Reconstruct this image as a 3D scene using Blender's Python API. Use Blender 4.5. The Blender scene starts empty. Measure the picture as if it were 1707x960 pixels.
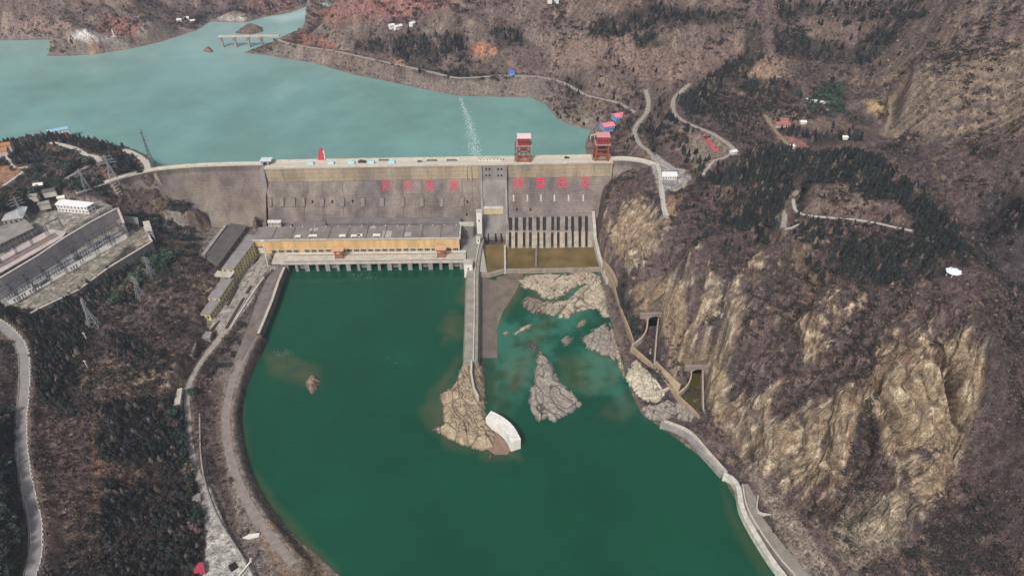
import bpy, bmesh, math, random
import numpy as np
from mathutils import Vector, Matrix

# ------------------------------------------------------------------ camera, world, sun, exposure
S = bpy.context.scene
FPX, CX, CY = 1139.0, 853.5, 480.0          # focal length and centre of the photograph, in its pixels
PITCH = math.radians(38.0)
CAMZ = 448.0
cam_d = bpy.data.cameras.new('camera'); cam = bpy.data.objects.new('camera', cam_d)
S.collection.objects.link(cam); S.camera = cam
cam.location = (0, 0, CAMZ); cam.rotation_euler = (math.radians(90) - PITCH, 0, 0)
cam_d.sensor_width = 36.0; cam_d.lens = 36.0 * FPX / 1707.0
cam_d.clip_start = 1.0; cam_d.clip_end = 60000

SUN_EL, SUN_ROT = math.radians(46), math.radians(203)
W = bpy.data.worlds.new('World'); S.world = W; W.use_nodes = True
nt = W.node_tree; nt.nodes.clear()
sky = nt.nodes.new('ShaderNodeTexSky'); sky.sky_type = 'NISHITA'; sky.sun_disc = False
sky.sun_elevation = SUN_EL; sky.sun_rotation = SUN_ROT
sky.air_density = 1.0; sky.dust_density = 4.0; sky.ozone_density = 1.0; sky.altitude = 300
hs = nt.nodes.new('ShaderNodeHueSaturation'); hs.inputs['Saturation'].default_value = 0.5
bgn = nt.nodes.new('ShaderNodeBackground'); bgn.inputs['Strength'].default_value = 0.056
wo = nt.nodes.new('ShaderNodeOutputWorld')
nt.links.new(sky.outputs[0], hs.inputs['Color']); nt.links.new(hs.outputs[0], bgn.inputs['Color'])
nt.links.new(bgn.outputs[0], wo.inputs['Surface'])
sun_d = bpy.data.lights.new('sun', 'SUN'); sun_d.energy = 1.5; sun_d.angle = math.radians(10); sun_d.color = (1, .965, .92)
sun = bpy.data.objects.new('sun', sun_d); S.collection.objects.link(sun)
sdir = Vector((math.sin(SUN_ROT) * math.cos(SUN_EL), math.cos(SUN_ROT) * math.cos(SUN_EL), math.sin(SUN_EL)))
sun.rotation_euler = sdir.to_track_quat('Z', 'Y').to_euler(); sun.location = sdir * 900
S.view_settings.view_transform = 'Standard'; S.view_settings.look = 'None'
S.view_settings.exposure = 1.26; S.view_settings.gamma = 1.0
S.view_settings.use_curve_mapping = False
S.cycles.use_denoising = True; S.cycles.denoiser = 'OPENIMAGEDENOISE'; S.cycles.denoising_input_passes = 'RGB_ALBEDO_NORMAL'; S.cycles.denoising_prefilter = 'NONE'
S.cycles.max_bounces = 5; S.cycles.diffuse_bounces = 2; S.cycles.glossy_bounces = 2
S.cycles.transparent_max_bounces = 6; S.cycles.volume_bounces = 0
random.seed(7); RNG = np.random.default_rng(11)

# ------------------------------------------------------------------ picture <-> world
cp, sp = math.cos(PITCH), math.sin(PITCH)
def ray(px, py):
    tx = (px - CX) / FPX; ty = (CY - py) / FPX
    return np.array([tx, cp + ty * sp, -sp + ty * cp])
def U(px, py, z):
    d = ray(px, py); t = (z - CAMZ) / d[2]
    return Vector((d[0] * t, d[1] * t, z))
def Uarr(px, py, z):
    tx = (px - CX) / FPX; ty = (CY - py) / FPX
    dz = -sp + ty * cp; t = (z - CAMZ) / dz
    return tx * t, (cp + ty * sp) * t
def proj(x, y, z):
    dz = z - CAMZ
    depth = y * cp - dz * sp; up = y * sp + dz * cp
    return CX + FPX * x / depth, CY - FPX * up / depth
def on_plane(px, py, p0, n):
    d = Vector(ray(px, py)); o = Vector((0, 0, CAMZ))
    return o + d * ((Vector(p0) - o).dot(n) / d.dot(n))

# ------------------------------------------------------------------ noise in numpy
_perm = np.random.default_rng(3).permutation(4096)
_ga = np.random.default_rng(4).uniform(0, 2 * np.pi, 4096)
_gx, _gy = np.cos(_ga), np.sin(_ga)
def perlin(x, y, seed=0):
    x = x + seed * 17.31; y = y - seed * 9.77
    xi = np.floor(x).astype(np.int64); yi = np.floor(y).astype(np.int64)
    xf = x - xi; yf = y - yi
    u = xf * xf * xf * (xf * (xf * 6 - 15) + 10); v = yf * yf * yf * (yf * (yf * 6 - 15) + 10)
    def g(ix, iy, dx, dy):
        h = _perm[(_perm[ix & 4095] + iy) & 4095]
        return _gx[h] * dx + _gy[h] * dy
    a = g(xi, yi, xf, yf); b = g(xi + 1, yi, xf - 1, yf)
    c = g(xi, yi + 1, xf, yf - 1); d = g(xi + 1, yi + 1, xf - 1, yf - 1)
    return (a + u * (b - a) + v * ((c + u * (d - c)) - (a + u * (b - a)))) * 1.5
def fbm(x, y, lam, octv=4, seed=0, gain=.5, ridged=False):
    s = np.zeros_like(x); amp = 1.0; f = 1.0 / lam; tot = 0
    for o in range(octv):
        n = perlin(x * f, y * f, seed + o * 3)
        if ridged: n = 1 - 2 * np.abs(n)
        s += amp * n; tot += amp; amp *= gain; f *= 2.03
    return s / tot
def sstep(a, b, x):
    t = np.clip((x - a) / (b - a), 0, 1); return t * t * (3 - 2 * t)
def inpoly(x, y, poly):
    r = np.zeros(x.shape, bool); n = len(poly)
    for i in range(n):
        x1, y1 = poly[i][0], poly[i][1]; x2, y2 = poly[(i + 1) % n][0], poly[(i + 1) % n][1]
        if y1 == y2: continue
        c = (y1 > y) != (y2 > y)
        r ^= c & (x < (x2 - x1) * (y - y1) / (y2 - y1) + x1)
    return r
def polydist(x, y, poly, closed=True):
    d = np.full(x.shape, 1e9); n = len(poly)
    for i in range(n if closed else n - 1):
        x1, y1 = poly[i][0], poly[i][1]; x2, y2 = poly[(i + 1) % n][0], poly[(i + 1) % n][1]
        L = (x2 - x1) ** 2 + (y2 - y1) ** 2 + 1e-9
        t = np.clip(((x - x1) * (x2 - x1) + (y - y1) * (y2 - y1)) / L, 0, 1)
        d = np.minimum(d, (x - x1 - t * (x2 - x1)) ** 2 + (y - y1 - t * (y2 - y1)) ** 2)
    return np.sqrt(d)
def signed(x, y, poly):                      # negative inside
    d = polydist(x, y, poly); return np.where(inpoly(x, y, poly), -d, d)
def worley(x, y, seed=0):
    xi = np.floor(x).astype(np.int64); yi = np.floor(y).astype(np.int64); f1 = np.full(x.shape, 9.0); f2 = f1.copy(); idr = np.zeros(x.shape)
    for ox in (-1, 0, 1):
        for oy in (-1, 0, 1):
            h = _perm[(_perm[(xi + ox + seed * 31) & 4095] + yi + oy) & 4095]; h2 = _perm[h]
            d = np.hypot(xi + ox + h / 4096.0 - x, yi + oy + h2 / 4096.0 - y); m = d < f1
            f2 = np.where(m, f1, np.minimum(f2, d)); idr = np.where(m, _perm[h2] / 4096.0, idr); f1 = np.where(m, d, f1)
    return idr, f2 - f1
def catmull(pts, step=4.0):
    pts = [np.array(p, float) for p in pts]; out = []
    for i in range(len(pts) - 1):
        p0 = pts[max(i - 1, 0)]; p1 = pts[i]; p2 = pts[i + 1]; p3 = pts[min(i + 2, len(pts) - 1)]
        n = max(2, int(np.linalg.norm((p2 - p1)[:2]) / step))
        for k in range(n):
            t = k / n
            out.append(.5 * ((2 * p1) + (-p0 + p2) * t + (2 * p0 - 5 * p1 + 4 * p2 - p3) * t * t + (-p0 + 3 * p1 - 3 * p2 + p3) * t ** 3))
    out.append(pts[-1]); return out

# ------------------------------------------------------------------ materials
def new_mat(name, rough=.9, spec=.2):
    m = bpy.data.materials.new(name); m.use_nodes = True
    b = m.node_tree.nodes['Principled BSDF']
    b.inputs['Roughness'].default_value = rough; b.inputs['Specular IOR Level'].default_value = spec
    return m, m.node_tree, b
def N(nt, typ, **kw):
    n = nt.nodes.new(typ)
    for k, v in kw.items():
        if k in n.inputs.keys() if hasattr(n.inputs, 'keys') else False: n.inputs[k].default_value = v
        else: setattr(n, k, v)
    return n
def noise_node(nt, scale, detail=4, rough=.6, vec=None, dist=0):
    n = nt.nodes.new('ShaderNodeTexNoise'); n.inputs['Scale'].default_value = scale
    n.inputs['Detail'].default_value = detail; n.inputs['Roughness'].default_value = rough
    n.inputs['Distortion'].default_value = dist
    if vec is None:
        g = nt.nodes.new('ShaderNodeNewGeometry'); vec = g.outputs['Position']
    nt.links.new(vec, n.inputs['Vector']); return n
def ramp(nt, fac, stops):
    r = nt.nodes.new('ShaderNodeValToRGB'); e = r.color_ramp.elements
    while len(e) < len(stops): e.new(.5)
    for i, (p, c) in enumerate(stops):
        e[i].position = p; e[i].color = (c[0], c[1], c[2], 1) if hasattr(c, '__len__') else (c, c, c, 1)
    nt.links.new(fac, r.inputs[0]); return r
def mix(nt, fac, a, b, mode='MIX'):
    m = nt.nodes.new('ShaderNodeMix'); m.data_type = 'RGBA'; m.blend_type = mode
    for sock, v in ((m.inputs[0], fac), (m.inputs[6], a), (m.inputs[7], b)):
        if hasattr(v, 'is_linked'): nt.links.new(v, sock)
        elif hasattr(v, '__len__'): sock.default_value = (v[0], v[1], v[2], 1)
        else: sock.default_value = v
    return m.outputs[2]
def bump(nt, b, height, strength=.5, dist=1.0):
    n = nt.nodes.new('ShaderNodeBump'); n.inputs['Strength'].default_value = strength; n.inputs['Distance'].default_value = dist
    nt.links.new(height, n.inputs['Height']); nt.links.new(n.outputs[0], b.inputs['Normal'])
MATS = {}
def weathered(name, col, dark=.6, scale=.35, streak=False, rough=.9, spec=.2, bmp=.15, lo=.38, hi=.62, lift=0):
    """a surface of one colour with uneven dirt"""
    if name in MATS: return MATS[name]
    m, t, b = new_mat(name, rough, spec)
    g = t.nodes.new('ShaderNodeNewGeometry')
    mp = t.nodes.new('ShaderNodeMapping'); t.links.new(g.outputs['Position'], mp.inputs[0])
    if streak: mp.inputs['Scale'].default_value = (1, 1, .13)
    n = noise_node(t, scale, 6, .65, mp.outputs[0])
    n2 = noise_node(t, scale * 7, 3, .6, g.outputs['Position'])
    r = ramp(t, n.outputs[0], [(lo, [c * dark for c in col]), (hi, col)])
    r2 = ramp(t, n2.outputs[0], [(.3, .78), (.7, 1.12)])
    col_ = mix(t, 1.0, r.outputs[0], r2.outputs[0], 'MULTIPLY')
    if lift:                                 # horizontal pour lines
        sx = t.nodes.new('ShaderNodeSeparateXYZ'); t.links.new(g.outputs['Position'], sx.inputs[0])
        q = t.nodes.new('ShaderNodeMath'); q.operation = 'DIVIDE'; q.inputs[1].default_value = lift; t.links.new(sx.outputs[2], q.inputs[0])
        fr = t.nodes.new('ShaderNodeMath'); fr.operation = 'FRACT'; t.links.new(q.outputs[0], fr.inputs[0])
        r3 = ramp(t, fr.outputs[0], [(.0, .74), (.22, 1.0)]); col_ = mix(t, 1.0, col_, r3.outputs[0], 'MULTIPLY')
        n3_ = noise_node(t, .022, 3, .5, g.outputs['Position']); r4 = ramp(t, n3_.outputs[0], [(.4, (.82, .80, .82)), (.6, (1.2, 1.15, 1.05))]); col_ = mix(t, 1.0, col_, r4.outputs[0], 'MULTIPLY')
    t.links.new(col_, b.inputs['Base Color'])
    if bmp: bump(t, b, n2.outputs[0], bmp, .3)
    MATS[name] = m; return m
def attr_mat(name, attr='Col', rough=.95, spec=.1, fine=.5, bscale=.6, bstr=.35, bdist=1.0, con=1.0):
    if name in MATS: return MATS[name]
    m, t, b = new_mat(name, rough, spec)
    a = t.nodes.new('ShaderNodeAttribute'); a.attribute_name = attr
    n = noise_node(t, fine, 5, .7); r = ramp(t, n.outputs[0], [(.32, 1 - .58 * con), (.68, 1 + .6 * con)]); nb = noise_node(t, fine * .3, 4, .65); rb = ramp(t, nb.outputs[0], [(.36, 1 - .34 * con), (.64, 1 + .32 * con)])
    t.links.new(mix(t, 1.0, mix(t, 1.0, a.outputs['Color'], r.outputs[0], 'MULTIPLY'), rb.outputs[0], 'MULTIPLY'), b.inputs['Base Color'])
    if bstr:
        n2 = noise_node(t, bscale, 5, .7); bump(t, b, n2.outputs[0], bstr, bdist)
    MATS[name] = m; return m

# ------------------------------------------------------------------ linking and labels
COL = S.collection
def tag(o, label=None, cat=None, group=None, kind=None):
    if label: o['label'] = label
    if cat: o['category'] = cat
    if group: o['group'] = group
    if kind: o['kind'] = kind
    return o
def empty(name, loc=(0, 0, 0), label=None, cat=None, group=None, rz=0):
    o = bpy.data.objects.new(name, None); COL.objects.link(o); o.location = loc; o.rotation_euler = (0, 0, rz)
    o.empty_display_size = 1; return tag(o, label, cat, group)
def link_mesh(name, verts, faces, mat, parent=None, cols=None, smooth=False):
    me = bpy.data.meshes.new(name)
    me.from_pydata([tuple(v) for v in verts], [], faces); me.update()
    mats = mat if isinstance(mat, (list, tuple)) else [mat]
    for q in mats: me.materials.append(q)
    o = bpy.data.objects.new(name, me); COL.objects.link(o)
    if parent: o.parent = parent
    if smooth: me.polygons.foreach_set('use_smooth', [True] * len(me.polygons))
    return o
def big_mesh(name, co, quads, mat, parent=None, col=None, smooth=True, tri=False, attrs=None):
    k = 3 if tri else 4
    me = bpy.data.meshes.new(name); nv, nf = len(co), len(quads)
    me.vertices.add(nv); me.vertices.foreach_set('co', np.ascontiguousarray(co, np.float32).ravel())
    me.loops.add(nf * k); me.loops.foreach_set('vertex_index', np.ascontiguousarray(quads, np.int32).ravel())
    me.polygons.add(nf); me.polygons.foreach_set('loop_start', np.arange(0, nf * k, k, dtype=np.int32))
    me.polygons.foreach_set('use_smooth', np.full(nf, smooth, bool))
    me.update(calc_edges=True); me.materials.append(mat)
    if col is not None:
        a = me.color_attributes.new('Col', 'FLOAT_COLOR', 'POINT')
        c4 = np.ones((nv, 4), np.float32); c4[:, :3] = col; a.data.foreach_set('color', c4.ravel())
    for nm, arr in (attrs or {}).items():
        a = me.attributes.new(nm, 'FLOAT', 'POINT'); a.data.foreach_set('value', arr.astype(np.float32))
    o = bpy.data.objects.new(name, me); COL.objects.link(o)
    if parent: o.parent = parent
    return o
class MB:
    """collects boxes, bars, prisms into ONE mesh"""
    def __init__(s): s.v = []; s.f = []; s.m = []
    def add(s, vs, fs, mi=0):
        b = len(s.v); s.v += [tuple(v) for v in vs]; s.f += [tuple(i + b for i in f) for f in fs]; s.m += [mi] * len(fs); return s
    def box(s, c, sx, sy, sz, rz=0, mi=0):       # centre of the base
        ca, sa = math.cos(rz), math.sin(rz); vs = []
        for z in (0, sz):
            for x, y in ((-1, -1), (1, -1), (1, 1), (-1, 1)):
                lx, ly = x * sx / 2, y * sy / 2
                vs.append((c[0] + lx * ca - ly * sa, c[1] + lx * sa + ly * ca, c[2] + z))
        return s.add(vs, [(3, 2, 1, 0), (4, 5, 6, 7), (0, 1, 5, 4), (1, 2, 6, 5), (2, 3, 7, 6), (3, 0, 4, 7)], mi)
    def prism(s, poly, z0, z1, mi=0):            # poly of (x,y), any winding
        a = sum(poly[i][0] * poly[(i + 1) % len(poly)][1] - poly[(i + 1) % len(poly)][0] * poly[i][1] for i in range(len(poly)))
        if a < 0: poly = poly[::-1]
        n = len(poly); vs = [(p[0], p[1], z0 if not callable(z0) else z0(p)) for p in poly] + [(p[0], p[1], z1 if not callable(z1) else z1(p)) for p in poly]
        return s.add(vs, [tuple(range(n))[::-1], tuple(range(n, 2 * n))] + [(i, (i + 1) % n, n + (i + 1) % n, n + i) for i in range(n)], mi)
    def bar(s, a, b, w, h=None, mi=0):
        a = Vector(a); b = Vector(b); d = (b - a).normalized(); h = h or w
        up = Vector((0, 0, 1)) if abs(d.z) < .95 else Vector((1, 0, 0))
        x = d.cross(up).normalized() * w / 2; y = x.cross(d).normalized() * h / 2
        vs = [a - x - y, a + x - y, a + x + y, a - x + y, b - x - y, b + x - y, b + x + y, b - x + y]
        return s.add(vs, [(0, 1, 2, 3), (7, 6, 5, 4), (0, 4, 5, 1), (1, 5, 6, 2), (2, 6, 7, 3), (3, 7, 4, 0)], mi)
    def hexa(s, p, mi=0):                        # 8 points: bottom 4, top 4 (same winding)
        return s.add(p, [(3, 2, 1, 0), (4, 5, 6, 7), (0, 1, 5, 4), (1, 2, 6, 5), (2, 3, 7, 6), (3, 0, 4, 7)], mi)
    def sweep(s, path, prof, closed=True, mi=0, caps=True):   # prof(i) -> list of 3d points at path index
        n = len(prof(0)); base = len(s.v)
        for i in range(len(path)): s.v += [tuple(q) for q in prof(i)]
        for i in range(len(path) - 1):
            for k in range(n if closed else n - 1):
                k2 = (k + 1) % n
                s.f.append((base + i * n + k, base + i * n + k2, base + (i + 1) * n + k2, base + (i + 1) * n + k)); s.m.append(mi)
        if closed and caps:
            s.f.append(tuple(base + k for k in range(n))[::-1]); s.m.append(mi)
            e = base + (len(path) - 1) * n; s.f.append(tuple(e + k for k in range(n))); s.m.append(mi)
        return s
    def build(s, name, mat, parent=None, smooth=False):
        o = link_mesh(name, s.v, s.f, mat, parent, smooth=smooth)
        if isinstance(mat, (list, tuple)): o.data.polygons.foreach_set('material_index', s.m)
        bm = bmesh.new(); bm.from_mesh(o.data); bmesh.ops.recalc_face_normals(bm, faces=bm.faces); bm.to_mesh(o.data); bm.free()
        if parent: o.matrix_parent_inverse = Matrix.Translation(parent.location).inverted() if parent.rotation_euler.z == 0 else (Matrix.Translation(parent.location) @ Matrix.Rotation(parent.rotation_euler.z, 4, 'Z')).inverted()
        return o
def wall_strip(mb, path, w, z0, z1, mi=0):
    """a wall along a ground path: z0, z1 numbers or lists"""
    P = [Vector(p) for p in path]; n = len(P)
    def fr(i):
        d = (P[min(i + 1, n - 1)] - P[max(i - 1, 0)]); d.z = 0; d.normalize(); r = Vector((d.y, -d.x, 0)) * w / 2
        a = z0[i] if hasattr(z0, '__len__') else z0; b = z1[i] if hasattr(z1, '__len__') else z1
        q = P[i]; l = q - r; k = q + r
        return [(l.x, l.y, a), (k.x, k.y, a), (k.x, k.y, b), (l.x, l.y, b)]
    return mb.sweep(P, fr, mi=mi)
# ------------------------------------------------------------------ terrain data (picture px, py, height)
Z_DN, Z_UP = 0.0, 38.0
DOWN_PX = [(474,449),(455,500),(432,555),(410,600),(396,650),(394,690),(400,730),(412,780),(430,820),(452,848),(480,882),(520,917),(570,962),(640,1020),(720,1100),(820,1300),
           (1560,1300),(1430,1100),(1360,1020),(1296,958),(1262,903),(1236,850),(1208,800),(1160,755),(1102,712),(1070,690),(1052,655),(1046,630),(1040,600),(1034,585),(1022,545),(1012,515),(1006,480),(1000,455),(985,425),(800,425),(780,440)]
UP_PX = [(-420,85),(-150,72),(0,68),(82,67),(96,72),(76,94),(110,94),(160,91),(215,82),(270,70),(330,50),(350,37),(410,38),(440,29),(480,23),(520,8),(546,5),(548,14),(520,30),(500,48),(470,62),(455,70),(430,80),(404,88),
         (440,92),(520,105),(590,125),(650,137),(720,152),(765,160),(830,162),(885,163),(910,175),(930,200),(960,212),(985,218),(975,240),(985,300),(985,311),(330,312),(262,305),(256,274),(240,256),(200,245),(150,233),(110,224),(60,228),(0,243),(-100,265),(-420,290)]
DOWN = [tuple(U(x, y, Z_DN)[:2]) for x, y in DOWN_PX]
UPW = [tuple(U(x, y, Z_UP)[:2]) for x, y in UP_PX]
CTRL = [ # left peninsula and dam end
(30,252,56),(100,236,56),(60,280,76),(0,272,75),(120,264,74),(150,252,66),(200,264,64),(235,272,64),(250,285,64),(185,292,72),(150,303,73),(100,302,76),(40,320,77),(0,340,78),(-100,300,80),(-200,330,85),(-400,330,90),
(205,332,58),(262,318,54),(300,348,30),(345,366,17),(385,366,15),(430,366,15),(322,402,21),(335,352,22),(230,352,40),(255,382,33),(300,382,20),(150,338,68),
# switchyards
(0,400,64),(50,400,64),(110,385,64),(150,365,64),(-150,470,64),(60,510,47),(130,460,47),(190,400,47),(240,395,47),(-100,580,52),
# left valley side
(80,535,40),(150,502,36),(220,452,33),(270,430,30),(250,500,28),(300,470,31),(280,420,29),(320,430,26),(350,425,15),(330,520,22),(345,540,12),(200,520,30),(260,560,28),(150,560,34),(100,600,40),(60,585,46),
(10,545,56),(35,590,55),(40,650,54),(35,700,54),(45,780,53),(60,860,52),(58,920,52),(50,960,52),(0,600,60),(0,750,62),(-150,700,82),(0,900,64),(-200,900,92),(-150,1100,82),(-400,700,120),
(100,750,44),(100,900,44),(160,700,39),(165,850,37),(240,610,36),(220,640,31),(230,740,24),(230,880,22),(300,650,16),(310,760,13),(320,860,12),(350,900,11),(370,950,11),(400,990,11),(100,1050,42),(230,1050,24),
(335,700,11),(370,700,8),(385,690,4),(345,790,11),(390,790,8),(412,810,3),(430,900,8),(472,915,3),(500,960,6),(355,620,11),(380,600,9),(440,470,11),(420,540,10),(400,480,12),(430,440,12),(560,1050,6),
# right abutment and the lower cliff
(995,400,20),(1010,440,10),(1030,450,17),(1030,400,34),(1045,330,58),(1080,300,71),(1100,340,75),(1115,364,74),(1105,310,73),(1150,330,82),(1200,300,92),(1120,290,73),(1150,290,76),(1010,350,42),
(1060,380,48),(1080,420,50),(1120,420,71),(1100,470,50),(1060,470,30),(1040,490,18),(1050,525,14),(1075,530,19),(1100,500,42),(1130,480,64),(1180,420,94),(1200,380,95),(1250,340,106),(1300,320,118),(1320,370,128),(1310,385,127),(1400,365,135),(1520,385,143),(1350,300,148),(1400,260,163),
(1250,290,108),(1130,245,78),(1180,220,95),(1215,245,98),(1185,270,84),(1120,262,75),(1120,175,95),(1140,200,97),(1215,265,98),
(1440,290,161),(1500,300,158),(1560,345,158),(1590,400,156),(1620,450,152),(1660,500,150),(1707,560,150),(1800,640,150),(1900,720,150),(2100,900,150),(1580,458,151),(1540,410,149),(1450,400,140),(1450,450,134),(1400,450,127),(1350,420,122),(1300,450,111),(1250,420,105),(1230,480,88),(1200,470,84),
(1150,540,50),(1180,600,38),(1130,600,24),(1200,560,60),(1250,560,74),(1250,640,55),(1200,680,22),(1215,640,36),(1280,600,76),(1350,550,104),(1400,520,116),(1500,500,132),(1600,500,146),(1650,560,140),(1550,560,129),(1450,580,110),(1500,620,106),
(1550,860,36),(1450,850,34),(1400,900,21),(1350,860,19),(1300,860,13),(1300,780,25),(1280,720,38),(1350,700,61),(1350,780,38),(1420,700,75),(1420,780,50),(1480,700,86),(1500,760,64),(1500,820,46),(1560,620,112),(1590,640,108),(1580,730,66),
(1650,700,76),(1700,650,97),(1650,620,100),(1650,800,57),(1700,800,64),(1700,900,50),(1600,900,40),(1650,960,37),(1500,960,23),(1400,960,11),(1450,1050,13),(1700,1050,40),(1850,800,92),(1850,1000,72),(2100,1100,100),
(1058,572,6),(1080,596,4),(1108,638,4),(1118,625,11),(1128,648,6),(1155,685,3),(1105,600,12),(1140,640,10),(1190,680,10),(1140,720,4),(1195,768,5),(1240,800,6),(1290,870,6),(1340,930,7),(1250,760,11),(1300,840,10),(1210,740,14),
# behind the right ridge
(1600,300,98),(1650,400,88),(1720,470,82),(1710,330,108),(1650,260,130),(1700,200,147),(1600,230,118),(1550,270,106),(1500,240,101),(1560,200,128),(1600,150,158),(1700,120,180),(1500,150,138),(1520,110,161),(1490,128,149),(1560,90,168),(1650,90,188),(1480,200,108),(1440,215,103),(1380,230,100),(1330,240,99),(1300,210,98),(1280,195,98),(1250,180,100),(1240,210,98),(1280,240,98),(1380,170,101),(1420,180,105),(1390,140,104),(1450,120,112),(1470,165,110),(1350,265,102),
(1430,100,108),(1350,90,125),(1340,60,148),(1400,40,150),(1450,50,160),(1500,60,150),(1300,80,140),(1270,60,150),(1260,30,170),(1200,50,152),(1800,400,130),(2000,300,190),(1900,200,230),
# far right bank
(1150,80,131),(1220,66,146),(1200,98,120),(1100,85,120),(1000,90,106),(1000,68,127),(950,85,98),(1050,120,86),(1100,150,88),(1080,160,82),(1180,150,100),(1230,150,104),(1180,120,108),
(480,72,54),(560,85,54),(660,107,57),(760,130,57),(830,127,60),(900,130,64),(940,140,65),(1000,165,67),(1040,180,70),(1060,210,72),(1080,180,76),(1075,150,82),(1090,250,73),(1060,240,66),(1010,220,46),(1020,240,58),(1000,200,54),(950,180,50),(980,190,54),(900,150,50),(1030,200,62),
(600,60,72),(700,90,74),(800,80,86),(700,50,90),(800,40,104),(900,50,112),(850,100,79),(900,90,84),(620,30,102),(560,40,75),(560,10,112),(700,10,128),(850,10,132),(1000,20,142),(1150,20,160),(1250,0,182),(1400,0,190),(1600,20,210),(1707,0,236),
(600,-30,150),(900,-40,170),(1200,-60,200),(1600,-60,245),(1900,50,260),(2000,-50,280),
# far left bank
(100,64,46),(150,62,50),(195,33,90),(220,64,52),(250,68,50),(180,86,43),(120,86,43),(300,44,52),(340,26,58),(250,24,84),(300,0,98),(150,20,98),(50,46,54),(0,48,50),(0,0,128),(100,0,118),(400,12,66),(450,2,88),(420,26,46),(-200,30,100),(-300,50,70),(300,-60,160),(0,-80,170),(500,-30,110)]

def rbf_setup():
    pts, hs_ = [], []
    for px, py, z in CTRL:
        p = U(px, py, z); pts.append((p.x, p.y)); hs_.append(z)
    for poly, z in ((DOWN, Z_DN), (UPW, Z_UP)):
        n = len(poly)
        for i in range(n):
            a = np.array(poly[i]); b = np.array(poly[(i + 1) % n]); L = np.linalg.norm(b - a)
            if L > 700: continue
            k = max(1, int(L / 55))
            for j in range(k):
                q = a + (b - a) * j / k
                if 600 < q[1] < 712 and -300 < q[0] < 95 and z == Z_DN and q[1] > 640: continue
                pts.append(tuple(q)); hs_.append(z)
    P_ = np.array(pts); H_ = np.array(hs_)
    for a in ((-3500, 300, 250), (3500, 300, 250), (-3500, 4000, 260), (3500, 4000, 280), (0, 4200, 260), (0, 8000, 260), (1500, 3000, 260), (-1500, 3000, 240), (-700, 60, 110), (900, 60, 160), (0, 60, 0), (120,60,0)):
        P_ = np.vstack([P_, a[:2]]); H_ = np.append(H_, a[2])
    sc = 300.0; c = 18.0 / sc
    d = np.sqrt(((P_[:, None] - P_[None]) ** 2).sum(-1) / sc ** 2 + c * c)
    n = len(P_); A = np.zeros((n + 3, n + 3)); A[:n, :n] = d - np.eye(n) * .012
    A[:n, n] = 1; A[:n, n + 1:] = P_ / sc; A[n:, :n] = A[:n, n:].T
    w = np.linalg.solve(A, np.append(H_, [0, 0, 0]))
    return P_, w, sc, c
RP, RW, RSC, RCC = rbf_setup()
def base_h(x, y):
    out = np.empty(x.shape); xf, yf, of = x.ravel(), y.ravel(), out.ravel(); n = len(RP)
    Px = (RP[:, 0] / RSC).astype(np.float32); Py = (RP[:, 1] / RSC).astype(np.float32); w32 = RW[:n].astype(np.float32)
    for i in range(0, len(xf), 20000):
        a = (xf[i:i + 20000] / RSC).astype(np.float32); b = (yf[i:i + 20000] / RSC).astype(np.float32)
        d = (a[:, None] - Px) ** 2; d += (b[:, None] - Py) ** 2; d += np.float32(RCC ** 2); np.sqrt(d, out=d)
        of[i:i + 20000] = d @ w32 + RW[n] + RW[n + 1] * a + RW[n + 2] * b
    return out

# flat pads: (picture polygon, height, blend metres)
PADS = [
 ('upper_yard', [(-120,520),(0,462),(108,394),(196,346),(170,336),(90,336),(60,350),(0,380),(-120,420)], 64, 3),
 ('lower_yard', [(-60,566),(0,514),(62,516),(130,482),(180,446),(252,402),(238,378),(200,366),(0,486),(-60,520)], 47, 3),
 ('office_row', [(345,545),(338,522),(380,478),(412,436),(418,395),(480,395),(474,440),(440,455),(420,500),(375,560)], 11, 4),
 ('gallery_yard', [(362,446),(335,428),(345,385),(375,368),(420,372),(418,398),(398,425)], 14, 10),
 ('plaza', [(330,800),(350,815),(375,880),(420,950),(450,1010),(330,1010),(345,900)], 11, 3),
 ('park', [(1285,200),(1440,205),(1500,232),(1440,250),(1330,250),(1290,232)], 99, 8),
 ('abutment_yard', [(1085,262),(1095,258),(1125,280),(1150,285),(1152,305),(1120,318),(1098,320),(1088,285)], 73, 3),
 ('left_temple', [(-30,270),(25,268),(30,290),(15,310),(-30,330)], 77, 6),
 ('sand_field', [(112,67),(126,57),(150,53),(205,63),(190,68)], 49, 22),
]
PADS_W = [(n, [tuple(U(px, py, z)[:2]) for px, py in poly], z, bl) for n, poly, z, bl in PADS]
PADS_W.append(('dam_foot', [(-288, 735), (-284, 640), (-275, 612), (60, 612), (92, 640), (96, 735)], -4, 14))
PADS_W.append(('wing_foot', [(-368, 677), (-288, 677), (-288, 735), (-368, 735)], 10, 6))
for px_, py_, z_, w_ in ((1090, 543, 3, 15), (1162.5, 630, 2, 13.5)):
    p_ = U(px_, py_, z_); PADS_W.append(('portal_bench', [(p_.x - w_, p_.y - 9), (p_.x + w_, p_.y - 9), (p_.x + w_, p_.y + 1.5), (p_.x - w_, p_.y + 1.5)], z_ + 9.0, 5))
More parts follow.
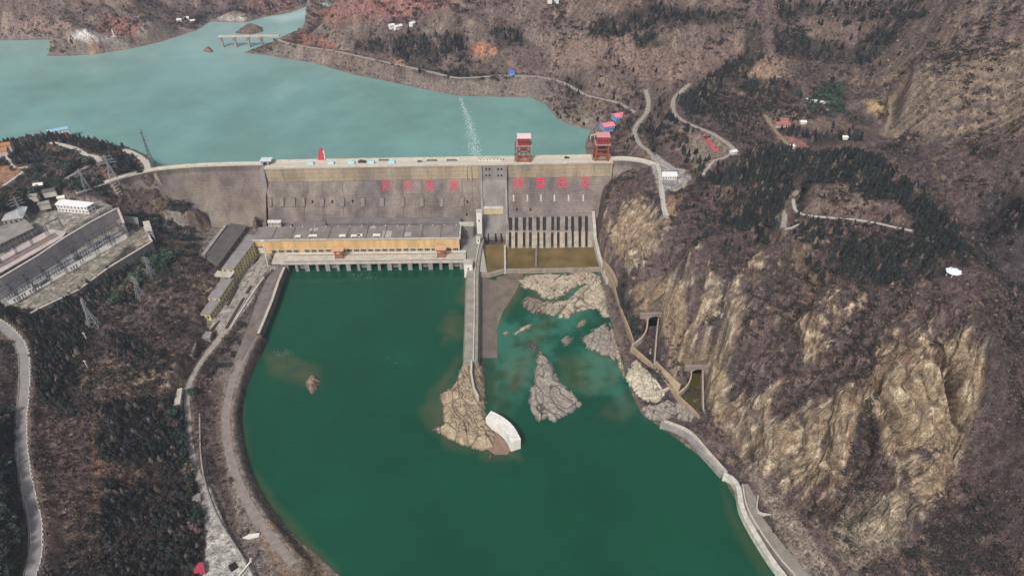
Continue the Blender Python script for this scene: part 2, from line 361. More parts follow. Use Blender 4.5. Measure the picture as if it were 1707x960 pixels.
# roads: name, width, [(px,py,z)], colour key
ROADS = [
 ('road', 6.5, [(-40,520,57),(0,540,56.5),(25,562,56),(40,592,55),(41,650,54.5),(36,700,54),(38,760,53.5),(48,820,53),(59,870,52.5),(60,920,52),(50,965,52),(40,1040,52)], 'pale'),
 ('road', 6, [(462,66,57),(480,73,57),(520,80,57),(560,86,57),(610,97,58),(660,108,59),(720,121,60),(760,130,60),(800,129,61),(830,127,62),(870,127,64),(905,130,65),(940,139,66),(975,158,67),(1005,166,69),(1030,172,71),(1058,188,72)], 'pale'),
 ('road', 5.5, [(1076,150,80),(1081,170,77),(1078,188,74),(1062,208,73),(1058,222,73),(1066,240,73),(1080,252,73),(1094,268,73.2)], 'pale'),
 ('road', 5.5, [(1150,140,96),(1128,160,95),(1122,172,95),(1124,188,96),(1135,200,97),(1160,212,97.5),(1185,222,98),(1205,234,98),(1220,246,98),(1226,258,97)], 'pale'),
 ('path', 4.5, [(1330,318,125),(1318,335,127),(1310,352,128),(1307,370,128),(1306,380,128)], 'pale'),
 ('path', 3.0, [(1322,332,127),(1326,350,129),(1340,358,130.5),(1380,363,134),(1420,366,137),(1460,372,140),(1495,380,143),(1520,385,145)], 'white'),
 ('path', 4.5, [(1094,272,73.4),(1099,285,73.5),(1101,300,74),(1104,320,74.5),(1107,345,75),(1112,360,75)], 'white'),
 ('road', 8, [(1096,268,73.2),(1110,276,73.2),(1125,284,73.4),(1142,286,74)], 'pale'),
 ('path', 3.5, [(1122,318,74),(1138,312,76),(1142,300,77)], 'pale'),
 ('path', 3, [(1172,292,84),(1180,280,88),(1190,268,93),(1206,264,96),(1217,258,98)], 'pale'),
 ('road', 6, [(85,238,72),(104,242,73),(125,248,73),(143,258,72),(160,262,70),(166,270,70),(160,278,70)], 'white'),
 ('road', 7, [(206,250,60),(222,256,64),(238,266,68),(246,276,71),(244,284,72.5)], 'white'),
 ('path', 3, [(10,258,76),(20,275,77),(28,281,77),(45,279,77),(36,288,77),(20,300,77),(5,310,77)], 'white'),
 ('path', 3.5, [(107,300,76),(120,292,76),(145,278,74)], 'pale'),
 ('bank_path', 6.5, [(424,560,9.9),(404,598,9.3),(387,640,8.6),(377,690,8.3),(381,745,8.4),(396,800,8.4),(420,850,8.4),(456,900,8.4),(490,940,8.4)], 'stone'),
 ('promenade', 6, [(415,420,11),(448,410,11.2),(430,450,11),(412,485,11),(388,530,11),(372,556,11),(345,590,11)], 'pale'),
 ('path', 4.5, [(345,590,11),(325,620,11),(312,655,11.4),(314,700,11.4),(317,740,11.4),(326,780,11.3),(336,806,11.2)], 'pale'),
 ('road', 4, [(1275,192,99),(1290,215,99),(1305,232,99.5),(1320,248,100)], 'dirt'),
 ('path', 3, [(1485,178,110),(1482,200,105),(1476,216,103)], 'dirt'),
]
ROADS_W = []
for nm, wd, pts, ck in ROADS:
    ROADS_W.append((nm, wd, [np.array(q) for q in catmull([tuple(U(px, py, z)) for px, py, z in pts], 4.0)], ck))

# a fan-shaped grid: finer near the camera, one sheet out to the horizon
gx = np.arange(-260, 1970, 2.0)
gy = np.concatenate([np.arange(1110, 270, -2.0), np.arange(270, -40, -1.1), np.arange(-40, -250, -5.0), np.array([-260, -280, -300, -320, -335, -350, -360])])
GX, GY = np.meshgrid(gx, gy)
TX, TY = Uarr(GX, GY, 55.0)
H = base_h(TX, TY)
d_dn = signed(TX, TY, DOWN); d_up = signed(TX, TY, UPW)
wat = np.minimum(d_dn, d_up)
pad_d = np.full(TX.shape, 1e3)
for nm, poly, z, bl in PADS_W: pad_d = np.minimum(pad_d, signed(TX, TY, poly))
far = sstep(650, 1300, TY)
# relief: gullied hills far away, broken rock on the steep right bank
road_d = np.full(TX.shape, 1e3)
for nm, wd, path, ck in ROADS_W:
    pa = np.array(path)[::3]; lo = pa.min(0) - 90; hi = pa.max(0) + 90
    ii = np.where((TX > lo[0]) & (TX < hi[0]) & (TY > lo[1]) & (TY < hi[1])); road_d[ii] = np.minimum(road_d[ii], polydist(TX[ii], TY[ii], pa, False))
shore = sstep(0, 1, wat / (45 + 150 * far)) * sstep(0, 30, pad_d) * (.12 + .88 * sstep(4, 60, road_d))
wx = TX + 25 * perlin(TX / 90, TY / 90, 5); wy = TY + 25 * perlin(TX / 90, TY / 90, 6)
big = fbm(wx, wy, 190, 4, 1, .5, True)
med = fbm(wx, wy, 62, 4, 8, .55, True)
amp_big = 5 + 66 * far; amp_med = 4 + 20 * far
PXV, PYV = proj(TX, TY, H)                   # where each vertex of the ground lies in the photograph
CLIFF_PX = [(1000,330),(1060,300),(1095,330),(1120,380),(1200,400),(1320,400),(1420,480),(1560,480),(1640,560),(1650,640),(1600,720),(1580,860),(1480,900),(1340,860),(1240,760),(1190,690),(1060,520),(1020,460)]
cl = sstep(25, -25, signed(PXV, PYV, CLIFF_PX))
LEFTROCK_PX = [[(140,600),(230,590),(300,600),(310,640),(240,660),(150,670)],[(225,500),(270,470),(300,500),(330,540),(260,545)],[(280,400),(330,420),(360,470),(345,500),(310,470),(280,440)],[(60,820),(150,830),(150,960),(70,960)],[(0,830),(25,860),(20,960),(0,960)]]
lr = np.zeros_like(cl)
for q in LEFTROCK_PX: lr = np.maximum(lr, sstep(12, -12, signed(PXV, PYV, q)))
TERR_PX = [(1480,120),(1560,80),(1740,80),(1740,240),(1600,235),(1490,222)]
te = sstep(20, -20, signed(PXV, PYV, TERR_PX)); amp_big = amp_big * (1 - .75 * te); amp_med = amp_med * (1 - .5 * te)
FCL_PX = [(900,78),(1000,62),(1090,68),(1150,76),(1238,60),(1244,104),(1185,128),(1110,150),(1010,118),(920,112)]
fcl = sstep(14, -14, signed(PXV, PYV, FCL_PX)); fr_ = fbm(TX + 14 * perlin(TX / 50, TY / 50, 91), TY * .2, 34, 4, 92, .6, True)
H += fcl * shore * 13 * (fr_ - .4)
H += shore * (amp_big * (big - .25) + amp_med * (med - .2))
# ribs and columns running down the cliff (downslope is towards the river, lower left)
ang = math.radians(33)
wob = 16 * perlin(TX / 55, TY / 55, 21)
ut = (TX + wob) * math.cos(ang) - TY * math.sin(ang); vt = TX * math.sin(ang) + TY * math.cos(ang)
ribs = fbm(ut, vt * .32, 34, 5, 30, .6, True); ribs2 = fbm(ut, vt * .45, 11, 4, 36, .62, True)
blk = fbm(TX, TY, 26, 4, 41, .6)
cell, crack_ = worley((ut + 5 * perlin(TX / 14, TY / 14, 43)) / 11, (vt + 5 * perlin(TX / 14, TY / 14, 44)) / 24, 2); cell2, crack2 = worley(ut / 4.2 + perlin(TX / 9, TY / 9, 45) * .5, vt / 8.0, 5)
e1, e2 = np.gradient(TX), np.gradient(TY); e3 = np.gradient(H)
NX = e2[1] * -e3[0] - e3[1] * -e2[0]; NY = e3[1] * -e1[0] - e1[1] * -e3[0]; NZ = e1[1] * -e2[0] - e2[1] * -e1[0]
nl = np.sqrt(NX ** 2 + NY ** 2 + NZ ** 2) + 1e-9; NX /= nl; NY /= nl; NZ /= nl; sg = np.sign(NZ); NX *= sg; NY *= sg; NZ *= sg
wu = ut + 7 * perlin(TX / 26, TY / 26, 46); wv = vt + 7 * perlin(TX / 26, TY / 26, 47)
def lines(p, w): return np.exp(-(p / w) ** 2)
jv = np.maximum(lines(perlin(wu / 13, wv / 75, 48), .055), .8 * lines(perlin(wu / 6, wv / 34, 49), .07)); jh = .7 * lines(perlin(wu / 44, wv / 15, 50), .05)
joint = np.maximum(jv, jh * (perlin(wu / 30, wv / 30, 52) > -.1))
but = 1 - np.abs(perlin(wu / 46, wv / 150, 53)) * 2.2; but2 = 1 - np.abs(perlin(wu / 19, wv / 70, 54)) * 2.2
DISP = cl * sstep(0, 22, wat) * sstep(0, 16, pad_d) * sstep(3, 22, road_d) * (12.0 * (but - .35) + 6.0 * (but2 - .35) + 3.0 * (ribs2 - .4) + 2.6 * blk + 2.6 * (cell - .5) - 2.6 * joint)
# named buttresses and gullies of the cliff, seen in the photograph
def bump_px(pts, wpx, amp):
    global H
    d = polydist(PXV, PYV, pts, False); H += amp * np.exp(-(d / wpx) ** 2)
for pts, wpx, amp in [([(1450,560),(1420,640),(1400,720),(1370,800)],26,7),([(1540,600),(1530,680),(1520,760),(1500,850)],34,9),([(1610,580),(1600,650),(1585,720)],26,8),
                      ([(1470,640),(1450,720),(1430,800)],16,-9),([(1570,640),(1555,720),(1550,800)],12,-9),([(1300,600),(1240,700)],22,5),([(1350,560),(1290,680),(1265,750)],16,-6),
                      ([(1160,450),(1130,560)],24,5),([(1215,520),(1190,590)],26,-5),([(1500,790),(1480,870)],24,6),([(1640,900),(1630,860)],14,7)]:
    bump_px(pts, wpx, amp)
H += lr * (2.2 * fbm(TX, TY, 18, 4, 51, .6, True))
micro = fbm(TX, TY, 9, 4, 61, .6) * (1 - far) + fbm(TX, TY, 26, 4, 62, .6) * far * 2.5
H += shore * micro * (.9 + .8 * cl + .5 * far)
# terraced slopes far right
st = (TY + 16 * perlin(TX / 110, TY / 70, 71) + .10 * TX) / 11.0; frac = st - np.floor(st); TERR_LINE = te * sstep(.55, .75, frac)
H = H + te * 5.0 * (sstep(.35, .75, frac) - frac) * .75
# water beds
for d, z in ((d_dn, Z_DN), (d_up, Z_UP)):
    o = sstep(0, 14, d)
    near = (d > 0) & (d < 60)
    H = np.where(near, np.maximum(H * o + (z + .6) * (1 - o), z + .5 + np.minimum(d, 20) * .05), H)
    H = np.where(d <= 0, z - .4 - np.minimum(7, -d * .35), H)
for nm, poly, z, bl in PADS_W:
    d = signed(TX, TY, poly); k = 1 - sstep(0, bl, d); H = H * (1 - k) + z * k
ROADMASK = np.zeros_like(H)
for nm, wd, path, ck in ROADS_W:
    a = np.array(path); lo = a.min(0) - 30; hi = a.max(0) + 30
    ii = np.where((TX > lo[0]) & (TX < hi[0]) & (TY > lo[1]) & (TY < hi[1]))
    x, y = TX[ii], TY[ii]; best = np.full(x.shape, 1e9); zz = np.zeros_like(x)
    for i in range(len(a) - 1):
        e = a[i + 1] - a[i]; L = e[0] ** 2 + e[1] ** 2 + 1e-9
        t = np.clip(((x - a[i, 0]) * e[0] + (y - a[i, 1]) * e[1]) / L, 0, 1)
        dd = np.hypot(x - a[i, 0] - t * e[0], y - a[i, 1] - t * e[1]); m = dd < best
        best = np.where(m, dd, best); zz = np.where(m, a[i, 2] + t * e[2], zz)
    hw = wd / 2 + 2.0; k = 1 - sstep(hw, hw + 8, best)
    H[ii] = H[ii] * (1 - k) + (zz - .12) * k; ROADMASK[ii] = np.maximum(ROADMASK[ii], 1 - sstep(wd / 2, wd / 2 + 3, best))
# excavated tunnel channels on the right bank are cut further down by their own walls
CHAN_PX = [([(1079,538),(1099,538),(1094,560),(1091,606),(1054,582),(1062,568),(1075,555)], 4.0), ([(1153,625),(1172,625),(1173,690),(1130,658),(1146,645),(1152,632)], 3.0)]
CHAN_W = [([tuple(U(px, py, z)[:2]) for px, py in poly], z) for poly, z in CHAN_PX]
HPRE = H.copy()
for poly, z in CHAN_W:
    d = signed(TX, TY, poly); k = 1 - sstep(0, 2.5, d); H = H * (1 - k) + (z - 1.0) * k
GNX, GNY = len(gx), len(gy)
# surface slope
du = np.gradient(H, axis=1) / (np.hypot(np.gradient(TX, axis=1), np.gradient(TY, axis=1)) + 1e-6)
dv = np.gradient(H, axis=0) / (np.hypot(np.gradient(TX, axis=0), np.gradient(TY, axis=0)) + 1e-6)
SLOPE = np.hypot(du, dv)
near_ch = np.full(TX.shape, 1e3)
for poly, z in CHAN_W: near_ch = np.minimum(near_ch, signed(TX, TY, poly))
SPIRES = [([(1462,600),(1500,575),(1540,580),(1560,620),(1572,680),(1568,760),(1545,850),(1515,840),(1500,770),(1478,700),(1462,650)],13),([(1560,560),(1620,575),(1642,630),(1630,670),(1600,722),(1585,700),(1575,630)],12),([(1395,650),(1425,640),(1438,680),(1420,740),(1395,800),(1365,840),(1350,820),(1375,760),(1388,700)],10),
 ([(1445,640),(1462,650),(1478,700),(1490,760),(1480,800),(1465,760),(1450,700)],6),([(1280,705),(1310,690),(1340,720),(1345,770),(1320,800),(1290,770)],8),([(1490,790),(1510,820),(1505,860),(1480,880),(1465,860),(1480,820)],9),([(1480,530),(1530,520),(1545,560),(1500,575),(1470,560)],7),([(1330,690),(1370,670),(1380,720),(1350,790),(1335,760)],6),
 ([(1180,440),(1215,440),(1190,520),(1150,580),(1135,560),(1160,500)],6),([(1215,500),(1245,490),(1240,560),(1215,610),(1195,600)],6),([(1040,340),(1080,340),(1075,400),(1045,440),(1030,400)],6),([(1260,600),(1300,580),(1310,640),(1270,690),(1245,680)],6),([(1340,570),(1390,560),(1380,620),(1340,660),(1320,640)],6)]
hp = proj(TX, TY, H); SPM = np.zeros_like(H)
for q, hh in SPIRES:
    lo = np.min(q, 0) - 30; hi = np.max(q, 0) + 30; ii = np.where((hp[0] > lo[0]) & (hp[0] < hi[0]) & (hp[1] > lo[1]) & (hp[1] < hi[1]))
    dd = -signed(hp[0][ii], hp[1][ii], q) + 7 * perlin(TX[ii] / 9, TY[ii] / 9, 57) + 3 * perlin(TX[ii] / 3.5, TY[ii] / 3.5, 58)
    s_ = sstep(-2, 6, dd) * (.72 + .28 * sstep(4, 26, dd)); DISP[ii] = np.maximum(DISP[ii], DISP[ii] * .55 + hh * s_); SPM[ii] = np.maximum(SPM[ii], sstep(-1, 4, dd))
GUL = np.zeros_like(H)
for q, w_, k in [([(1350,470),(1290,540),(1235,600),(1212,655)],15,10),([(1430,560),(1360,620),(1305,690)],11,8),([(1440,690),(1452,760),(1432,860)],15,11),([(1577,610),(1569,690),(1562,790)],7,8),([(1135,395),(1085,470)],11,7),([(1385,780),(1345,850)],8,6),([(1500,500),(1455,560),(1440,620)],10,7)]:
    q2 = np.array(q); lo = q2.min(0) - 60; hi = q2.max(0) + 60; ii = np.where((hp[0] > lo[0]) & (hp[0] < hi[0]) & (hp[1] > lo[1]) & (hp[1] < hi[1]))
    g_ = np.exp(-((polydist(hp[0][ii], hp[1][ii], q, False) + 6 * perlin(TX[ii] / 12, TY[ii] / 12, 59)) / w_) ** 2); GUL[ii] = np.maximum(GUL[ii], g_); DISP[ii] -= k * g_ * cl[ii]
DISP *= sstep(2, 16, near_ch)
VX, VY, VZ = TX + NX * DISP, TY + NY * DISP, H + NZ * DISP
PXV, PYV = proj(VX, VY, VZ)

# ------------------------------------------------------------------ what covers the ground
FOREST = { # picture polygons, spacing, height, tint (0 dark conifer, 1 green pine, 2 blue-green broad), label
 'upper plantation': ([(172,674),(270,668),(300,690),(306,740),(308,788),(270,772),(220,770),(165,765),(160,720)],3.6,7.0,0),
 'lower plantation': ([(172,802),(240,810),(298,815),(320,850),(328,900),(332,1010),(165,1010),(168,880)],3.6,7.0,0),
 'plaza strip': ([(285,690),(312,662),(326,645),(330,662),(308,702),(322,790),(333,880),(322,900),(308,820),(300,760)],4.2,7.5,2),
 'west grove': ([(50,548),(100,540),(150,505),(160,540),(130,600),(122,690),(64,665),(52,600)],4.4,8,0),
 'yard belt': ([(0,512),(50,524),(150,470),(215,408),(235,422),(200,480),(150,522),(60,552),(0,535)],4.4,8,0),
 'pine knoll': ([(205,472),(288,402),(294,440),(240,472),(215,502),(180,512)],4.6,8,1),
 'knoll hedge': ([(178,548),(225,560),(262,592),(212,602),(184,588)],4.2,7,0),
 'roadside strip': ([(-40,690),(22,690),(28,780),(36,860),(34,1010),(14,1010),(-40,850)],4.4,7,2),
 'ridge forest': ([(1178,300),(1240,256),(1310,250),(1360,265),(1420,250),(1470,280),(1540,330),(1592,390),(1612,442),(1580,430),(1540,420),(1520,380),(1500,340),(1440,330),(1400,300),(1350,312),(1328,342),(1290,380),(1240,390),(1200,370),(1250,340),(1270,312),(1222,312)],4.3,9.5,0),
 'hollow forest': ([(1370,386),(1440,400),(1520,402),(1560,430),(1576,458),(1520,470),(1440,480),(1384,460),(1400,420)],5.0,8.5,0),
 'valley belt': ([(1128,170),(1180,130),(1240,92),(1243,42),(1268,40),(1275,90),(1240,130),(1330,140),(1340,165),(1260,165),(1220,142),(1192,158),(1196,190),(1148,192)],5.2,9,0),
 'bank strip': ([(1026,470),(1044,470),(1058,530),(1072,558),(1056,560),(1036,520)],4.0,5.5,2),
 'park hedge': ([(1340,228),(1430,226),(1438,234),(1350,242)],5.0,8,0),
 'park ring': ([(1298,218),(1318,212),(1340,220),(1342,232),(1332,232),(1318,220),(1304,228)],5,8,0),
 'orchard': ([(1344,172),(1362,150),(1388,136),(1404,142),(1410,182),(1385,200),(1352,190)],4.6,4.5,3),
 'orchard edge': ([(1400,186),(1450,196),(1462,212),(1420,205)],5.2,4.2,3),
 'shore grove': ([(-60,250),(0,240),(100,226),(150,236),(200,247),(236,268),(230,272),(190,262),(140,246),(100,240),(60,252),(0,262)],6.5,9,0),
 'peninsula grove': ([(175,268),(205,262),(228,278),(215,290),(190,284)],6,9,0),
 'peninsula lawn trees': ([(108,272),(150,264),(162,276),(140,286),(112,284)],6.5,8,1),
 'pavilion grove': ([(20,262),(75,254),(80,268),(30,272)],6,8,0),
 'yard garden': ([(0,335),(60,312),(98,312),(100,345),(62,358),(40,352),(10,372),(-40,380)],7,9,2),
 'gully pines': ([(1618,242),(1668,250),(1660,266),(1620,260)],5.8,9,0),
 'roadside conifers': ([(1072,165),(1082,190),(1096,225),(1098,255),(1086,248),(1070,225),(1086,200)],6.5,9,0),
 'terrace conifers': ([(1196,200),(1210,195),(1228,215),(1240,235),(1225,240),(1205,220)],7,8,0),
 'gate conifers': ([(1134,272),(1150,268),(1155,290),(1140,292)],5,9,0),
 'shoulder wood': ([(940,132),(975,142),(968,165),(946,165)],5.8,9,0),
 'bank road wood': ([(690,112),(820,124),(822,132),(760,134),(690,122)],6.2,9,0),
 'hill wood': ([(650,62),(718,55),(738,108),(692,114),(657,95)],5.8,9,0),
 'hill copse': ([(722,60),(770,55),(790,88),(745,92)],6.2,9,0),
 'upper copse': ([(820,52),(868,46),(880,78),(832,80)],5.8,9,0),
 'west copse': ([(592,70),(640,70),(648,88),(594,84)],6.2,9,0),
 'ravine wood': ([(1290,50),(1340,60),(1420,80),(1470,42),(1500,62),(1450,108),(1400,108),(1340,100),(1290,90)],6.5,9,0),
 'far ridge wood': ([(1000,28),(1100,12),(1180,18),(1240,30),(1180,42),(1100,40),(1040,60),(980,62)],5.8,9,0),
 'far crest wood': ([(1290,5),(1400,8),(1500,0),(1560,30),(1470,36),(1380,28),(1300,30)],5.8,9,0),
 'cliff foot wood': ([(1050,60),(1090,55),(1100,75),(1060,85)],6.5,9,0),
 'east slope wood': ([(1660,320),(1760,320),(1760,400),(1690,372)],10,8,0),
 'promenade shrubs': ([(330,572),(352,566),(352,606),(336,622)],5,5,2),
 'island wood': ([(398,50),(412,40),(432,38),(438,50),(420,54)],6.5,9,0),
}
forest = np.zeros_like(H)
for k, (q, sp_, ht, tn) in FOREST.items():
    lo = np.min(q, 0) - 20; hi = np.max(q, 0) + 20
    ii = np.where((PXV > lo[0]) & (PXV < hi[0]) & (PYV > lo[1]) & (PYV < hi[1]))
    if len(ii[0]): forest[ii] = np.maximum(forest[ii], sstep(5, -3, signed(PXV[ii], PYV[ii], q) + 4 * fbm(TX[ii], TY[ii], 25, 3, 88)))
n1 = fbm(TX, TY, 120, 5, 101, .6); n2 = fbm(TX, TY, 30, 5, 105, .65); n3 = 1.7 * (fbm(TX, TY, 7, 4, 109, .7) * (1 - far) + fbm(TX, TY, 24, 4, 110, .7) * far)
def L3(a, b, t): return a + (np.array(b) - a) * t[..., None]
C = np.zeros(H.shape + (3,)) + np.array((.094, .067, .066))
C = L3(C, (.058, .043, .044), sstep(-.05, .35, n1 * .5 + n2))
C = L3(C, (.17, .122, .085), .75 * sstep(.02, .4, n2 * .8 - n1 * .6 + .25 * n3))
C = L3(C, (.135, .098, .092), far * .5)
# dark thickets in hollows
scrubdark = sstep(.05, .4, fbm(TX, TY, 48, 4, 117) - .25 * (big - .2))
C = L3(C, (.045, .035, .036), scrubdark * .7)
# bare rock where it is steep
ROCKZ = [([(1440,640),(1480,570),(1560,558),(1642,598),(1642,655),(1600,705),(1590,760),(1565,840),(1530,862),(1500,800),(1480,735),(1452,690)],1.0),([(1230,745),(1275,705),(1335,690),(1400,640),(1440,635),(1432,720),(1392,800),(1352,855),(1310,850),(1270,800)],.95),([(1498,780),(1516,860),(1480,905),(1452,870)],1.0),
 ([(1100,470),(1200,440),(1245,500),(1235,590),(1200,640),(1130,605),(1070,520)],.60),([(1012,380),(1050,325),(1098,350),(1100,400),(1070,450),(1030,440)],.7),([(1180,640),(1230,630),(1295,690),(1255,775),(1200,720)],.85),([(1250,410),(1340,420),(1340,500),(1270,560),(1240,500)],.38),([(1350,500),(1480,500),(1480,570),(1420,630),(1340,640)],.48),([(1620,870),(1660,850),(1650,940),(1620,930)],.8)]
rz = np.full(H.shape, .16)
for q, k in ROCKZ: rz = np.maximum(rz, .16 + (k - .16) * sstep(14, -14, signed(PXV, PYV, q) + 18 * fbm(TX, TY, 22, 3, 140)))
DG = sstep(10, -10, signed(PXV, PYV, [(1418,720),(1448,690),(1470,760),(1468,850),(1400,868),(1406,790)]) + 10 * fbm(TX, TY, 18, 3, 141))
expo = .9 * (but - .35) + .7 * (but2 - .35) + .6 * (ribs2 - .4) + .9 * n2 + .35 * n3 + 1.7 * (rz - .62) - 1.6 * DG * (1 - SPM) + .45 * SPM - 1.3 * GUL
rockm = np.clip(sstep(.45, 1.0, SLOPE + .3 * n2 + .2 * n3) * (cl * sstep(-.18, .18, expo) + lr * .75 + .12 + .15 * far), 0, 1)
rockc = L3(np.zeros(H.shape + (3,)) + np.array((.275, .20, .13)), (.24, .185, .14), sstep(-.2, .3, n1))
rockc = L3(rockc, (.15, .095, .065), sstep(.0, .4, n2)); rockc = L3(rockc, (.44, .365, .265), sstep(.1, .45, n3 + .3 * n2) * .6); rockc = L3(rockc, (.055, .042, .035), np.clip(joint * .8 + np.exp(-crack2 * 9) * .25, 0, .8) * cl)
C = C * (1 - rockm[..., None]) + rockc * rockm[..., None]
C = L3(C, (.20, .145, .12), fcl * sstep(-.1, .35, fr_ - .35 + .6 * n2) * .85); C = L3(C, (.07, .055, .054), fcl * sstep(.3, 0, fr_) * .7)
def zone(poly, col, k=.8, soft=14, nz=12, lam=30):
    global C
    lo = np.min(poly, 0) - 50; hi = np.max(poly, 0) + 50
    ii = np.where((PXV > lo[0]) & (PXV < hi[0]) & (PYV > lo[1]) & (PYV < hi[1]))
    if not len(ii[0]): return
    m = sstep(soft * .5, -soft * .5, signed(PXV[ii], PYV[ii], poly) + nz * fbm(TX[ii], TY[ii], lam, 3, 131)) * k
    C[ii] = C[ii] + (np.array(col) - C[ii]) * m[:, None]
RED = (.24, .11, .085)
zone([(160,52),(172,30),(200,26),(225,40),(232,60),(200,62)], RED, .95)
zone([(145,70),(165,66),(168,95),(150,95)], (.36,.17,.09), .8, 6, 4)
zone([(560,0),(700,-10),(760,5),(690,30),(620,30),(560,40),(520,30)], (.26,.12,.10), .75, 20)
zone([(410,0),(480,0),(500,10),(470,26),(430,28)], (.25,.13,.11), .7)
zone([(785,78),(805,70),(828,78),(828,92),(790,95)], (.36,.17,.10), .85, 8, 6)
zone([(655,96),(672,94),(676,108),(658,108)], (.36,.20,.13), .8, 5, 4)
zone([(470,58),(520,56),(560,80),(520,76),(470,72)], (.28,.12,.085), .8, 8)
zone([(0,50),(60,30),(110,40),(90,60),(0,66)], (.24,.15,.12), .6, 12)
zone([(250,72),(285,58),(300,66),(270,76)], RED, .6, 8, 5)
zone([(112,67),(126,54),(142,50),(150,57),(172,60),(192,62),(190,66),(150,68)], (.62,.57,.55), .95, 4, 2)
zone([(362,30),(385,26),(412,27),(410,33),(385,34)], (.75,.73,.68), .95, 3, 2)
zone([(1255,170),(1275,180),(1345,185),(1440,212),(1500,215),(1500,240),(1440,215),(1350,216),(1290,200)], (.20,.15,.10), .6, 14)
zone([(1280,190),(1345,188),(1350,205),(1290,208)], (.19,.125,.085), .75, 10)
zone([(1440,170),(1465,165),(1480,185),(1470,195),(1450,182)], (.38,.27,.14), .85, 8, 6)
C = L3(C, (.26, .19, .125), TERR_LINE * .75)
zone([(1505,130),(1560,85),(1710,80),(1710,130),(1620,150),(1540,230),(1490,215)], (.20,.15,.105), .5, 30, 22, 22)
zone([(1290,228),(1320,226),(1338,232),(1350,248),(1330,246)], (.30,.15,.13), .8, 5, 3)
zone([(1220,80),(1290,110),(1270,140),(1330,100)], (.24,.17,.115), .5, 16)
zone([(1240,118),(1300,98),(1320,120),(1285,140)], (.25,.17,.12), .7, 10)
zone([(900,70),(1000,62),(1090,70),(1130,90),(1230,60),(1240,100),(1100,140),(1000,110),(920,110)], (.22,.145,.11), .45, 24)
zone([(1115,325),(1125,325),(1128,360),(1118,372),(1108,368)], (.34,.23,.14), .85, 6, 3)
zone([(1128,248),(1150,228),(1185,222),(1222,250),(1190,272),(1168,286),(1150,276)], (.20,.165,.125), .85, 6, 3)
zone([(0,270),(18,272),(40,282),(20,300),(0,308),(-60,320),(-60,275)], (.33,.17,.09), .85, 5, 3)
zone([(75,262),(120,258),(130,268),(80,270)], (.26,.12,.11), .6, 5, 3)
zone([(150,290),(185,280),(205,290),(170,300)], (.20,.10,.09), .5, 6, 4)
zone([(150,690),(166,690),(170,960),(158,960)], (.25,.165,.10), .75, 8, 5)
zone([(165,768),(230,775),(290,790),(290,812),(230,808),(168,800)], (.22,.135,.09), .75, 8, 5)
zone([(60,700),(150,690),(155,960),(80,960),(70,840)], (.135,.088,.078), .6, 14, 12)
zone([(1400,870),(1430,820),(1520,820),(1490,920),(1420,960),(1380,900)], (.30,.245,.18), .5, 20)
zone([(1240,780),(1280,850),(1340,960),(1400,960),(1330,860),(1270,800)], (.25,.20,.16), .8, 8, 5)
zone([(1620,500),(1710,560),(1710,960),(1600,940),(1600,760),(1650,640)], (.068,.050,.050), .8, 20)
zone([(258,398),(284,344),(312,362),(316,398)], (.22,.19,.17), .85, 6, 4)
zone([(316,402),(345,372),(380,366),(365,400),(335,425)], (.19,.15,.13), .7, 6, 4)
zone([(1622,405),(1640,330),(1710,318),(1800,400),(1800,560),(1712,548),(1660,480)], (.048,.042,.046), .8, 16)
zone([(1056,480),(1100,462),(1140,480),(1150,600),(1112,606),(1104,532),(1066,522)], (.25,.18,.115), .75, 10)
zone([(1112,598),(1150,590),(1200,600),(1215,690),(1190,720),(1182,630),(1135,618),(1118,640)], (.26,.195,.125), .75, 10)
zone([(1180,590),(1215,640),(1190,690),(1170,620)], (.33,.255,.165), .5, 12)
# left river bank: stone apron and dry grass terraces
BANK = [(470,450),(440,470),(420,505),(390,560),(372,600),(352,640),(342,700),(348,780),(370,860),(410,930),(450,1000),(640,1000),(520,917),(452,848),(412,780),(394,690),(410,600),(432,555)]
zone(BANK, (.19,.155,.135), .9, 8, 4)
zone([(352,640),(342,700),(348,780),(370,860),(400,905),(390,850),(375,780),(368,700),(372,640)], (.085,.058,.048), .75, 8, 6)
zone([(395,600),(386,650),(384,700),(392,760),(420,830),(470,910),(452,848),(412,780),(394,690),(410,600)], (.20,.165,.14), .7, 8, 4)
zone([(440,850),(500,905),(590,1000),(480,1000),(430,900)], (.18,.125,.085), .75, 10, 6)
for nm, poly, z, bl in PADS_W:
    col = {'upper_yard': (.26,.23,.20), 'lower_yard': (.23,.205,.165), 'office_row': (.30,.27,.235), 'gallery_yard': (.15,.13,.115), 'plaza': (.37,.34,.30), 'abutment_yard': (.30,.285,.27)}.get(nm)
    if col:
        d = signed(TX, TY, poly); m = sstep(1.5, -1, d); C = C * (1 - m[..., None]) + (np.array(col) * (1 + .25 * n3[..., None])) * m[..., None]
# bare strip along the reservoir where the level falls
ds = np.where(d_up > 0, d_up, 1e3)
draw = sstep(22, 6, ds + 8 * n2) * (ds < 60); C = C * (1 - draw[..., None] * .7) + np.array((.19, .155, .135)) * draw[..., None] * .7
dd_ = np.where(d_dn > 0, d_dn, 1e3); draw = sstep(7, 2, dd_ + 3 * n3) * (dd_ < 30); C = C * (1 - draw[..., None] * .7) + np.array((.16, .13, .10)) * draw[..., None] * .7
C = C * (1 - forest[..., None] * .85) + np.array((.040, .033, .030)) * forest[..., None] * .85
C = C * (1 - ROADMASK[..., None] * .5) + np.array((.24, .19, .15)) * ROADMASK[..., None] * .5
C *= (1 + .45 * n3[..., None]).clip(.35, 1.9); C = C.clip(.01, .8)

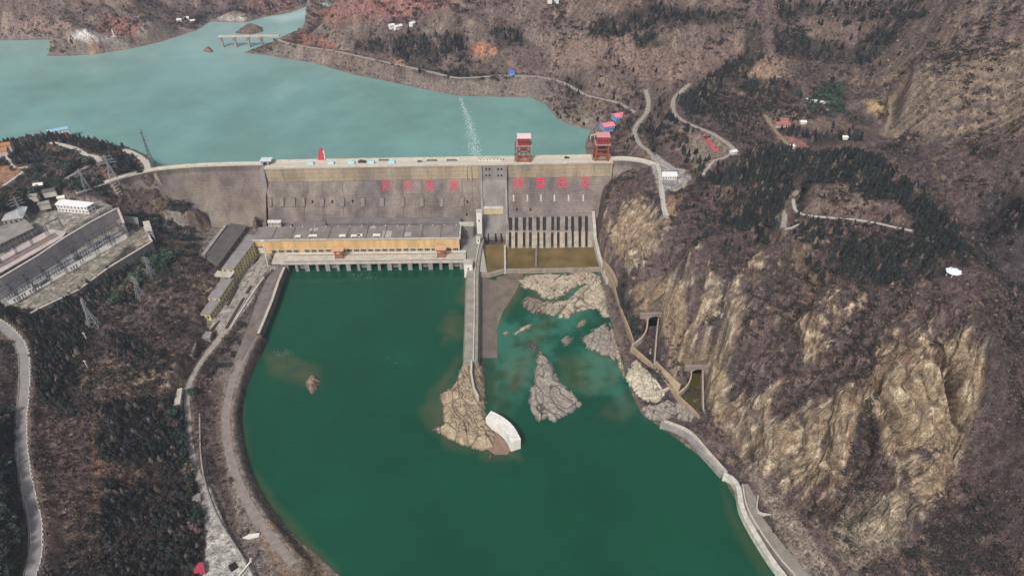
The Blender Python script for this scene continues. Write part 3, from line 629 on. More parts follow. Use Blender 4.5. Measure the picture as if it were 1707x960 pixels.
ground_mat = attr_mat('ground_cover', fine=.9, bscale=.5, bstr=.85, bdist=1.8)
co = np.stack([VX, VY, VZ], -1).reshape(-1, 3)
idx = np.arange(GNX * GNY).reshape(GNY, GNX)
quads = np.stack([idx[:-1, :-1], idx[1:, :-1], idx[1:, 1:], idx[:-1, 1:]], -1).reshape(-1, 4)
QK = np.ones(len(quads), bool)
MOUTHS = [(1090, 543, 3, 12.5, 12.0), (1162.5, 630, 2, 11.5, 11.0)]
for px, py, z, w, h in MOUTHS:               # open the hillside where the tunnels go in
    p = U(px, py, z); q = co[quads]; k = QK & (np.abs(q[:, :, 0].mean(1) - p.x) < w / 2 - .2) & (q[:, :, 1].mean(1) > p.y - 1) & (q[:, :, 1].mean(1) < p.y + 10) & (q[:, :, 2].min(1) < z + h - 1.5) & (q[:, :, 2].max(1) > z - .6)
    QK &= ~k
fl_ = (np.maximum(cl, lr)[:-1, :-1].ravel() < .4)
terrain = big_mesh('terrain', co, quads[QK], ground_mat, col=C.reshape(-1, 3)); terrain.data.polygons.foreach_set('use_smooth', fl_[QK]); tag(terrain, kind='structure')
def ground_z(x, y):
    """height of the terrain sheet under a point"""
    px, py = proj(x, y, 55.0)
    j = (px - gx[0]) / 2.0; i = np.interp(-py, -gy, np.arange(GNY))
    i0 = int(min(max(i, 0), GNY - 2)); j0 = int(min(max(j, 0), GNX - 2)); fi, fj = i - i0, j - j0
    return float(H[i0, j0] * (1 - fi) * (1 - fj) + H[i0 + 1, j0] * fi * (1 - fj) + H[i0, j0 + 1] * (1 - fi) * fj + H[i0 + 1, j0 + 1] * fi * fj)
def on_ground(px, py, z0=40.0):
    """the first point of the terrain along the photograph's line of sight"""
    d = ray(px, py); t = 250.0
    while t < 4000:
        p = np.array([0, 0, CAMZ]) + d * t
        if ground_z(p[0], p[1]) >= p[2]: return Vector((p[0], p[1], ground_z(p[0], p[1])))
        t += 1.5
    return U(px, py, z0)

# ------------------------------------------------------------------ water
def water_sheet(name, poly, z, mat, attrs_fn, step_px=4.0, grow=3.0):
    pp = np.array([proj(p[0], p[1], z) for p in poly]); lo = pp.min(0) - 20; hi = pp.max(0) + 20
    lo = np.maximum(lo, (-265, -20)); hi = np.minimum(hi, (1975, 1115))
    ax = np.arange(lo[0], hi[0], step_px); ay = np.arange(hi[1], lo[1], -step_px)
    A, B = np.meshgrid(ax, ay); X, Y = Uarr(A, B, z); d = signed(X, Y, poly)
    keep = d < grow; k = keep[:-1, :-1] | keep[1:, :-1] | keep[1:, 1:] | keep[:-1, 1:]
    ix = np.arange(A.size).reshape(A.shape); q = np.stack([ix[:-1, :-1], ix[1:, :-1], ix[1:, 1:], ix[:-1, 1:]], -1)[k]
    used = np.unique(q); rm = np.full(A.size, -1); rm[used] = np.arange(len(used)); q = rm[q]
    cc = np.stack([X, Y, np.full(X.shape, z)], -1).reshape(-1, 3)[used]
    at = {k_: v.ravel()[used] for k_, v in attrs_fn(A, B, X, Y, d).items()}
    o = big_mesh(name, cc, q, mat, attrs=at); return tag(o, kind='structure')
def water_mat(name, deep, shallow, pale, rough, wave, wscale):
    m, t, b = new_mat(name, rough, .5)
    a = t.nodes.new('ShaderNodeAttribute'); a.attribute_name = 'shoal'
    a2 = t.nodes.new('ShaderNodeAttribute'); a2.attribute_name = 'pale_and_haze'
    n = noise_node(t, .012, 4, .6); r = ramp(t, n.outputs[0], [(.35, [c * .86 for c in deep]), (.65, [c * 1.12 for c in deep])])
    c1 = mix(t, a.outputs['Fac'], r.outputs[0], shallow); c2 = mix(t, a2.outputs['Fac'], c1, pale)
    t.links.new(c2, b.inputs['Base Color']); b.inputs['IOR'].default_value = 1.33
    g = t.nodes.new('ShaderNodeNewGeometry'); mp = t.nodes.new('ShaderNodeMapping'); mp.inputs['Scale'].default_value = (.55, 1.4, 1)
    t.links.new(g.outputs['Position'], mp.inputs[0]); w = noise_node(t, wscale, 4, .6, mp.outputs[0], .6)
    bump(t, b, w.outputs[0], wave, 1.0); return m
SHOALS = [([(440,590),(470,585),(530,610),(535,650),(500,640),(450,625)], .55), ([(735,540),(755,520),(775,530),(772,565),(740,570)], .5), ([(700,690),(725,640),(770,590),(745,700),(790,755),(740,745)], .55), ([(775,455),(790,455),(782,520),(765,500)], .6),
          ([(800,468),(828,468),(828,600),(800,600)], .85), ([(845,590),(890,585),(880,640),(850,655),(835,620)], .75), ([(930,600),(1000,580),(1040,610),(1030,640),(980,660),(940,640)], .55), ([(830,470),(880,455),(870,490),(840,530)], .8), ([(850,560),(930,520),(900,580),(860,600)], .45),
          ([(1000,690),(1040,650),(1060,680),(1040,705)], .4), ([(800,740),(850,740),(870,765),(800,765)], .6), ([(880,480),(960,470),(1000,500),(960,530),(890,520)], .55), ([(395,640),(402,640),(415,770),(470,850),(560,945),(570,975),(500,920),(420,840)], .5), ([(1200,810),(1230,860),(1290,960),(1270,960),(1215,870)], .35), ([(800,600),(830,600),(860,700),(820,690)], .3)]
def dn_attrs(A, B, X, Y, d):
    s = np.zeros_like(A); nz = fbm(X, Y, 16, 4, 201, .65); nz2 = fbm(X, Y, 60, 3, 205)
    for q, k in SHOALS:
        s = np.maximum(s, k * sstep(9, -9, signed(A, B, q) + 16 * nz))
    s = s * (.75 + .9 * np.clip(nz, -.4, .4)); near = sstep(470, 440, B) * (A < 780) 
    return {'shoal': np.clip(s, 0, 1), 'pale_and_haze': np.clip(.6 * sstep(-.1, .4, nz2 + .5 * nz) * sstep(795, 830, A) * sstep(720, 640, B), 0, 1)}
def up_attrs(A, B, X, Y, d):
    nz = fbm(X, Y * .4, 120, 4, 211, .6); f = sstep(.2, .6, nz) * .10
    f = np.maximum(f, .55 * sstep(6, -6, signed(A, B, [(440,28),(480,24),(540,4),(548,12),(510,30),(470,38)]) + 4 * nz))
    return {'shoal': np.zeros_like(A), 'pale_and_haze': np.clip(f + .25 * sstep(150, 60, B), 0, 1)}  # far water paled: haze and sky reflection put into its colour
dn_mat = water_mat('tailwater', (.003, .057, .029), (.095, .085, .040), (.045, .175, .125), .14, .10, .35)
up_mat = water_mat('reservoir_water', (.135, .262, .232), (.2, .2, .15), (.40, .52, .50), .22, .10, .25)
water_sheet('river_water', DOWN, Z_DN, dn_mat, dn_attrs, 3.0)
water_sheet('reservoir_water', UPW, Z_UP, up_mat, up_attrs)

# ------------------------------------------------------------------ haze
hz_m = bpy.data.materials.new('haze_air'); hz_m.use_nodes = True; hz_m.node_tree.nodes.clear()
pv = hz_m.node_tree.nodes.new('ShaderNodeVolumePrincipled'); ho = hz_m.node_tree.nodes.new('ShaderNodeOutputMaterial')
pv.inputs['Color'].default_value = (.82, .88, 1.0, 1); pv.inputs['Density'].default_value = .00011; pv.inputs['Anisotropy'].default_value = .3
hz_m.node_tree.links.new(pv.outputs[0], ho.inputs['Volume'])
hzb = MB(); hzb.box((0, float(TY.max()) / 2, -10), float(np.abs(TX).max()) * 2 + 400, float(TY.max()) + 1200, 520)
haze = hzb.build('haze', hz_m); tag(haze, kind='stuff')
# ------------------------------------------------------------------ roads as draped strips
pale_road = weathered('pale_concrete_road', (.35, .315, .275), .7, .3)
white_road = weathered('white_concrete_path', (.53, .49, .43), .75, .3)
dirt_road = weathered('dirt_track', (.27, .21, .15), .8, .2)
stone_path = weathered('stone_bank_path', (.27, .23, .20), .72, .25)
grey_asph = weathered('worn_asphalt', (.27, .245, .235), .82, .15)
kerb_m = weathered('kerb_concrete', (.5, .47, .43), .8, .4)
for i, (nm, wd, path, ck) in enumerate(ROADS_W):
    mb = MB(); P = [Vector(q) for q in path]; n = len(P); rows = []
    for j in range(n):
        d = P[min(j + 1, n - 1)] - P[max(j - 1, 0)]; d.z = 0; d.normalize(); r = Vector((d.y, -d.x, 0))
        w = wd / 2 * (1 + .07 * math.sin(j * .9 + i) + .09 * math.sin(j * 2.7 + 2 * i) + random.uniform(-.06, .06))
        rows.append([P[j] + r * s_ * w + Vector((0, 0, .12)) for s_ in (-1, 1)])
    vs = [v for a in rows for v in a]; fs = [(2 * k, 2 * k + 1, 2 * k + 3, 2 * k + 2) for k in range(n - 1)]
    mb.add(vs, fs); m_ = {'pale': pale_road, 'white': white_road, 'dirt': dirt_road, 'stone': stone_path}[ck]
    if i == 0: m_ = grey_asph
    o = mb.build(nm, m_); tag(o, kind='structure')
    if i in (0, 7):                          # kerbs
        for s_ in (0, 1):
            k = MB(); wall_strip(k, [a[s_] for a in rows], .5, [a[s_].z - .5 for a in rows], [a[s_].z + .14 for a in rows]); tag(k.build('kerb', kerb_m), kind='structure')

# ------------------------------------------------------------------ the dam
conc_face = weathered('stained_dam_face', (.215, .183, .168), .56, .06, True, bmp=.25, lift=2.6)
conc_tan = weathered('tan_dam_concrete', (.36, .30, .23), .7, .07, True, lift=5)
conc_deck = weathered('crest_deck', (.62, .55, .45), .8, .2)
conc_grey = weathered('grey_concrete', (.30, .28, .265), .7, .15, True)
conc_mid = weathered('old_concrete', (.245, .22, .20), .65, .12, True)
conc_pale = weathered('pale_concrete', (.52, .47, .40), .75, .15, True)
conc_white = weathered('white_concrete', (.74, .71, .64), .82, .2, True)
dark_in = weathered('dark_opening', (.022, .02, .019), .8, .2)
cream = weathered('cream_concrete', (.42, .34, .19), .75, .2, True)
A0, B0 = U(440, 281, 73), U(1022, 271, 73)
SD = (B0 - A0); SD.z = 0; SLEN = SD.length; SD.normalize(); DN = Vector((SD.y, -SD.x, 0))   # along the crest, and downstream
SLP = .75
Z_BAND = on_plane(620, 301, A0, DN).z
def DP(s, d, z): return Vector((A0.x + SD.x * s + DN.x * d, A0.y + SD.y * s + DN.y * d, z))
def s_at(px, py, z):                          # distance along the crest of a picture column
    p = U(px, py, z); return (Vector((p.x, p.y, 0)) - Vector((A0.x, A0.y, 0))).dot(SD)
FN = (DN + Vector((0, 0, 1)) * SLP).normalized(); F0 = DP(0, 0, Z_BAND)
def face(px, py): return on_plane(px, py, F0, FN)
def dfz(z): return max(0, (Z_BAND - z) * SLP)
dam = empty('concrete_dam', DP(SLEN / 2, 0, 0), 'long concrete gravity dam with red lettering on its stained downstream face', 'dam')
DW = 18.0
mb = MB(); s_pier0, s_pier1 = s_at(803, 300, 60), s_at(842, 300, 60); s_end = SLEN
sp_z = face(915, 361).z
s_spill = s_at(986, 375, 18)
def prof(s, zb=-3):
    return [DP(s, -DW, -4), DP(s, dfz(zb), zb - 1), DP(s, dfz(zb), zb), DP(s, 0, Z_BAND), DP(s, 0, 72.6), DP(s, -DW, 72.6)]
mb.sweep([0, s_pier0], lambda i: prof([0, s_pier0][i]))
mb.sweep([s_pier0, s_spill], lambda i: prof([s_pier0, s_spill][i], sp_z))
mb.sweep([s_spill, s_end], lambda i: prof([s_spill, s_end][i]))
mb.build('dam_face', conc_face, dam)
for a, b in ((0, s_pier0), (s_pier1, s_end)):
    m2 = MB()
    n = max(1, int((b - a) / 20)); 
    for k in range(n):
        x0, x1 = a + (b - a) * k / n, a + (b - a) * (k + 1) / n - .18
        m2.hexa([DP(x0, 0, Z_BAND), DP(x1, 0, Z_BAND), DP(x1, .5, Z_BAND), DP(x0, .5, Z_BAND), DP(x0, 0, 72.4), DP(x1, 0, 72.4), DP(x1, .5, 72.4), DP(x0, .5, 72.4)])
    m2.build('crest_band', conc_tan, dam)
m3 = MB(); m3.hexa([DP(0, -DW - 1, 72.6), DP(s_end, -DW - 1, 72.6), DP(s_end, 1.2, 72.6), DP(0, 1.2, 72.6), DP(0, -DW - 1, 73.2), DP(s_end, -DW - 1, 73.2), DP(s_end, 1.2, 73.2), DP(0, 1.2, 73.2)])
m3.build('crest_deck', conc_deck, dam)
m4 = MB(); m4.hexa([DP(0, -12, 73.2), DP(s_end, -12, 73.2), DP(s_end, -4, 73.2), DP(0, -4, 73.2), DP(0, -12, 73.26), DP(s_end, -12, 73.26), DP(s_end, -4, 73.26), DP(0, -4, 73.26)])
m4.build('crest_roadway', weathered('crest_road', (.54, .485, .40), .85, .3), dam)
for d_ in (-DW - .8, .9):
    m5 = MB(); m5.hexa([DP(0, d_ - .2, 73.2), DP(s_end, d_ - .2, 73.2), DP(s_end, d_ + .2, 73.2), DP(0, d_ + .2, 73.2), DP(0, d_ - .2, 74.3), DP(s_end, d_ - .2, 74.3), DP(s_end, d_ + .2, 74.3), DP(0, d_ + .2, 74.3)])
    m5.build('parapet', conc_pale, dam)
# wings: left one bending down the valley side, right one bending on to the hill
def wing(pxs, wid, faced, name, mat, zb_fn, par):
    P = [U(px, py, 73.0) for px, py in pxs]; P = [Vector(q) for q in catmull([tuple(p) for p in P], 8)]; n = len(P)
    mb = MB(); mt = MB(); mp = MB()
    def frame(i):
        d = P[min(i + 1, n - 1)] - P[max(i - 1, 0)]; d.z = 0; d.normalize(); return Vector((d.y, -d.x, 0))
    def pr(i):
        q, r = P[i], frame(i); zb = zb_fn(i / (n - 1))
        def at(dd, z): return (q.x + r.x * dd, q.y + r.y * dd, z)
        return [at(-wid, zb - 3), at((66 - zb) * SLP, zb - 1), at((66 - zb) * SLP, zb), at(0, 66), at(0, 72.6), at(-wid, 72.6)]
    mb.sweep(P, pr)
    def pt(i):
        q, r = P[i], frame(i)
        def at(dd, z): return (q.x + r.x * dd, q.y + r.y * dd, z)
        return [at(-wid - .6, 72.6), at(.8, 72.6), at(.8, 73.2), at(-wid - .6, 73.2)]
    mt.sweep(P, pt)
    for dd in (-wid - .3, .6):
        def pp_(i, dd=dd):
            q, r = P[i], frame(i)
            def at(e, z): return (q.x + r.x * e, q.y + r.y * e, z)
            return [at(dd - .2, 73.2), at(dd + .2, 73.2), at(dd + .2, 74.2), at(dd - .2, 74.2)]
        mp.sweep(P, pp_)
    w = mb.build(name, mat, par); mt.build('wing_deck', conc_deck, w); mp.build('wing_parapet', conc_pale, w)
    return P
wing_face = weathered('wing_face', (.205, .172, .150), .6, .06, True, lift=2.6)
wing([(128,323),(160,312),(193,301),(228,291),(262,284),(300,280),(340,277.5),(400,275.5),(440.3,275)], 6, None, 'dam_wing', wing_face, lambda t: 6, dam)
wing([(1021.7,267.5),(1040,267),(1060,269),(1078,273),(1092,280)], 7, None, 'dam_wing', conc_face, lambda t: 30 + 20 * t, dam)
# grey end of the crest block on the left
m = MB(); m.hexa([DP(-5, -DW, 40), DP(.2, -DW, 40), DP(.2, 7, 40), DP(-5, 7, 40), DP(-5, -DW, 72.5), DP(.2, -DW, 72.5), DP(.2, 1.2, 72.5), DP(-5, 1.2, 72.5)]); m.build('end_block', conc_mid, dam)
# joints between the concrete blocks, and the rows of stub buttresses
for px in (506, 537, 571, 605, 636, 671, 703, 736, 770, 787): 
    a = face(px, 302.5); s = (Vector((a.x, a.y, 0)) - Vector((A0.x, A0.y, 0))).dot(SD)
    j = MB(); zt = Z_BAND - .3; zb = 14
    j.hexa([DP(s - .2, dfz(zb), zb), DP(s + .2, dfz(zb), zb), DP(s + .2, dfz(zb) + .25, zb), DP(s - .2, dfz(zb) + .25, zb), DP(s - .2, dfz(zt), zt), DP(s + .2, dfz(zt), zt), DP(s + .2, dfz(zt) + .25, zt), DP(s - .2, dfz(zt) + .25, zt)])
    j.build('block_joint', weathered('joint', (.10, .085, .08), .7, .2), dam)
def stub(px, y0, y1, w, out, mat, name='stub_buttress'):
    a, b = face(px, y0), face(px, y1); s = (Vector((a.x, a.y, 0)) - Vector((A0.x, A0.y, 0))).dot(SD); m = MB()
    za, zb = a.z, b.z; da, db = dfz(za), dfz(zb)
    m.hexa([DP(s - w / 2, db - 1, zb), DP(s + w / 2, db - 1, zb), DP(s + w / 2, db + out * .8, zb), DP(s - w / 2, db + out * .8, zb), DP(s - w / 2, da - 1, za), DP(s + w / 2, da - 1, za), DP(s + w / 2, da + out, za), DP(s - w / 2, da + out, za)])
    m.build(name, mat, dam)
stub_m = weathered('stub_concrete', (.235, .195, .175), .7, .2, True)
for px in (450, 470, 489, 505, 537, 571, 605, 637, 671, 703, 736, 770): stub(px, 329, 343, 4.6, 2.6, stub_m)
for px in (856, 879, 901.5, 924, 947.5, 972): stub(px, 324.5, 335, 1.7, 1.6, conc_pale, 'thin_buttress')
def ledge(x0, x1, y, out, h, mat, nm='ledge'):
    a, b = face(x0, y), face(x1, y); s0 = (a - A0).dot(SD); s1 = (b - A0).dot(SD); z = a.z; d = dfz(z); m = MB()
    m.hexa([DP(s0, d - 1, z - h), DP(s1, d - 1, z - h), DP(s1, d + out, z - h), DP(s0, d + out, z - h), DP(s0, d - 1, z), DP(s1, d - 1, z), DP(s1, d + out, z), DP(s0, d + out, z)]); m.build(nm, mat, dam)
ledge(446, 800, 328.5, .5, .8, conc_mid); ledge(446, 800, 345, .4, .6, conc_mid); ledge(846, 984, 341, .4, .6, conc_mid)
ledge(845, 984, 357, .7, 1.8, stub_m); ledge(846, 984, 322, .4, .5, conc_mid)
for px, py in ((521, 337), (554, 337), (588, 336), (778, 358), (779, 337), (862, 350), (884, 350)):
    a = face(px, py); s = (a - A0).dot(SD); m = MB(); d = dfz(a.z)
    m.hexa([DP(s - .9, d - 2, a.z - 1), DP(s + .9, d - 2, a.z - 1), DP(s + .9, d + .9, a.z - 1), DP(s - .9, d + .9, a.z - 1), DP(s - .9, d - 2, a.z + 1.6), DP(s + .9, d - 2, a.z + 1.6), DP(s + .9, d + .15, a.z + 1.6), DP(s - .9, d + .15, a.z + 1.6)]); m.build('gallery_opening', dark_in, dam)
for px in (777, 785):
    s = s_at(px, 285, 66); m = MB(); m.hexa([DP(s - .8, .4, Z_BAND - 2), DP(s + .8, .4, Z_BAND - 2), DP(s + .8, 2.0, Z_BAND - 2), DP(s - .8, 2.0, Z_BAND - 2), DP(s - .8, .4, 72.5), DP(s + .8, .4, 72.5), DP(s + .8, 1.7, 72.5), DP(s - .8, 1.7, 72.5)]); m.build('crest_rib', conc_tan, dam)
# lettering
red_paint = weathered('red_paint', (.66, .055, .11), .8, .5)
def glyph(ch, px, py, size):
    c = bpy.data.curves.new('glyph', 'FONT'); c.body = ch; c.size = size; c.align_x = 'CENTER'; c.align_y = 'CENTER'; c.extrude = .25; c.offset = -.03; c.resolution_u = 3
    t = bpy.data.objects.new('glyph', c); COL.objects.link(t)
    dg = bpy.context.evaluated_depsgraph_get(); me = bpy.data.meshes.new_from_object(t.evaluated_get(dg)); bpy.data.objects.remove(t)
    o = bpy.data.objects.new('painted_character', me); COL.objects.link(o); me.materials.clear(); me.materials.append(red_paint)
    p = face(px, py) + FN * .3
    xax = SD; zax = FN; yax = zax.cross(xax)
    bb = [v.co for v in me.vertices]; cx = (min(b.x for b in bb) + max(b.x for b in bb)) / 2; cy = (min(b.y for b in bb) + max(b.y for b in bb)) / 2
    for v in me.vertices: v.co.x = (v.co.x - cx) * .80; v.co.y = (v.co.y - cy) * 1.15
    o.parent = dam; o.matrix_parent_inverse = Matrix.Translation(dam.location).inverted()
    o.matrix_basis = Matrix(((xax.x, yax.x, zax.x, p.x), (xax.y, yax.y, zax.y, p.y), (xax.z, yax.z, zax.z, p.z), (0, 0, 0, 1)))
for ch, px, py in (('黄', 643.5, 308), ('河', 680, 308), ('安', 717, 308), ('澜', 755.5, 307.5)): glyph(ch, px, py, 14.5)
for ch, px, py in (('国', 865, 304), ('泰', 901, 303), ('民', 938, 303.5), ('安', 976, 303)): glyph(ch, px, py, 16.0)
# separating pier between power house and spillway
pm = MB(); s0, s1 = s_pier0, s_pier1; pz = face(822, 390).z; ph_ = 4.0
pm.sweep([s0, s1], lambda i: (lambda s: [DP(s, -2, -3), DP(s, dfz(2) + ph_, -3), DP(s, dfz(2) + ph_, 2), DP(s, ph_, Z_BAND), DP(s, 2.0, 72.5), DP(s, -2, 72.5)])([s0, s1][i]))
pier = pm.build('separating_pier', weathered('pier_concrete', (.25, .225, .205), .65, .1, True), dam)
for sa in (s0 - 1.6, s1):
    q = MB(); q.sweep([sa, sa + 2.2], lambda i: (lambda s: [DP(s, -1, -3), DP(s, dfz(2) + ph_ + 2.2, -3), DP(s, dfz(2) + ph_ + 2.2, 2), DP(s, ph_ + 2.0, Z_BAND), DP(s, 3.6, 73), DP(s, -1, 73)])([sa, sa + 2.2][i]))
    q.build('side_wall', conc_grey, pier)
def pier_box(px0, py0, px1, py1, out, mat, name, back=2):
    a = face(px0, py0); b = face(px1, py1); sa, sb = (a - A0).dot(SD), (b - A0).dot(SD); za, zb = a.z, b.z
    off = ph_
    k = MB(); k.hexa([DP(sa, dfz(zb) + off - back, zb), DP(sb, dfz(zb) + off - back, zb), DP(sb, dfz(zb) + off + out, zb), DP(sa, dfz(zb) + off + out, zb), DP(sa, dfz(za) + off - back, za), DP(sb, dfz(za) + off - back, za), DP(sb, dfz(za) + off + out, za), DP(sa, dfz(za) + off + out, za)])
    return k.build(name, mat, pier)
pier_box(806, 343, 839, 353, 1.6, cream, 'cream_block'); pier_box(806, 341, 839, 343, 2.6, conc_pale, 'cornice')
for k in range(5): pier_box(809 + k * 6, 305, 810.2 + k * 6, 340, .35, conc_grey, 'rib')
for r_ in range(2):
    for px in (809, 814.5, 829, 834.5):
        a = on_plane(px, 281 + r_ * 10, DP(0, 2.6, 73), DN); s = (a - A0).dot(SD); k = MB()
        k.hexa([DP(s, 1.5, a.z - 2), DP(s + 2, 1.5, a.z - 2), DP(s + 2, 2.9 + r_ * .9, a.z - 2), DP(s, 2.9 + r_ * .9, a.z - 2), DP(s, 1.5, a.z), DP(s + 2, 1.5, a.z), DP(s + 2, 2.7 + r_ * .9, a.z), DP(s, 2.7 + r_ * .9, a.z)]); k.build('dark_recess', dark_in, pier)
# spillway: rows of gate slots between sloping piers
P_TOP = face(915, 361); zt = P_TOP.z; p_bot = U(915, 412, 3.0)
dtop = (P_TOP - A0).dot(DN); dbot = (p_bot - A0).dot(DN); SPN = (DN * (zt - 3.0) + Vector((0, 0, 1)) * (dbot - dtop)).normalized()
def spf(px, py): p = on_plane(px, py, P_TOP, SPN); return (p - A0).dot(SD), (p - A0).dot(DN), p.z
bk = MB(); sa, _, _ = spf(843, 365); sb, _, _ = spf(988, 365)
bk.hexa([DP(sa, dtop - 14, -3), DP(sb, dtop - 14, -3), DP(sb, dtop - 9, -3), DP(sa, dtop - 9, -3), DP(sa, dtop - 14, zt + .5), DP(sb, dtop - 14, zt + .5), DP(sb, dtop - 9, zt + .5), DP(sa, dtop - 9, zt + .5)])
bk.build('slot_back_shade', weathered('slot_back_shade', (.018, .016, .015), .7, .3), dam)  # near-black colour holds the shade at the back of the slots
UP_OP = [(848,854),(858,864),(871.5,877),(881,887),(894,900),(904.5,910.5),(919,924),(928,933.5),(942,947),(952,957.5),(964,970),(975,980.5)]
LO_OP = [(848,852.5),(858.5,863),(871.5,876),(882,886.5),(895.5,899.5),(905.5,909.5),(918.5,923),(928.5,933),(941.5,946),(953,957),(964.5,969),(975.5,980)]
pier_m = weathered('spillway_pier', (.27, .235, .205), .62, .12, True); pier_mx = weathered('half_washed_pier', (.35, .30, .235), .65, .12, True); pier_lo = weathered('washed_pier', (.40, .335, .25), .7, .15, True)
def slab(px0, px1, y0, y1, mat, name, depth=10, out=0.0):
    m = MB(); c = []
    for px, py in ((px0, y1), (px1, y1), (px0, y0), (px1, y0)): c.append(spf(px, py))
    m.hexa([DP(c[0][0], dtop - depth, c[0][2]), DP(c[1][0], dtop - depth, c[1][2]), DP(c[1][0], c[1][1] + out, c[1][2]), DP(c[0][0], c[0][1] + out, c[0][2]),
            DP(c[2][0], dtop - depth, c[2][2]), DP(c[3][0], dtop - depth, c[3][2]), DP(c[3][0], c[3][1] + out, c[3][2]), DP(c[2][0], c[2][1] + out, c[2][2])])
    m.build(name, mat, dam)
ed = [843] + [v for o in UP_OP for v in o] + [988]
for k in range(0, len(ed), 2): slab(ed[k], ed[k + 1], 361, 386, pier_m, 'spillway_pier')
ed = [843] + [v for o in LO_OP for v in o] + [988]
for k in range(0, len(ed), 2): slab(ed[k], ed[k + 1], 386, 413.5, pier_lo if k % 6 else pier_mx, 'spillway_pier', 10, .25)
slot_shade_m = weathered('slot_shade', (.030, .027, .027), .7, .3)  # dark panels in the slots: shade of the deep open conduits as colour
for k, (a, b) in enumerate(UP_OP): slab(a, b, 361.5, 387 if k < 9 else 412, slot_shade_m if k < 9 else dark_in, 'upper_slot_shade', 10, -2.2)
for k, (a, b) in enumerate(LO_OP[:9]): slab(a, b, 387.5, 412, dark_in, 'lower_slot_shade', 10, -2.4)
for k, (a, b) in enumerate(UP_OP[:9]): slab(a, b, 385.6, 388, conc_mid, 'gate_sill', 10, -.6)
for a, b in ((813, 815.5), (824.5, 828), (834, 837.5)): pier_box(a, 386, b, 411, .3, dark_in, 'low_gate')
# right end wall of the spillway running down to the sill
m = MB(); path = [face(989, 352), U(991, 375, 19), U(992, 395, 13), U(999, 425, 10), U(1008, 450, 9), U(1014, 466, 8)]
wall_strip(m, path, 3.4, -3, [p.z for p in path]); o = m.build('spillway_end_wall', conc_pale); tag(o, 'pale wall curving down the right edge of the brown spillway basin', 'retaining wall')

# stilling basin: brown water, sill and dividing walls
sill_m = weathered('sill_concrete', (.33, .27, .215), .65, .15, True)
basin = [(803,408),(990,408),(999,432),(1001,449),(838,452),(800,458)]
brown, t, b = new_mat('silty_water', .18, .5); n_ = noise_node(t, .05, 5, .6); r_ = ramp(t, n_.outputs[0], [(.35, (.085, .062, .018)), (.65, (.17, .115, .045))]); t.links.new(r_.outputs[0], b.inputs['Base Color']); w_ = noise_node(t, .5, 3); bump(t, b, w_.outputs[0], .06, 1)
bw = MB(); bw.add([U(x, y, 2.6) for x, y in basin], [tuple(range(len(basin)))]); tag(bw.build('basin_water', brown), kind='structure')
m = MB(); path = [U(x, y, 4.6) for x, y in ((797, 456), (815, 456), (838, 449.5), (900, 448.5), (1006, 446))]; wall_strip(m, path, 3.2, -4, 4.6)
tag(m.build('basin_sill', sill_m), 'low straight sill wall closing the brown basin below the spillway gates', 'sill wall')
for path_px, z, lab in (([(841.5, 408), (842, 449)], 6.5, 'long pale dividing wall in the brown basin, reaching the sill'), ([(894.5, 408), (893.5, 440)], 5.5, 'short grey dividing wall in the brown basin, stopping before the sill')):
    m = MB(); path = [U(x, y, z) for x, y in path_px]; wall_strip(m, path, 2.0, -2, z); tag(m.build('dividing_wall', conc_pale if z > 6 else conc_mid), lab, 'dividing wall')
# training wall with a roadway, from the dam to the stone islet
m = MB(); tp = [Vector(q) for q in catmull([tuple(U(x, y, 10)) for x, y in ((798, 398), (792, 425), (788, 460), (787, 520), (785, 602))], 6)]
nn = len(tp)
def tw(i):
    q = tp[i]; d = tp[min(i + 1, nn - 1)] - tp[max(i - 1, 0)]; d.normalize(); r = Vector((d.y, -d.x, 0)); r = r if r.x > 0 else -r
    f = lambda e, z: (q.x + r.x * e, q.y + r.y * e, z)
    return [f(-9, -4), f(9, -4), f(6.2, 10), f(-6.2, 10)]
m.sweep(tp, tw); tw_o = m.build('training_wall', weathered('training_wall', (.31, .285, .24), .7, .12)); tag(tw_o, 'long grey training wall with a walkway between green river and spillway pool', 'training wall')
m = MB()
def tw2(i):
    q = tp[i]; d = tp[min(i + 1, nn - 1)] - tp[max(i - 1, 0)]; d.normalize(); r = Vector((d.y, -d.x, 0)); r = r if r.x > 0 else -r
    f = lambda e, z: (q.x + r.x * e, q.y + r.y * e, z)
    return [f(1.6, 10), f(2.8, 10), f(2.8, 11.4), f(1.6, 11.4)]
m.sweep(tp, tw2); m.build('parapet', conc_pale, tw_o)
m = MB(); p4 = [U(x, y, 8) for x, y in ((803, 405), (787, 448), (805, 452))]; m.add([U(803, 400, 9), U(793, 452, 9), U(812, 455, 3.2), U(806, 412, 3.2), U(793, 456, -2), U(812, 457, -2)], [(0, 1, 2, 3), (1, 4, 5, 2)])
tag(m.build('sloping_slab', conc_pale), 'smooth pale sloping slab beside the brown basin at the head of the training wall', 'concrete slab')
m = MB(); m.prism([tuple(U(x, y, .25)[:2]) for x, y in ((800, 462), (829, 468), (829, 596), (800, 596))], -2, .25)
tag(m.build('apron_slab', weathered('wet_apron', (.17, .135, .115), .7, .08, spec=.4)), 'flat mauve apron slab awash along the right of the training wall', 'concrete slab')
m = MB(); m.prism([tuple(U(x, y, .2)[:2]) for x, y in ((828, 462), (872, 452), (871, 462), (860, 486), (838, 520), (829, 545))], -2, .2)
tag(m.build('mud_flat', weathered('mud', (.20, .16, .115), .6, .06)), 'smooth brown mud flat between the apron slab and the pale rocks', 'mud flat')
m = MB(); path = [U(x, y, 11.5) for x, y in ((786, 600), (785.5, 622), (790, 646), (797, 660))]; wall_strip(m, path, 1.6, 2, 11.5); tag(m.build('islet_wall', conc_pale), 'thin pale wall climbing over the stone islet from the training wall', 'wall')
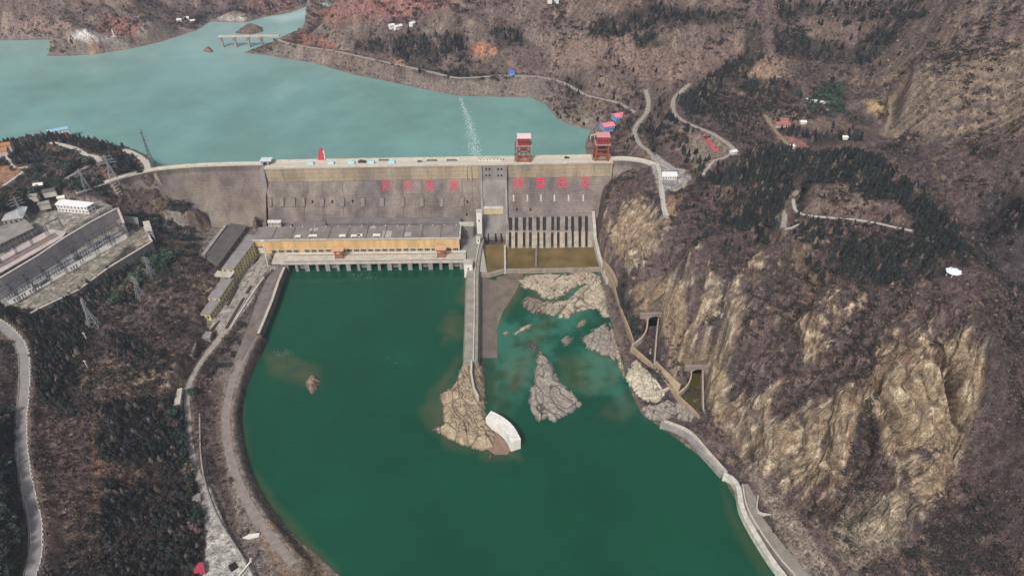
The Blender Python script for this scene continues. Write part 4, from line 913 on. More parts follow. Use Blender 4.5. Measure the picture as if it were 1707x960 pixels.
m = MB(); path = [Vector(q) for q in catmull([tuple(U(x, y, 12)) for x, y in ((814, 690), (832, 699), (849, 714), (860, 734))], 4)]; wall_strip(m, path, 8.5, -2, 12)
o = m.build('guide_wall', conc_white); tag(o, 'thick white curved guide wall standing at the tip of the stone islet', 'guide wall')
# stair tower and lift boxes at the head of the training wall
for px, py, z, sx, sy, sz, mt, lab in ((799, 368, 26, 6, 6, 13, conc_white, 'small white lift tower on the dam between power house and pier'), (781, 447, 10, 9, 8, 8, conc_white, 'white square pump house at the right end of the power house deck'), (797.5, 402, 12, 4, 4, 5, conc_white, 'little white hut at the head of the training wall'), (778, 385, 16, 16, 8, 9, conc_mid, 'dark grey block between the power house roof and the pier')):
    p = U(px, py, z); h = empty('service_block', p, lab, 'hut'); m = MB(); m.box((p.x, p.y, -1 if z < 20 else z - 16), sx, sy, z + sz - (-1 if z < 20 else z - 16)); m.build('wall', mt, h)
    m = MB(); m.box((p.x, p.y, z + sz), sx + .8, sy + .8, .5); m.build('roof', conc_pale, h)
    m = MB(); m.box((p.x, p.y - sy / 2 - .03, z + .6), 1.4, .1, 2.6); m.build('door', dark_in, h)
m = MB(); p = [U(x, y, 10) for x, y in ((768, 381), (806, 370), (804, 405), (797, 436), (769, 436))]; m.prism([tuple(q[:2]) for q in p], -3, 9.6); tag(m.build('side_deck', conc_grey), 'grey concrete deck between power house and training wall', 'deck')
# ------------------------------------------------------------------ power house
ph_yellow = weathered('yellow_render', (.66, .43, .20), .72, .12, True); ph_roof = weathered('power_house_roof', (.235, .205, .185), .7, .08)
glass, t, b = new_mat('window_glass', .15, .5); b.inputs['Base Color'].default_value = (.03, .035, .035, 1)
def roof_pt(px, py): return U(px, py, 29)
c_fl, c_fr = roof_pt(421, 400), roof_pt(765, 396); pd = (c_fr - c_fl); pd.z = 0; PL = pd.length; pd.normalize(); pn = Vector((pd.y, -pd.x, 0)); back = (roof_pt(600, 377) - c_fl).dot(-pn)
def PP(s, d, z): return Vector((c_fl.x + pd.x * s + pn.x * d, c_fl.y + pd.y * s + pn.y * d, z))
phs = empty('power_house', PP(PL / 2, 0, 10), 'long yellow power house with grey panelled roof below the dam', 'power house')
def bx(s0, s1, d0, d1, z0, z1, mat, name, par, proj_fn=PP):
    m = MB(); m.hexa([proj_fn(s0, d0, z0), proj_fn(s1, d0, z0), proj_fn(s1, d1, z0), proj_fn(s0, d1, z0), proj_fn(s0, d0, z1), proj_fn(s1, d0, z1), proj_fn(s1, d1, z1), proj_fn(s0, d1, z1)]); return m.build(name, mat, par)
bx(0, PL, -back, 0, -3, 28.6, ph_yellow, 'wall', phs)
npan = 11; rf = bx(-.4, PL + .4, -back - .3, .5, 28.6, 29, ph_roof, 'roof', phs)
for k in range(1, npan):
    s = PL * k / npan; bx(s - .35, s + .35, -back, .3, 29, 29.5, weathered('roof_joint', (.15, .13, .12), .8, .3), 'roof_joint', rf)
bx(-.4, PL + .4, .5, 1.1, 28, 29.8, conc_pale, 'parapet', rf); bx(PL + .4, PL + 1.6, -back, 1.1, 27, 30.2, conc_pale, 'end_parapet', rf)
for px, py, w in ((522, 394, 9), (593, 394, 10), (628, 393, 8), (497, 395, 6), (571, 394, 7), (600, 393, 6)):
    q = roof_pt(px, py); s = (q - c_fl).dot(pd); d = (q - c_fl).dot(pn); v_ = bx(s - w / 2, s + w / 2, d - 2.2, d + 2.2, 29.03, 30.2, conc_white, 'roof_light', rf); bx(s - w / 2 + .8, s + w / 2 - .8, d + 2.2, d + 2.3, 29.2, 29.9, dark_in, 'vent', v_)
for px, y0, y1, w in ((645, 385, 396, 16), (680, 387, 394, 11), (523, 380, 385, 14), (622, 377.5, 380.5, 10)):
    q = roof_pt(px, (y0 + y1) / 2); s = (q - c_fl).dot(pd); d0 = (roof_pt(px, y0) - c_fl).dot(pn); d1 = (roof_pt(px, y1) - c_fl).dot(pn); bx(s - w / 2 * .65, s + w / 2 * .65, d0, d1, 29.0, 29.06, weathered('roof_patch', (.40, .37, .35), .8, .2), 'roof_patch', rf)
for k in range(17): q = PL * (k + .7) / 17; bx(q - .4, q + .4, -back + .2, -back + .8, 29, 30.3, conc_white, 'roof_lamp', rf)
zw0, zw1 = on_plane(600, 421.5, c_fl, pn).z, on_plane(600, 415.5, c_fl, pn).z
bx(1, PL - 1, 0, .5, zw1 + .3, zw1 + 1.0, conc_pale, 'string_course', phs)
for px in [457, 469, 482, 494] + [512 + 11.8 * k for k in range(22)]:
    s = (on_plane(px, 418, c_fl, pn) - c_fl).dot(pd)
    if s + 3 > PL: continue
    w = bx(s - 2.7, s + 2.7, .0, .18, zw0, zw1, glass, 'window', phs)
    for e in (-1.1, 1.1): bx(s + e - .12, s + e + .12, .18, .28, zw0, zw1, conc_pale, 'glazing_bar', w)
    bx(s + 2.75, s + 3.6, 0, .6, zw0 - .6, zw1 + .2, conc_pale, 'pilaster', phs)
for k in range(1, 12): s = PL * k / 12; bx(s - .12, s + .12, 0, .12, zw1 + 1.1, 28, weathered('wall_joint', (.40, .24, .09), .8, .2), 'wall_joint', phs)
s = (on_plane(436.5, 423, c_fl, pn) - c_fl).dot(pd); bx(s - 3, s + 3, 0, .3, 11.3, 18, conc_white, 'door', phs); bx(s - 6, s + 4, 0, .2, 11.2, 20, weathered('brown_panel', (.25, .13, .07), .8, .3), 'door_surround', phs)
# tailrace deck and piers
zd = 12.0; DF = (U(600, 437, zd) - c_fl).dot(pn); s_l = (U(471, 437, zd) - c_fl).dot(pd); s_r = (U(776, 436, zd) - c_fl).dot(pd)
dk = empty('tailrace_deck', PP(PL / 2, DF, 0), 'concrete tailrace deck on a row of piers in front of the yellow power house', 'deck')
bx(s_l - 12, s_r, 0.05, DF, 10.0, zd, conc_pale, 'deck', dk); bx(s_l, s_r, DF, DF + .5, 9.8, zd + .9, conc_pale, 'deck_edge', dk)
bx(s_l, s_r, 1.0, 5.5, zd, zd + .06, conc_deck, 'walkway', dk); bx(s_l + 2, s_r, 6, 6.3, zd, zd + .5, weathered('rail_steel', (.12, .1, .09), .8), 'crane_rail', dk); bx(s_l + 2, s_r, DF - 2, DF - 1.7, zd, zd + .5, weathered('rail_steel', (.12, .1, .09), .8), 'crane_rail', dk)
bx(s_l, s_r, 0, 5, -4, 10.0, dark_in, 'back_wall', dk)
npr = 18
for k in range(npr):
    s = s_l + 3 + (s_r - s_l - 8) * k / (npr - 1); w = 1.5 if k % 2 else 2.4
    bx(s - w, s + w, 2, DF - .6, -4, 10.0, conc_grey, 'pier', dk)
    if k % 3 == 1 and k < npr - 1: s2 = s + (s_r - s_l - 8) / (npr - 1); bx(s + w, s2 - 1.5, DF - 5, DF - 4, 1.5, 7, conc_mid, 'stop_log', dk)
# two small orange gantry cranes on the deck
orange = weathered('rusty_orange', (.42, .13, .05), .65, .6); tanr = weathered('crane_roof', (.66, .36, .22), .8, .4)
gc = empty('gantry_crane', (0, 0, 0), None, 'crane', 'gantry cranes on the tailrace deck')
for sx in (-4, 4):
    for sy in (-3, 3): m = MB(); m.bar((sx, sy, 0), (sx * .8, sy * .8, 9), .8); m.build('leg', orange, gc)
for z in (1.2, 5, 8.6):
    m = MB(); m.bar((-4, -2.9, z), (4, -2.9, z), .5); m.bar((-4, 2.9, z), (4, 2.9, z), .5); m.bar((-3.6, -3, z), (-3.6, 3, z), .5); m.bar((3.6, -3, z), (3.6, 3, z), .5); m.build('cross_beam', orange, gc)
m = MB(); m.bar((-4, -3, 1), (4, -3, 8), .35); m.bar((4, -3, 1), (-4, -3, 8), .35); m.build('brace', orange, gc)
m = MB(); m.box((0, 0, 9), 10, 7, 1.6); m.build('machine_house', orange, gc); m = MB(); m.box((0, 0, 10.6), 12.5, 8.5, .6); m.build('roof', tanr, gc)
def copy_tree(o, parent=None):
    c = o.copy(); COL.objects.link(c)
    if parent is not None: c.parent = parent
    for ch in [q for q in bpy.data.objects if q.parent == o]: copy_tree(ch, c)
    return c
g2 = copy_tree(gc); rot = math.atan2(pd.y, pd.x)
for g, px, lab in ((gc, 565, 'orange gantry crane with a pinkish flat roof on the middle of the tailrace deck'), (g2, 735, 'orange gantry crane with a yellowish flat roof near the right end of the tailrace deck')):
    s = (U(px, 433, zd) - c_fl).dot(pd); g.location = PP(s, DF * .55, zd + .3); g.rotation_euler.z = rot; g['label'] = lab
# galleries between the power house and the dam
gl = weathered('gallery_roof', (.20, .175, .175), .75, .1)
z_g = face(650, 372).z
for x0, x1, ya, yb, z, lab in ((545, 768, 363, 372.5, z_g + 6, 'long low gallery roof at the foot of the dam behind the power house'), (489, 543, 369, 378, z_g + 6, 'grey ribbed roof slab behind the left part of the power house'), (447, 487, 372, 379.5, z_g + 4, 'dark flat roof slab behind the left end of the power house')):
    m = MB(); m.prism([tuple(U(x, y, z)[:2]) for x, y in ((x0, yb), (x1, yb), (x1, ya), (x0, ya))], z - 5, z); tag(m.build('gallery_slab', gl), lab, 'gallery')
def house(name, lab, cat, fp, z0, h, wallm, roofm, floors=1, nwin=(4, 2), sides=(0, 1), over=.5, roof_h=.5, win_m=None, wh=.4, group=None):
    """fp: four world (x,y) corners; windows along the listed sides"""
    c = Vector((sum(p[0] for p in fp) / 4, sum(p[1] for p in fp) / 4, z0)); e = empty(name, c, lab, cat, group)
    m = MB(); m.prism([(p[0], p[1]) for p in fp], z0 - 4, z0 + h); m.build('wall', wallm, e)
    cx, cy = c.x, c.y; gp = []
    for p in fp: d = Vector((p[0] - cx, p[1] - cy)); k = 1 + over / max(d.length, .1); gp.append((cx + d.x * k, cy + d.y * k))
    m = MB(); m.prism(gp, z0 + h, z0 + h + roof_h); m.build('roof', roofm, e)
    a = sum(fp[i][0] * fp[(i + 1) % 4][1] - fp[(i + 1) % 4][0] * fp[i][1] for i in range(4))
    for si, sd in enumerate(sides):
        p, q = Vector((fp[sd][0], fp[sd][1])), Vector((fp[(sd + 1) % 4][0], fp[(sd + 1) % 4][1])); d = q - p; L = d.length; d.normalize(); nrm = Vector((d.y, -d.x)) if a > 0 else Vector((-d.y, d.x))
        nw = nwin[si] if si < len(nwin) else 2; fh = h / floors
        for f in range(floors):
            for k in range(nw):
                s = L * (k + .5) / nw; w = L / nw * wh; zc = z0 + fh * f + fh * .35
                m = MB(); o_ = p + d * (s - w / 2); o2 = p + d * (s + w / 2)
                m.hexa([(o_.x, o_.y, zc), (o2.x, o2.y, zc), (o2.x + nrm.x * .08, o2.y + nrm.y * .08, zc), (o_.x + nrm.x * .08, o_.y + nrm.y * .08, zc), (o_.x, o_.y, zc + fh * .42), (o2.x, o2.y, zc + fh * .42), (o2.x + nrm.x * .08, o2.y + nrm.y * .08, zc + fh * .42), (o_.x + nrm.x * .08, o_.y + nrm.y * .08, zc + fh * .42)])
                m.build('window', win_m or glass, e)
    return e
def xy(px, py, z): return tuple(U(px, py, z)[:2])
yel2 = weathered('pale_yellow_render', (.66, .57, .30), .75, .15, True); roof_g = weathered('grey_flat_roof', (.27, .25, .235), .75, .1); roof_d = weathered('dark_flat_roof', (.115, .105, .10), .7, .1); white_w = weathered('white_render', (.70, .68, .64), .8, .2)
def para(p0, p1, dep):                       # parallelogram: facade p0->p1 and depth to its left
    p0, p1 = Vector(p0), Vector(p1); d = (p1 - p0).normalized(); n = Vector((d.y, -d.x)); n = n if n.x < 0 else -n
    return [tuple(p0), tuple(p1), tuple(p1 + n * dep), tuple(p0 + n * dep)]
p0, p1 = Vector(xy(424, 430, 11)), Vector(xy(395, 469, 11)); d = (p0 - p1).normalized()
house('office_block', 'tall pale yellow office block with rows of windows at the left of the power house', 'office building', para(p0 + d * 22, p1, 13), 11, 15, yel2, roof_g, 4, (11, 2), (0, 1))
house('office_block', 'lower yellow office block with large square windows, below the tall one', 'office building', para(xy(393, 476, 11), xy(370, 510, 11), 12), 11, 9.5, yel2, roof_g, 2, (7, 2), (0, 1))
house('office_block', 'smallest yellow office block with rounded end windows, farthest from the power house', 'office building', para(xy(370, 511, 11), xy(353, 534, 11), 10), 11, 7, yel2, roof_g, 1, (5, 2), (0, 1))
q = para(xy(394, 470, 11), xy(388, 478, 11), 17); house('entrance_block', 'grey stepped block with broad flat roof at the near end of the tall office', 'office building', q, 11, 12, conc_grey, conc_pale, 3, (1, 2), (0, 1), 1.0, .6)
m = MB(); path = [U(x, y, 12.5) for x, y in ((364, 534), (346, 553))]; wall_strip(m, path, .6, 10, 13); tag(m.build('garden_wall', yel2), 'low yellow garden wall below the smallest office', 'wall')
house('gallery_hall', 'long dark flat roofed hall beside the tall yellow office', 'hall', [xy(343, 427, 19), xy(364, 442, 19), xy(412, 377, 19), xy(384, 373, 19)], 13, 6, conc_mid, roof_d, 1, (8,), (1,))
m = MB(); path = [U(x, y, 17) for x, y in ((338, 425), (379, 370))]; wall_strip(m, path, 4, 10, 17); tag(m.build('rubble_wall', weathered('rubble', (.36, .33, .30), .55, .6)), 'broken pale wall along the left of the long dark hall', 'wall')
house('gate_hut', 'small cream hut with dark windows at the foot of the dam', 'hut', [xy(447, 374, 24), xy(468, 374, 24), xy(469, 370, 24), xy(448, 370, 24)], 22, 4, conc_pale, white_w, 1, (4,), (0,))
house('flat_roof_shed', 'flat grey roofed shed on the slope at the end of the promenade', 'shed', [xy(302, 592, 18), xy(320, 592, 18), xy(327, 573, 18), xy(310, 573, 18)], 14, 4, conc_grey, roof_g, 1, (3,), (0,))
house('pump_shed', 'low stone shed with round windows between the garden wall and the sloping shed', 'shed', [xy(330, 566, 14), xy(350, 566, 14), xy(354, 556, 14), xy(334, 556, 14)], 12, 4, conc_grey, roof_g, 1, (3,), (0,))
house('bank_hut', 'long narrow pale roofed hut beside the riverside path', 'hut', [xy(288, 684, 16), xy(299, 684, 16), xy(304, 648, 16), xy(296, 650, 16)], 13, 3.5, conc_pale, conc_pale, 1, (2,), (0,))
house('work_hut', 'tiny pale hut on the riverside path above the plaza', 'hut', [xy(322, 834, 13), xy(334, 834, 13), xy(334, 824, 13), xy(322, 824, 13)], 11, 2.6, conc_pale, roof_g, 1, (2,), (0,))
house('booth', 'small red roofed booth at the corner of the plaza', 'booth', [xy(325, 955, 14), xy(341, 953, 14), xy(339, 938, 14), xy(324, 940, 14)], 11, 3.2, weathered('pink_wall', (.5, .22, .24), .8, .4), weathered('red_sheet', (.50, .06, .10), .6, .6), 1, (2,), (0,))
hedge_m = weathered('clipped_hedge', (.085, .058, .045), .6, 1.2, bmp=.6)
for pts, lab in ((((396, 477), (379, 509)), 'brown clipped hedge strip beside the lower yellow office'), (((418, 477), (411, 489)), 'short brown hedge strip across the promenade from the offices'), (((406, 497), (377, 547)), 'long brown hedge strip along the river side of the promenade'), (((364, 534), (354, 550)), 'brown hedge strip beside the low yellow garden wall')):
    path = [Vector(q) for q in catmull([tuple(U(x, y, 11.6)) for x, y in pts], 3)]; m = MB(); wall_strip(m, path, 2.6, 10.8, 12.0); tag(m.build('hedge', hedge_m), lab, 'hedge')
path = [U(x, y, 12) for x, y in ((440, 461), (421, 488), (404, 514), (384, 546))]; m = MB(); wall_strip(m, path, 1.6, 10, 12.0); tag(m.build('promenade_wall', conc_pale), 'pale low wall along the promenade above the quay', 'wall')
# quay and bank walls on the left
quay = weathered('quay_stone', (.22, .195, .175), .65, .12, True)
path = [U(x, y, 10) for x, y in ((474, 446), (464, 470), (454, 500), (441, 532), (431, 556))]; m = MB(); wall_strip(m, path, 2.2, -3, 10.3)
tag(m.build('quay_wall', quay), 'straight dark quay wall dropping to green water left of the power house', 'quay wall'); qw = bpy.data.objects['quay_wall']; m = MB(); wall_strip(m, path, 2.6, 10.3, 10.8); m.build('coping', conc_pale, qw)
m = MB(); m.prism([xy(x, y, 10.05) for x, y in ((473, 448), (463, 472), (453, 500), (440, 532), (431, 555), (402, 600), (392, 596), (415, 540), (430, 495), (446, 463), (470, 440))], -2, 10.05)
tag(m.build('quay_paving', weathered('stone_paving', (.205, .17, .15), .6, .15)), kind='structure')
path = [Vector(q) for q in catmull([tuple(U(x, y, 6)) for x, y in ((402, 602), (388, 640), (381, 690), (386, 745), (402, 800), (428, 850), (466, 900), (498, 935))], 5)]; m = MB(); wall_strip(m, path, 1.6, 0, 6.8)
tag(m.build('revetment_wall', weathered('revetment', (.31, .27, .23), .65, .3)), 'curved stone revetment wall following the left shore of the green pool', 'revetment wall')
path = [Vector(q) for q in catmull([tuple(U(x, y, 11)) for x, y in ((333, 690), (335, 760), (345, 815), (366, 868), (402, 925), (430, 975))], 5)]; m = MB(); wall_strip(m, path, 1.0, 7, 12.0)
tag(m.build('bank_parapet', weathered('parapet_dark', (.34, .30, .27), .6, .3)), 'long curved parapet wall between the plaza and the stony bank', 'wall')
m = MB(); m.prism([xy(x, y, 7.2) for x, y in ((381, 706), (388, 705), (390, 733), (384, 735))], 4, 7.4); tag(m.build('landing_slab', conc_pale), 'cream landing slab let into the curved bank', 'slab')
m = MB(); m.prism([xy(x, y, 10) for x, y in ((404, 895), (416, 889), (433, 887), (431, 892), (414, 896))], 7, 9.6); tag(m.build('stone_slab', conc_white), 'long white slab lying on the brown bank terrace', 'slab')
br = empty('barrier', U(405, 945, 11), 'white swing barrier with dark counterweight pit across the plaza', 'barrier'); m = MB(); m.bar(U(419, 934, 12.5), U(396, 962, 12.5), .9); m.build('boom', conc_white, br); m = MB(); m.box(U(419, 934, 10.5), 1.4, 1.4, 2.6); m.build('post', conc_pale, br)
m = MB(); m.prism([xy(x, y, 11.1) for x, y in ((380, 942), (392, 935), (398, 945), (386, 953))], 10.9, 11.15); m.build('pit', dark_in, br)
lp = empty('light_pole', U(447, 445, 11), 'tall white leaning floodlight pole at the left corner of the power house', 'light pole'); t_ = on_plane(437.5, 402, U(447, 445, 11), Vector((0, 1, 0))); m = MB(); m.bar(U(447, 445, 10), t_, .7); m.build('mast', conc_white, lp); m = MB(); m.box((t_.x, t_.y, t_.z), 3.4, 1.2, .8); m.build('lamp_head', conc_white, lp)
# ------------------------------------------------------------------ switchyards
ret = weathered('retaining_wall', (.42, .37, .37), .7, .08, True); wt = weathered('wall_coping', (.50, .43, .38), .8, .2)
def ret_wall(pts, z0, z1, w, lab, mat=ret, cop=None, name='retaining_wall'):
    path = [U(x, y, z1) for x, y in pts]; m = MB(); wall_strip(m, path, w, z0, z1); o = m.build(name, mat); tag(o, lab, 'retaining wall')
    m = MB(); wall_strip(m, path, w + .8, z1, z1 + .5); m.build('coping', cop or wt, o); return o
ret_wall([(-60, 494), (0, 463.5), (60, 428), (108, 396), (150, 371), (196, 347)], 44, 64.4, 1.6, 'high mauve retaining wall between the upper and lower switchyards')
ret_wall([(196, 347), (206, 372)], 44, 64.4, 1.6, 'short end of the high retaining wall facing the dam', conc_mid)
ret_wall([(-30, 570), (62, 516), (131, 483), (180, 447), (253, 403)], 36, 47.5, 1.4, 'long low retaining wall at the outer edge of the lower switchyard', conc_mid)
ret_wall([(253, 403), (240, 378)], 36, 47.5, 1.4, 'end wall of the lower switchyard facing the valley', conc_mid)
m = MB(); m.prism([xy(x, y, 64.2) for x, y in ((-60, 485), (5, 452), (104, 396), (111, 386), (84, 382), (-60, 462))], 63, 64.25); tag(m.build('yard_paving', weathered('pink_paving', (.50, .42, .39), .8, .1)), kind='structure')
m = MB(); m.prism([xy(x, y, 64.3) for x, y in ((-60, 478), (12, 441), (98, 393), (92, 388), (-60, 468))], 64.1, 64.34); tag(m.build('transformer_pit', weathered('pit_floor', (.24, .18, .165), .7, .2)), kind='structure')
m = MB(); m.prism([xy(x, y, 47.2) for x, y in ((20, 508), (130, 446), (228, 388), (222, 383), (120, 440), (10, 502))], 46.8, 47.22); tag(m.build('yard_road', weathered('yard_road', (.46, .43, .40), .85, .2)), kind='structure')
m = MB(); m.prism([xy(x, y, 47.2) for x, y in ((-40, 505), (10, 503), (118, 441), (215, 382), (195, 384), (60, 452), (-40, 502))], 46.8, 47.18); tag(m.build('gravel_bed', weathered('grey_gravel', (.27, .27, .28), .7, 1.2)), kind='structure')
house('white_hall', 'white two storey building with a flat white roof on the upper switchyard', 'building', [xy(98, 353, 64), xy(149, 357, 64), xy(161, 350, 64), xy(107, 344, 64)], 64, 8.5, white_w, weathered('white_roof', (.82, .81, .79), .9, .2), 2, (9, 2), (0, 1), 1.0)
house('control_house', 'long grey weathered control building on the upper switchyard', 'building', [xy(0, 424, 64), xy(62, 393, 64), xy(48, 379, 64), xy(-14, 408, 64)], 64, 9, conc_mid, roof_g, 2, (10, 3), (0, 1), .8)
house('end_house', 'flat grey roofed house at the dam end of the lower switchyard', 'building', [xy(191, 376, 47), xy(233, 380, 47), xy(231, 370, 47), xy(205, 367, 47)], 47, 5, conc_grey, roof_g, 1, (5, 2), (0, 1), 1.0)
house('corner_tower', 'narrow pale tower house at the corner of the lower switchyard', 'building', [xy(246, 393, 47), xy(257, 393, 47), xy(252, 377, 47), xy(241, 378, 47)], 42, 11, conc_grey, conc_pale, 3, (1, 3), (0, 1), .5)
house('warehouse', 'grey sheet roofed warehouse at the left edge beside the garden trees', 'warehouse', [xy(6, 372, 70), xy(40, 367, 70), xy(47, 350, 70), xy(20, 347, 70)], 66, 7, conc_grey, weathered('sheet_roof', (.42, .42, .42), .8, .2), 1, (4, 3), (0, 1), 1.0)
house('warehouse', 'long low grey roof above the sheet roofed warehouse', 'warehouse', [xy(-40, 352, 76), xy(14, 346, 76), xy(22, 333, 76), xy(-30, 336, 76)], 72, 6, conc_grey, weathered('sheet_roof', (.42, .42, .42), .8, .2), 1, (4, 3), (0, 1), 1.0)
steel = weathered('galvanised_steel', (.34, .35, .37), .75, .4); steel_d = weathered('dark_steel', (.15, .15, .165), .75, .4)
def bar_xyz(m, a, b, w): m.bar(a, b, w)
# steel portals standing in rows
def portal_proto(span, h, name):
    e = empty(name, (0, 0, 0), None, 'switchyard portal')
    for s_ in (-1, 1):
        m = MB(); m.bar((s_ * span / 2 - .8, 0, 0), (s_ * span / 2, 0, h), .32); m.bar((s_ * span / 2 + .8, 0, 0), (s_ * span / 2, 0, h), .32)
        for k in range(3): z = h * (.2 + .22 * k); wd = .8 * (1 - z / h); m.bar((s_ * span / 2 - wd, 0, z), (s_ * span / 2 + wd, 0, z), .2)
        m.build('leg', steel_d, e)
    m = MB(); m.bar((-span / 2, -.4, h), (span / 2, -.4, h), .22); m.bar((-span / 2, .4, h), (span / 2, .4, h), .22); m.bar((-span / 2, 0, h + .9), (span / 2, 0, h + .9), .22)
    n = int(span / 2)
    for k in range(n): x0 = -span / 2 + span * k / n; x1 = x0 + span / n; m.bar((x0, -.4, h), (x1, 0, h + .9), .14); m.bar((x1, .4, h), (x0, 0, h + .9), .14)
    m.build('truss_beam', steel_d, e)
    for k in (-1, 0, 1): m = MB(); m.bar((k * span / 3.4, 0, h), (k * span / 3.4, 0, h - 2.2), .35); m.build('insulator', conc_pale, e)
    return e
pp_ = portal_proto(15, 12, 'switchyard_portal')
row = [(x, y) for x, y in ((8, 496), (34, 481), (60, 466), (86, 451), (112, 436), (138, 420), (164, 405), (190, 391))]; first = True
ya = math.atan2(U(190, 391, 47).y - U(8, 496, 47).y, U(190, 391, 47).x - U(8, 496, 47).x)
nth = ['first', 'second', 'third', 'fourth', 'fifth', 'sixth', 'seventh', 'eighth']
for r_, (ox, oy, z) in enumerate(((0, 0, 47.2), (14, 13, 47.2), (-18, -50, 64.3), (6, 5, 47.2))):
    for k, (x, y) in enumerate(row):
        if r_ == 2 and k > 4: continue
        o = pp_ if first else copy_tree(pp_); first = False
        o.location = U(x + ox, y + oy, z); o.rotation_euler.z = ya + (0 if r_ != 2 else 0)
        o['group'] = 'steel portals in the switchyards'; o['label'] = ('dark steel portal in the %s of the lower switchyard, %s from the left' % (('inner row', 'outer row', '', 'middle row')[r_], nth[k])) if r_ != 2 else 'dark steel portal over the pink paving of the upper switchyard, %s from the left' % nth[k]
# switchgear posts and transformers
def post_proto():
    e = empty('switchgear_post', (0, 0, 0), None, 'switchgear'); m = MB(); m.bar((0, 0, 0), (0, 0, 3.6), .7); m.build('stand', steel, e); m = MB(); m.bar((0, 0, 3.6), (0, 0, 5.8), .9); m.bar((-1.1, 0, 5.6), (1.1, 0, 5.6), .35); m.build('insulator', steel_d, e); return e
po = post_proto(); first = True
for grp, (x0, y0, n) in enumerate(((28, 507, 5), (54, 492, 5), (92, 461, 4), (122, 454, 3), (142, 431, 3), (180, 410, 4), (203, 390, 4), (14, 500, 5), (40, 485, 5), (66, 470, 5), (98, 451, 5), (128, 434, 5), (158, 416, 5))):
    for k in range(n):
        o = po if first else copy_tree(po); first = False; o.location = U(x0 + k * 4.2, y0 - k * 2.6, 47.2); o.rotation_euler.z = ya
        o['group'] = 'switchgear posts on the lower switchyard'; o['label'] = 'thin grey switchgear post standing in a short row on the lower switchyard'
tr = empty('transformer', (0, 0, 0), None, 'transformer'); m = MB(); m.box((0, 0, 0), 5, 3.4, 3.6); m.build('tank', steel, tr); m = MB(); m.box((0, 2.4, .4), 4.6, 1.2, 2.8); m.box((0, -2.4, .4), 4.6, 1.2, 2.8); m.build('radiator', steel_d, tr)
for k in (-1.5, 0, 1.5): m = MB(); m.bar((k, 0, 3.6), (k * 1.3, 0, 6), .4); m.build('bushing', conc_pale, tr)
for k, (x, y) in enumerate(((58, 478), (68, 474), (74, 470), (125, 432), (160, 407), (176, 398))):
    o = tr if k == 0 else copy_tree(tr); o.location = U(x, y, 47.2); o.rotation_euler.z = ya; o['group'] = 'transformers on the lower switchyard'; o['label'] = 'grey transformer in the lower switchyard, %s from the left' % nth[k]
# lattice pylons
def pylon(h, base, name='lattice_pylon', arms=3, mem=.34, mat=None):
    e = empty(name, (0, 0, 0), None, 'pylon'); top = base * .16; m = MB()
    def wd(z): return (base + (top - base) * min(1, z / (h * .72))) / 2 if z < h * .72 else top / 2
    lv = [h * q for q in (0, .16, .3, .42, .53, .63, .72, .8, .88, .95)]
    for sx in (-1, 1):
        for sy in (-1, 1):
            for a, b in zip(lv[:-1], lv[1:]): m.bar((sx * wd(a), sy * wd(a), a), (sx * wd(b), sy * wd(b), b), mem)
            m.bar((sx * wd(lv[-1]), sy * wd(lv[-1]), lv[-1]), (0, 0, h), mem)
    m.build('leg_frame', mat or steel, e); m = MB()
    for a, b in zip(lv[:-1], lv[1:]):
        for (x0, y0), (x1, y1) in (((-1, -1), (1, -1)), ((1, -1), (1, 1)), ((1, 1), (-1, 1)), ((-1, 1), (-1, -1))):
            m.bar((x0 * wd(a), y0 * wd(a), a), (x1 * wd(b), y1 * wd(b), b), mem * .6); m.bar((x1 * wd(a), y1 * wd(a), a), (x0 * wd(b), y0 * wd(b), b), mem * .6)
    m.build('bracing', mat or steel, e)
    for k in range(arms):
        z = h * (.72 + .1 * k); L = base * (.95 - .12 * k); m = MB()
        m.bar((-L, 0, z), (L, 0, z), mem * .8); m.bar((-L, 0, z), (0, 0, z + h * .05), mem * .6); m.bar((L, 0, z), (0, 0, z + h * .05), mem * .6); m.build('cross_arm', mat or steel, e)
    return e
def stand(o, px, py, top_py, lab, z=None, rz=.4):
    p = on_ground(px, py) if z is None else U(px, py, z); o.location = p; o.rotation_euler.z = rz; o['label'] = lab; o['group'] = 'lattice pylons on the left bank'
p_ = pylon(36, 9); stand(p_, 193, 307, 262, 'tall lattice pylon standing against the curved dam wing', 72)
q_ = copy_tree(p_); q_.scale = (.75, .75, .75); stand(q_, 146, 318, 283, 'shorter lattice pylon near the far left end of the dam wing', 72, .9)
p_ = pylon(46, 4.5, 'lattice_mast', 4, .3, steel_d); stand(p_, 256, 279, 213, 'very slim lattice mast rising over the reservoir shore', 70, .2)
for x, y, sc, lab in ((45, 372, .95, 'pale lattice pylon between the warehouse and the upper switchyard'), (236, 498, .85, 'lattice pylon on the pine knoll below the switchyard'), (254, 462, .75, 'lattice pylon behind the pine knoll towards the switchyard corner'), (158, 545, 1.0, 'thin lattice pylon on the dry spur left of the pine knoll')):
    c = copy_tree(q_); c.scale = (sc * .9,) * 3; stand(c, x, y, 0, lab, None, .3 + x * .01)
for x, y, lab in ((145, 567, 'bare white utility pole on the spur above the rocky knoll'), (147, 614, 'bare white utility pole below the other one on the dry slope')):
    p = on_ground(x, y); e = empty('utility_pole', p, lab, 'utility pole'); m = MB(); m.bar(p - Vector((0, 0, 1)), p + Vector((0, 0, 9)), .45); m.build('shaft', conc_white, e); m = MB(); m.bar(p + Vector((-1.6, 0, 8)), p + Vector((1.6, 0, 8)), .25); m.build('cross_arm', conc_white, e)
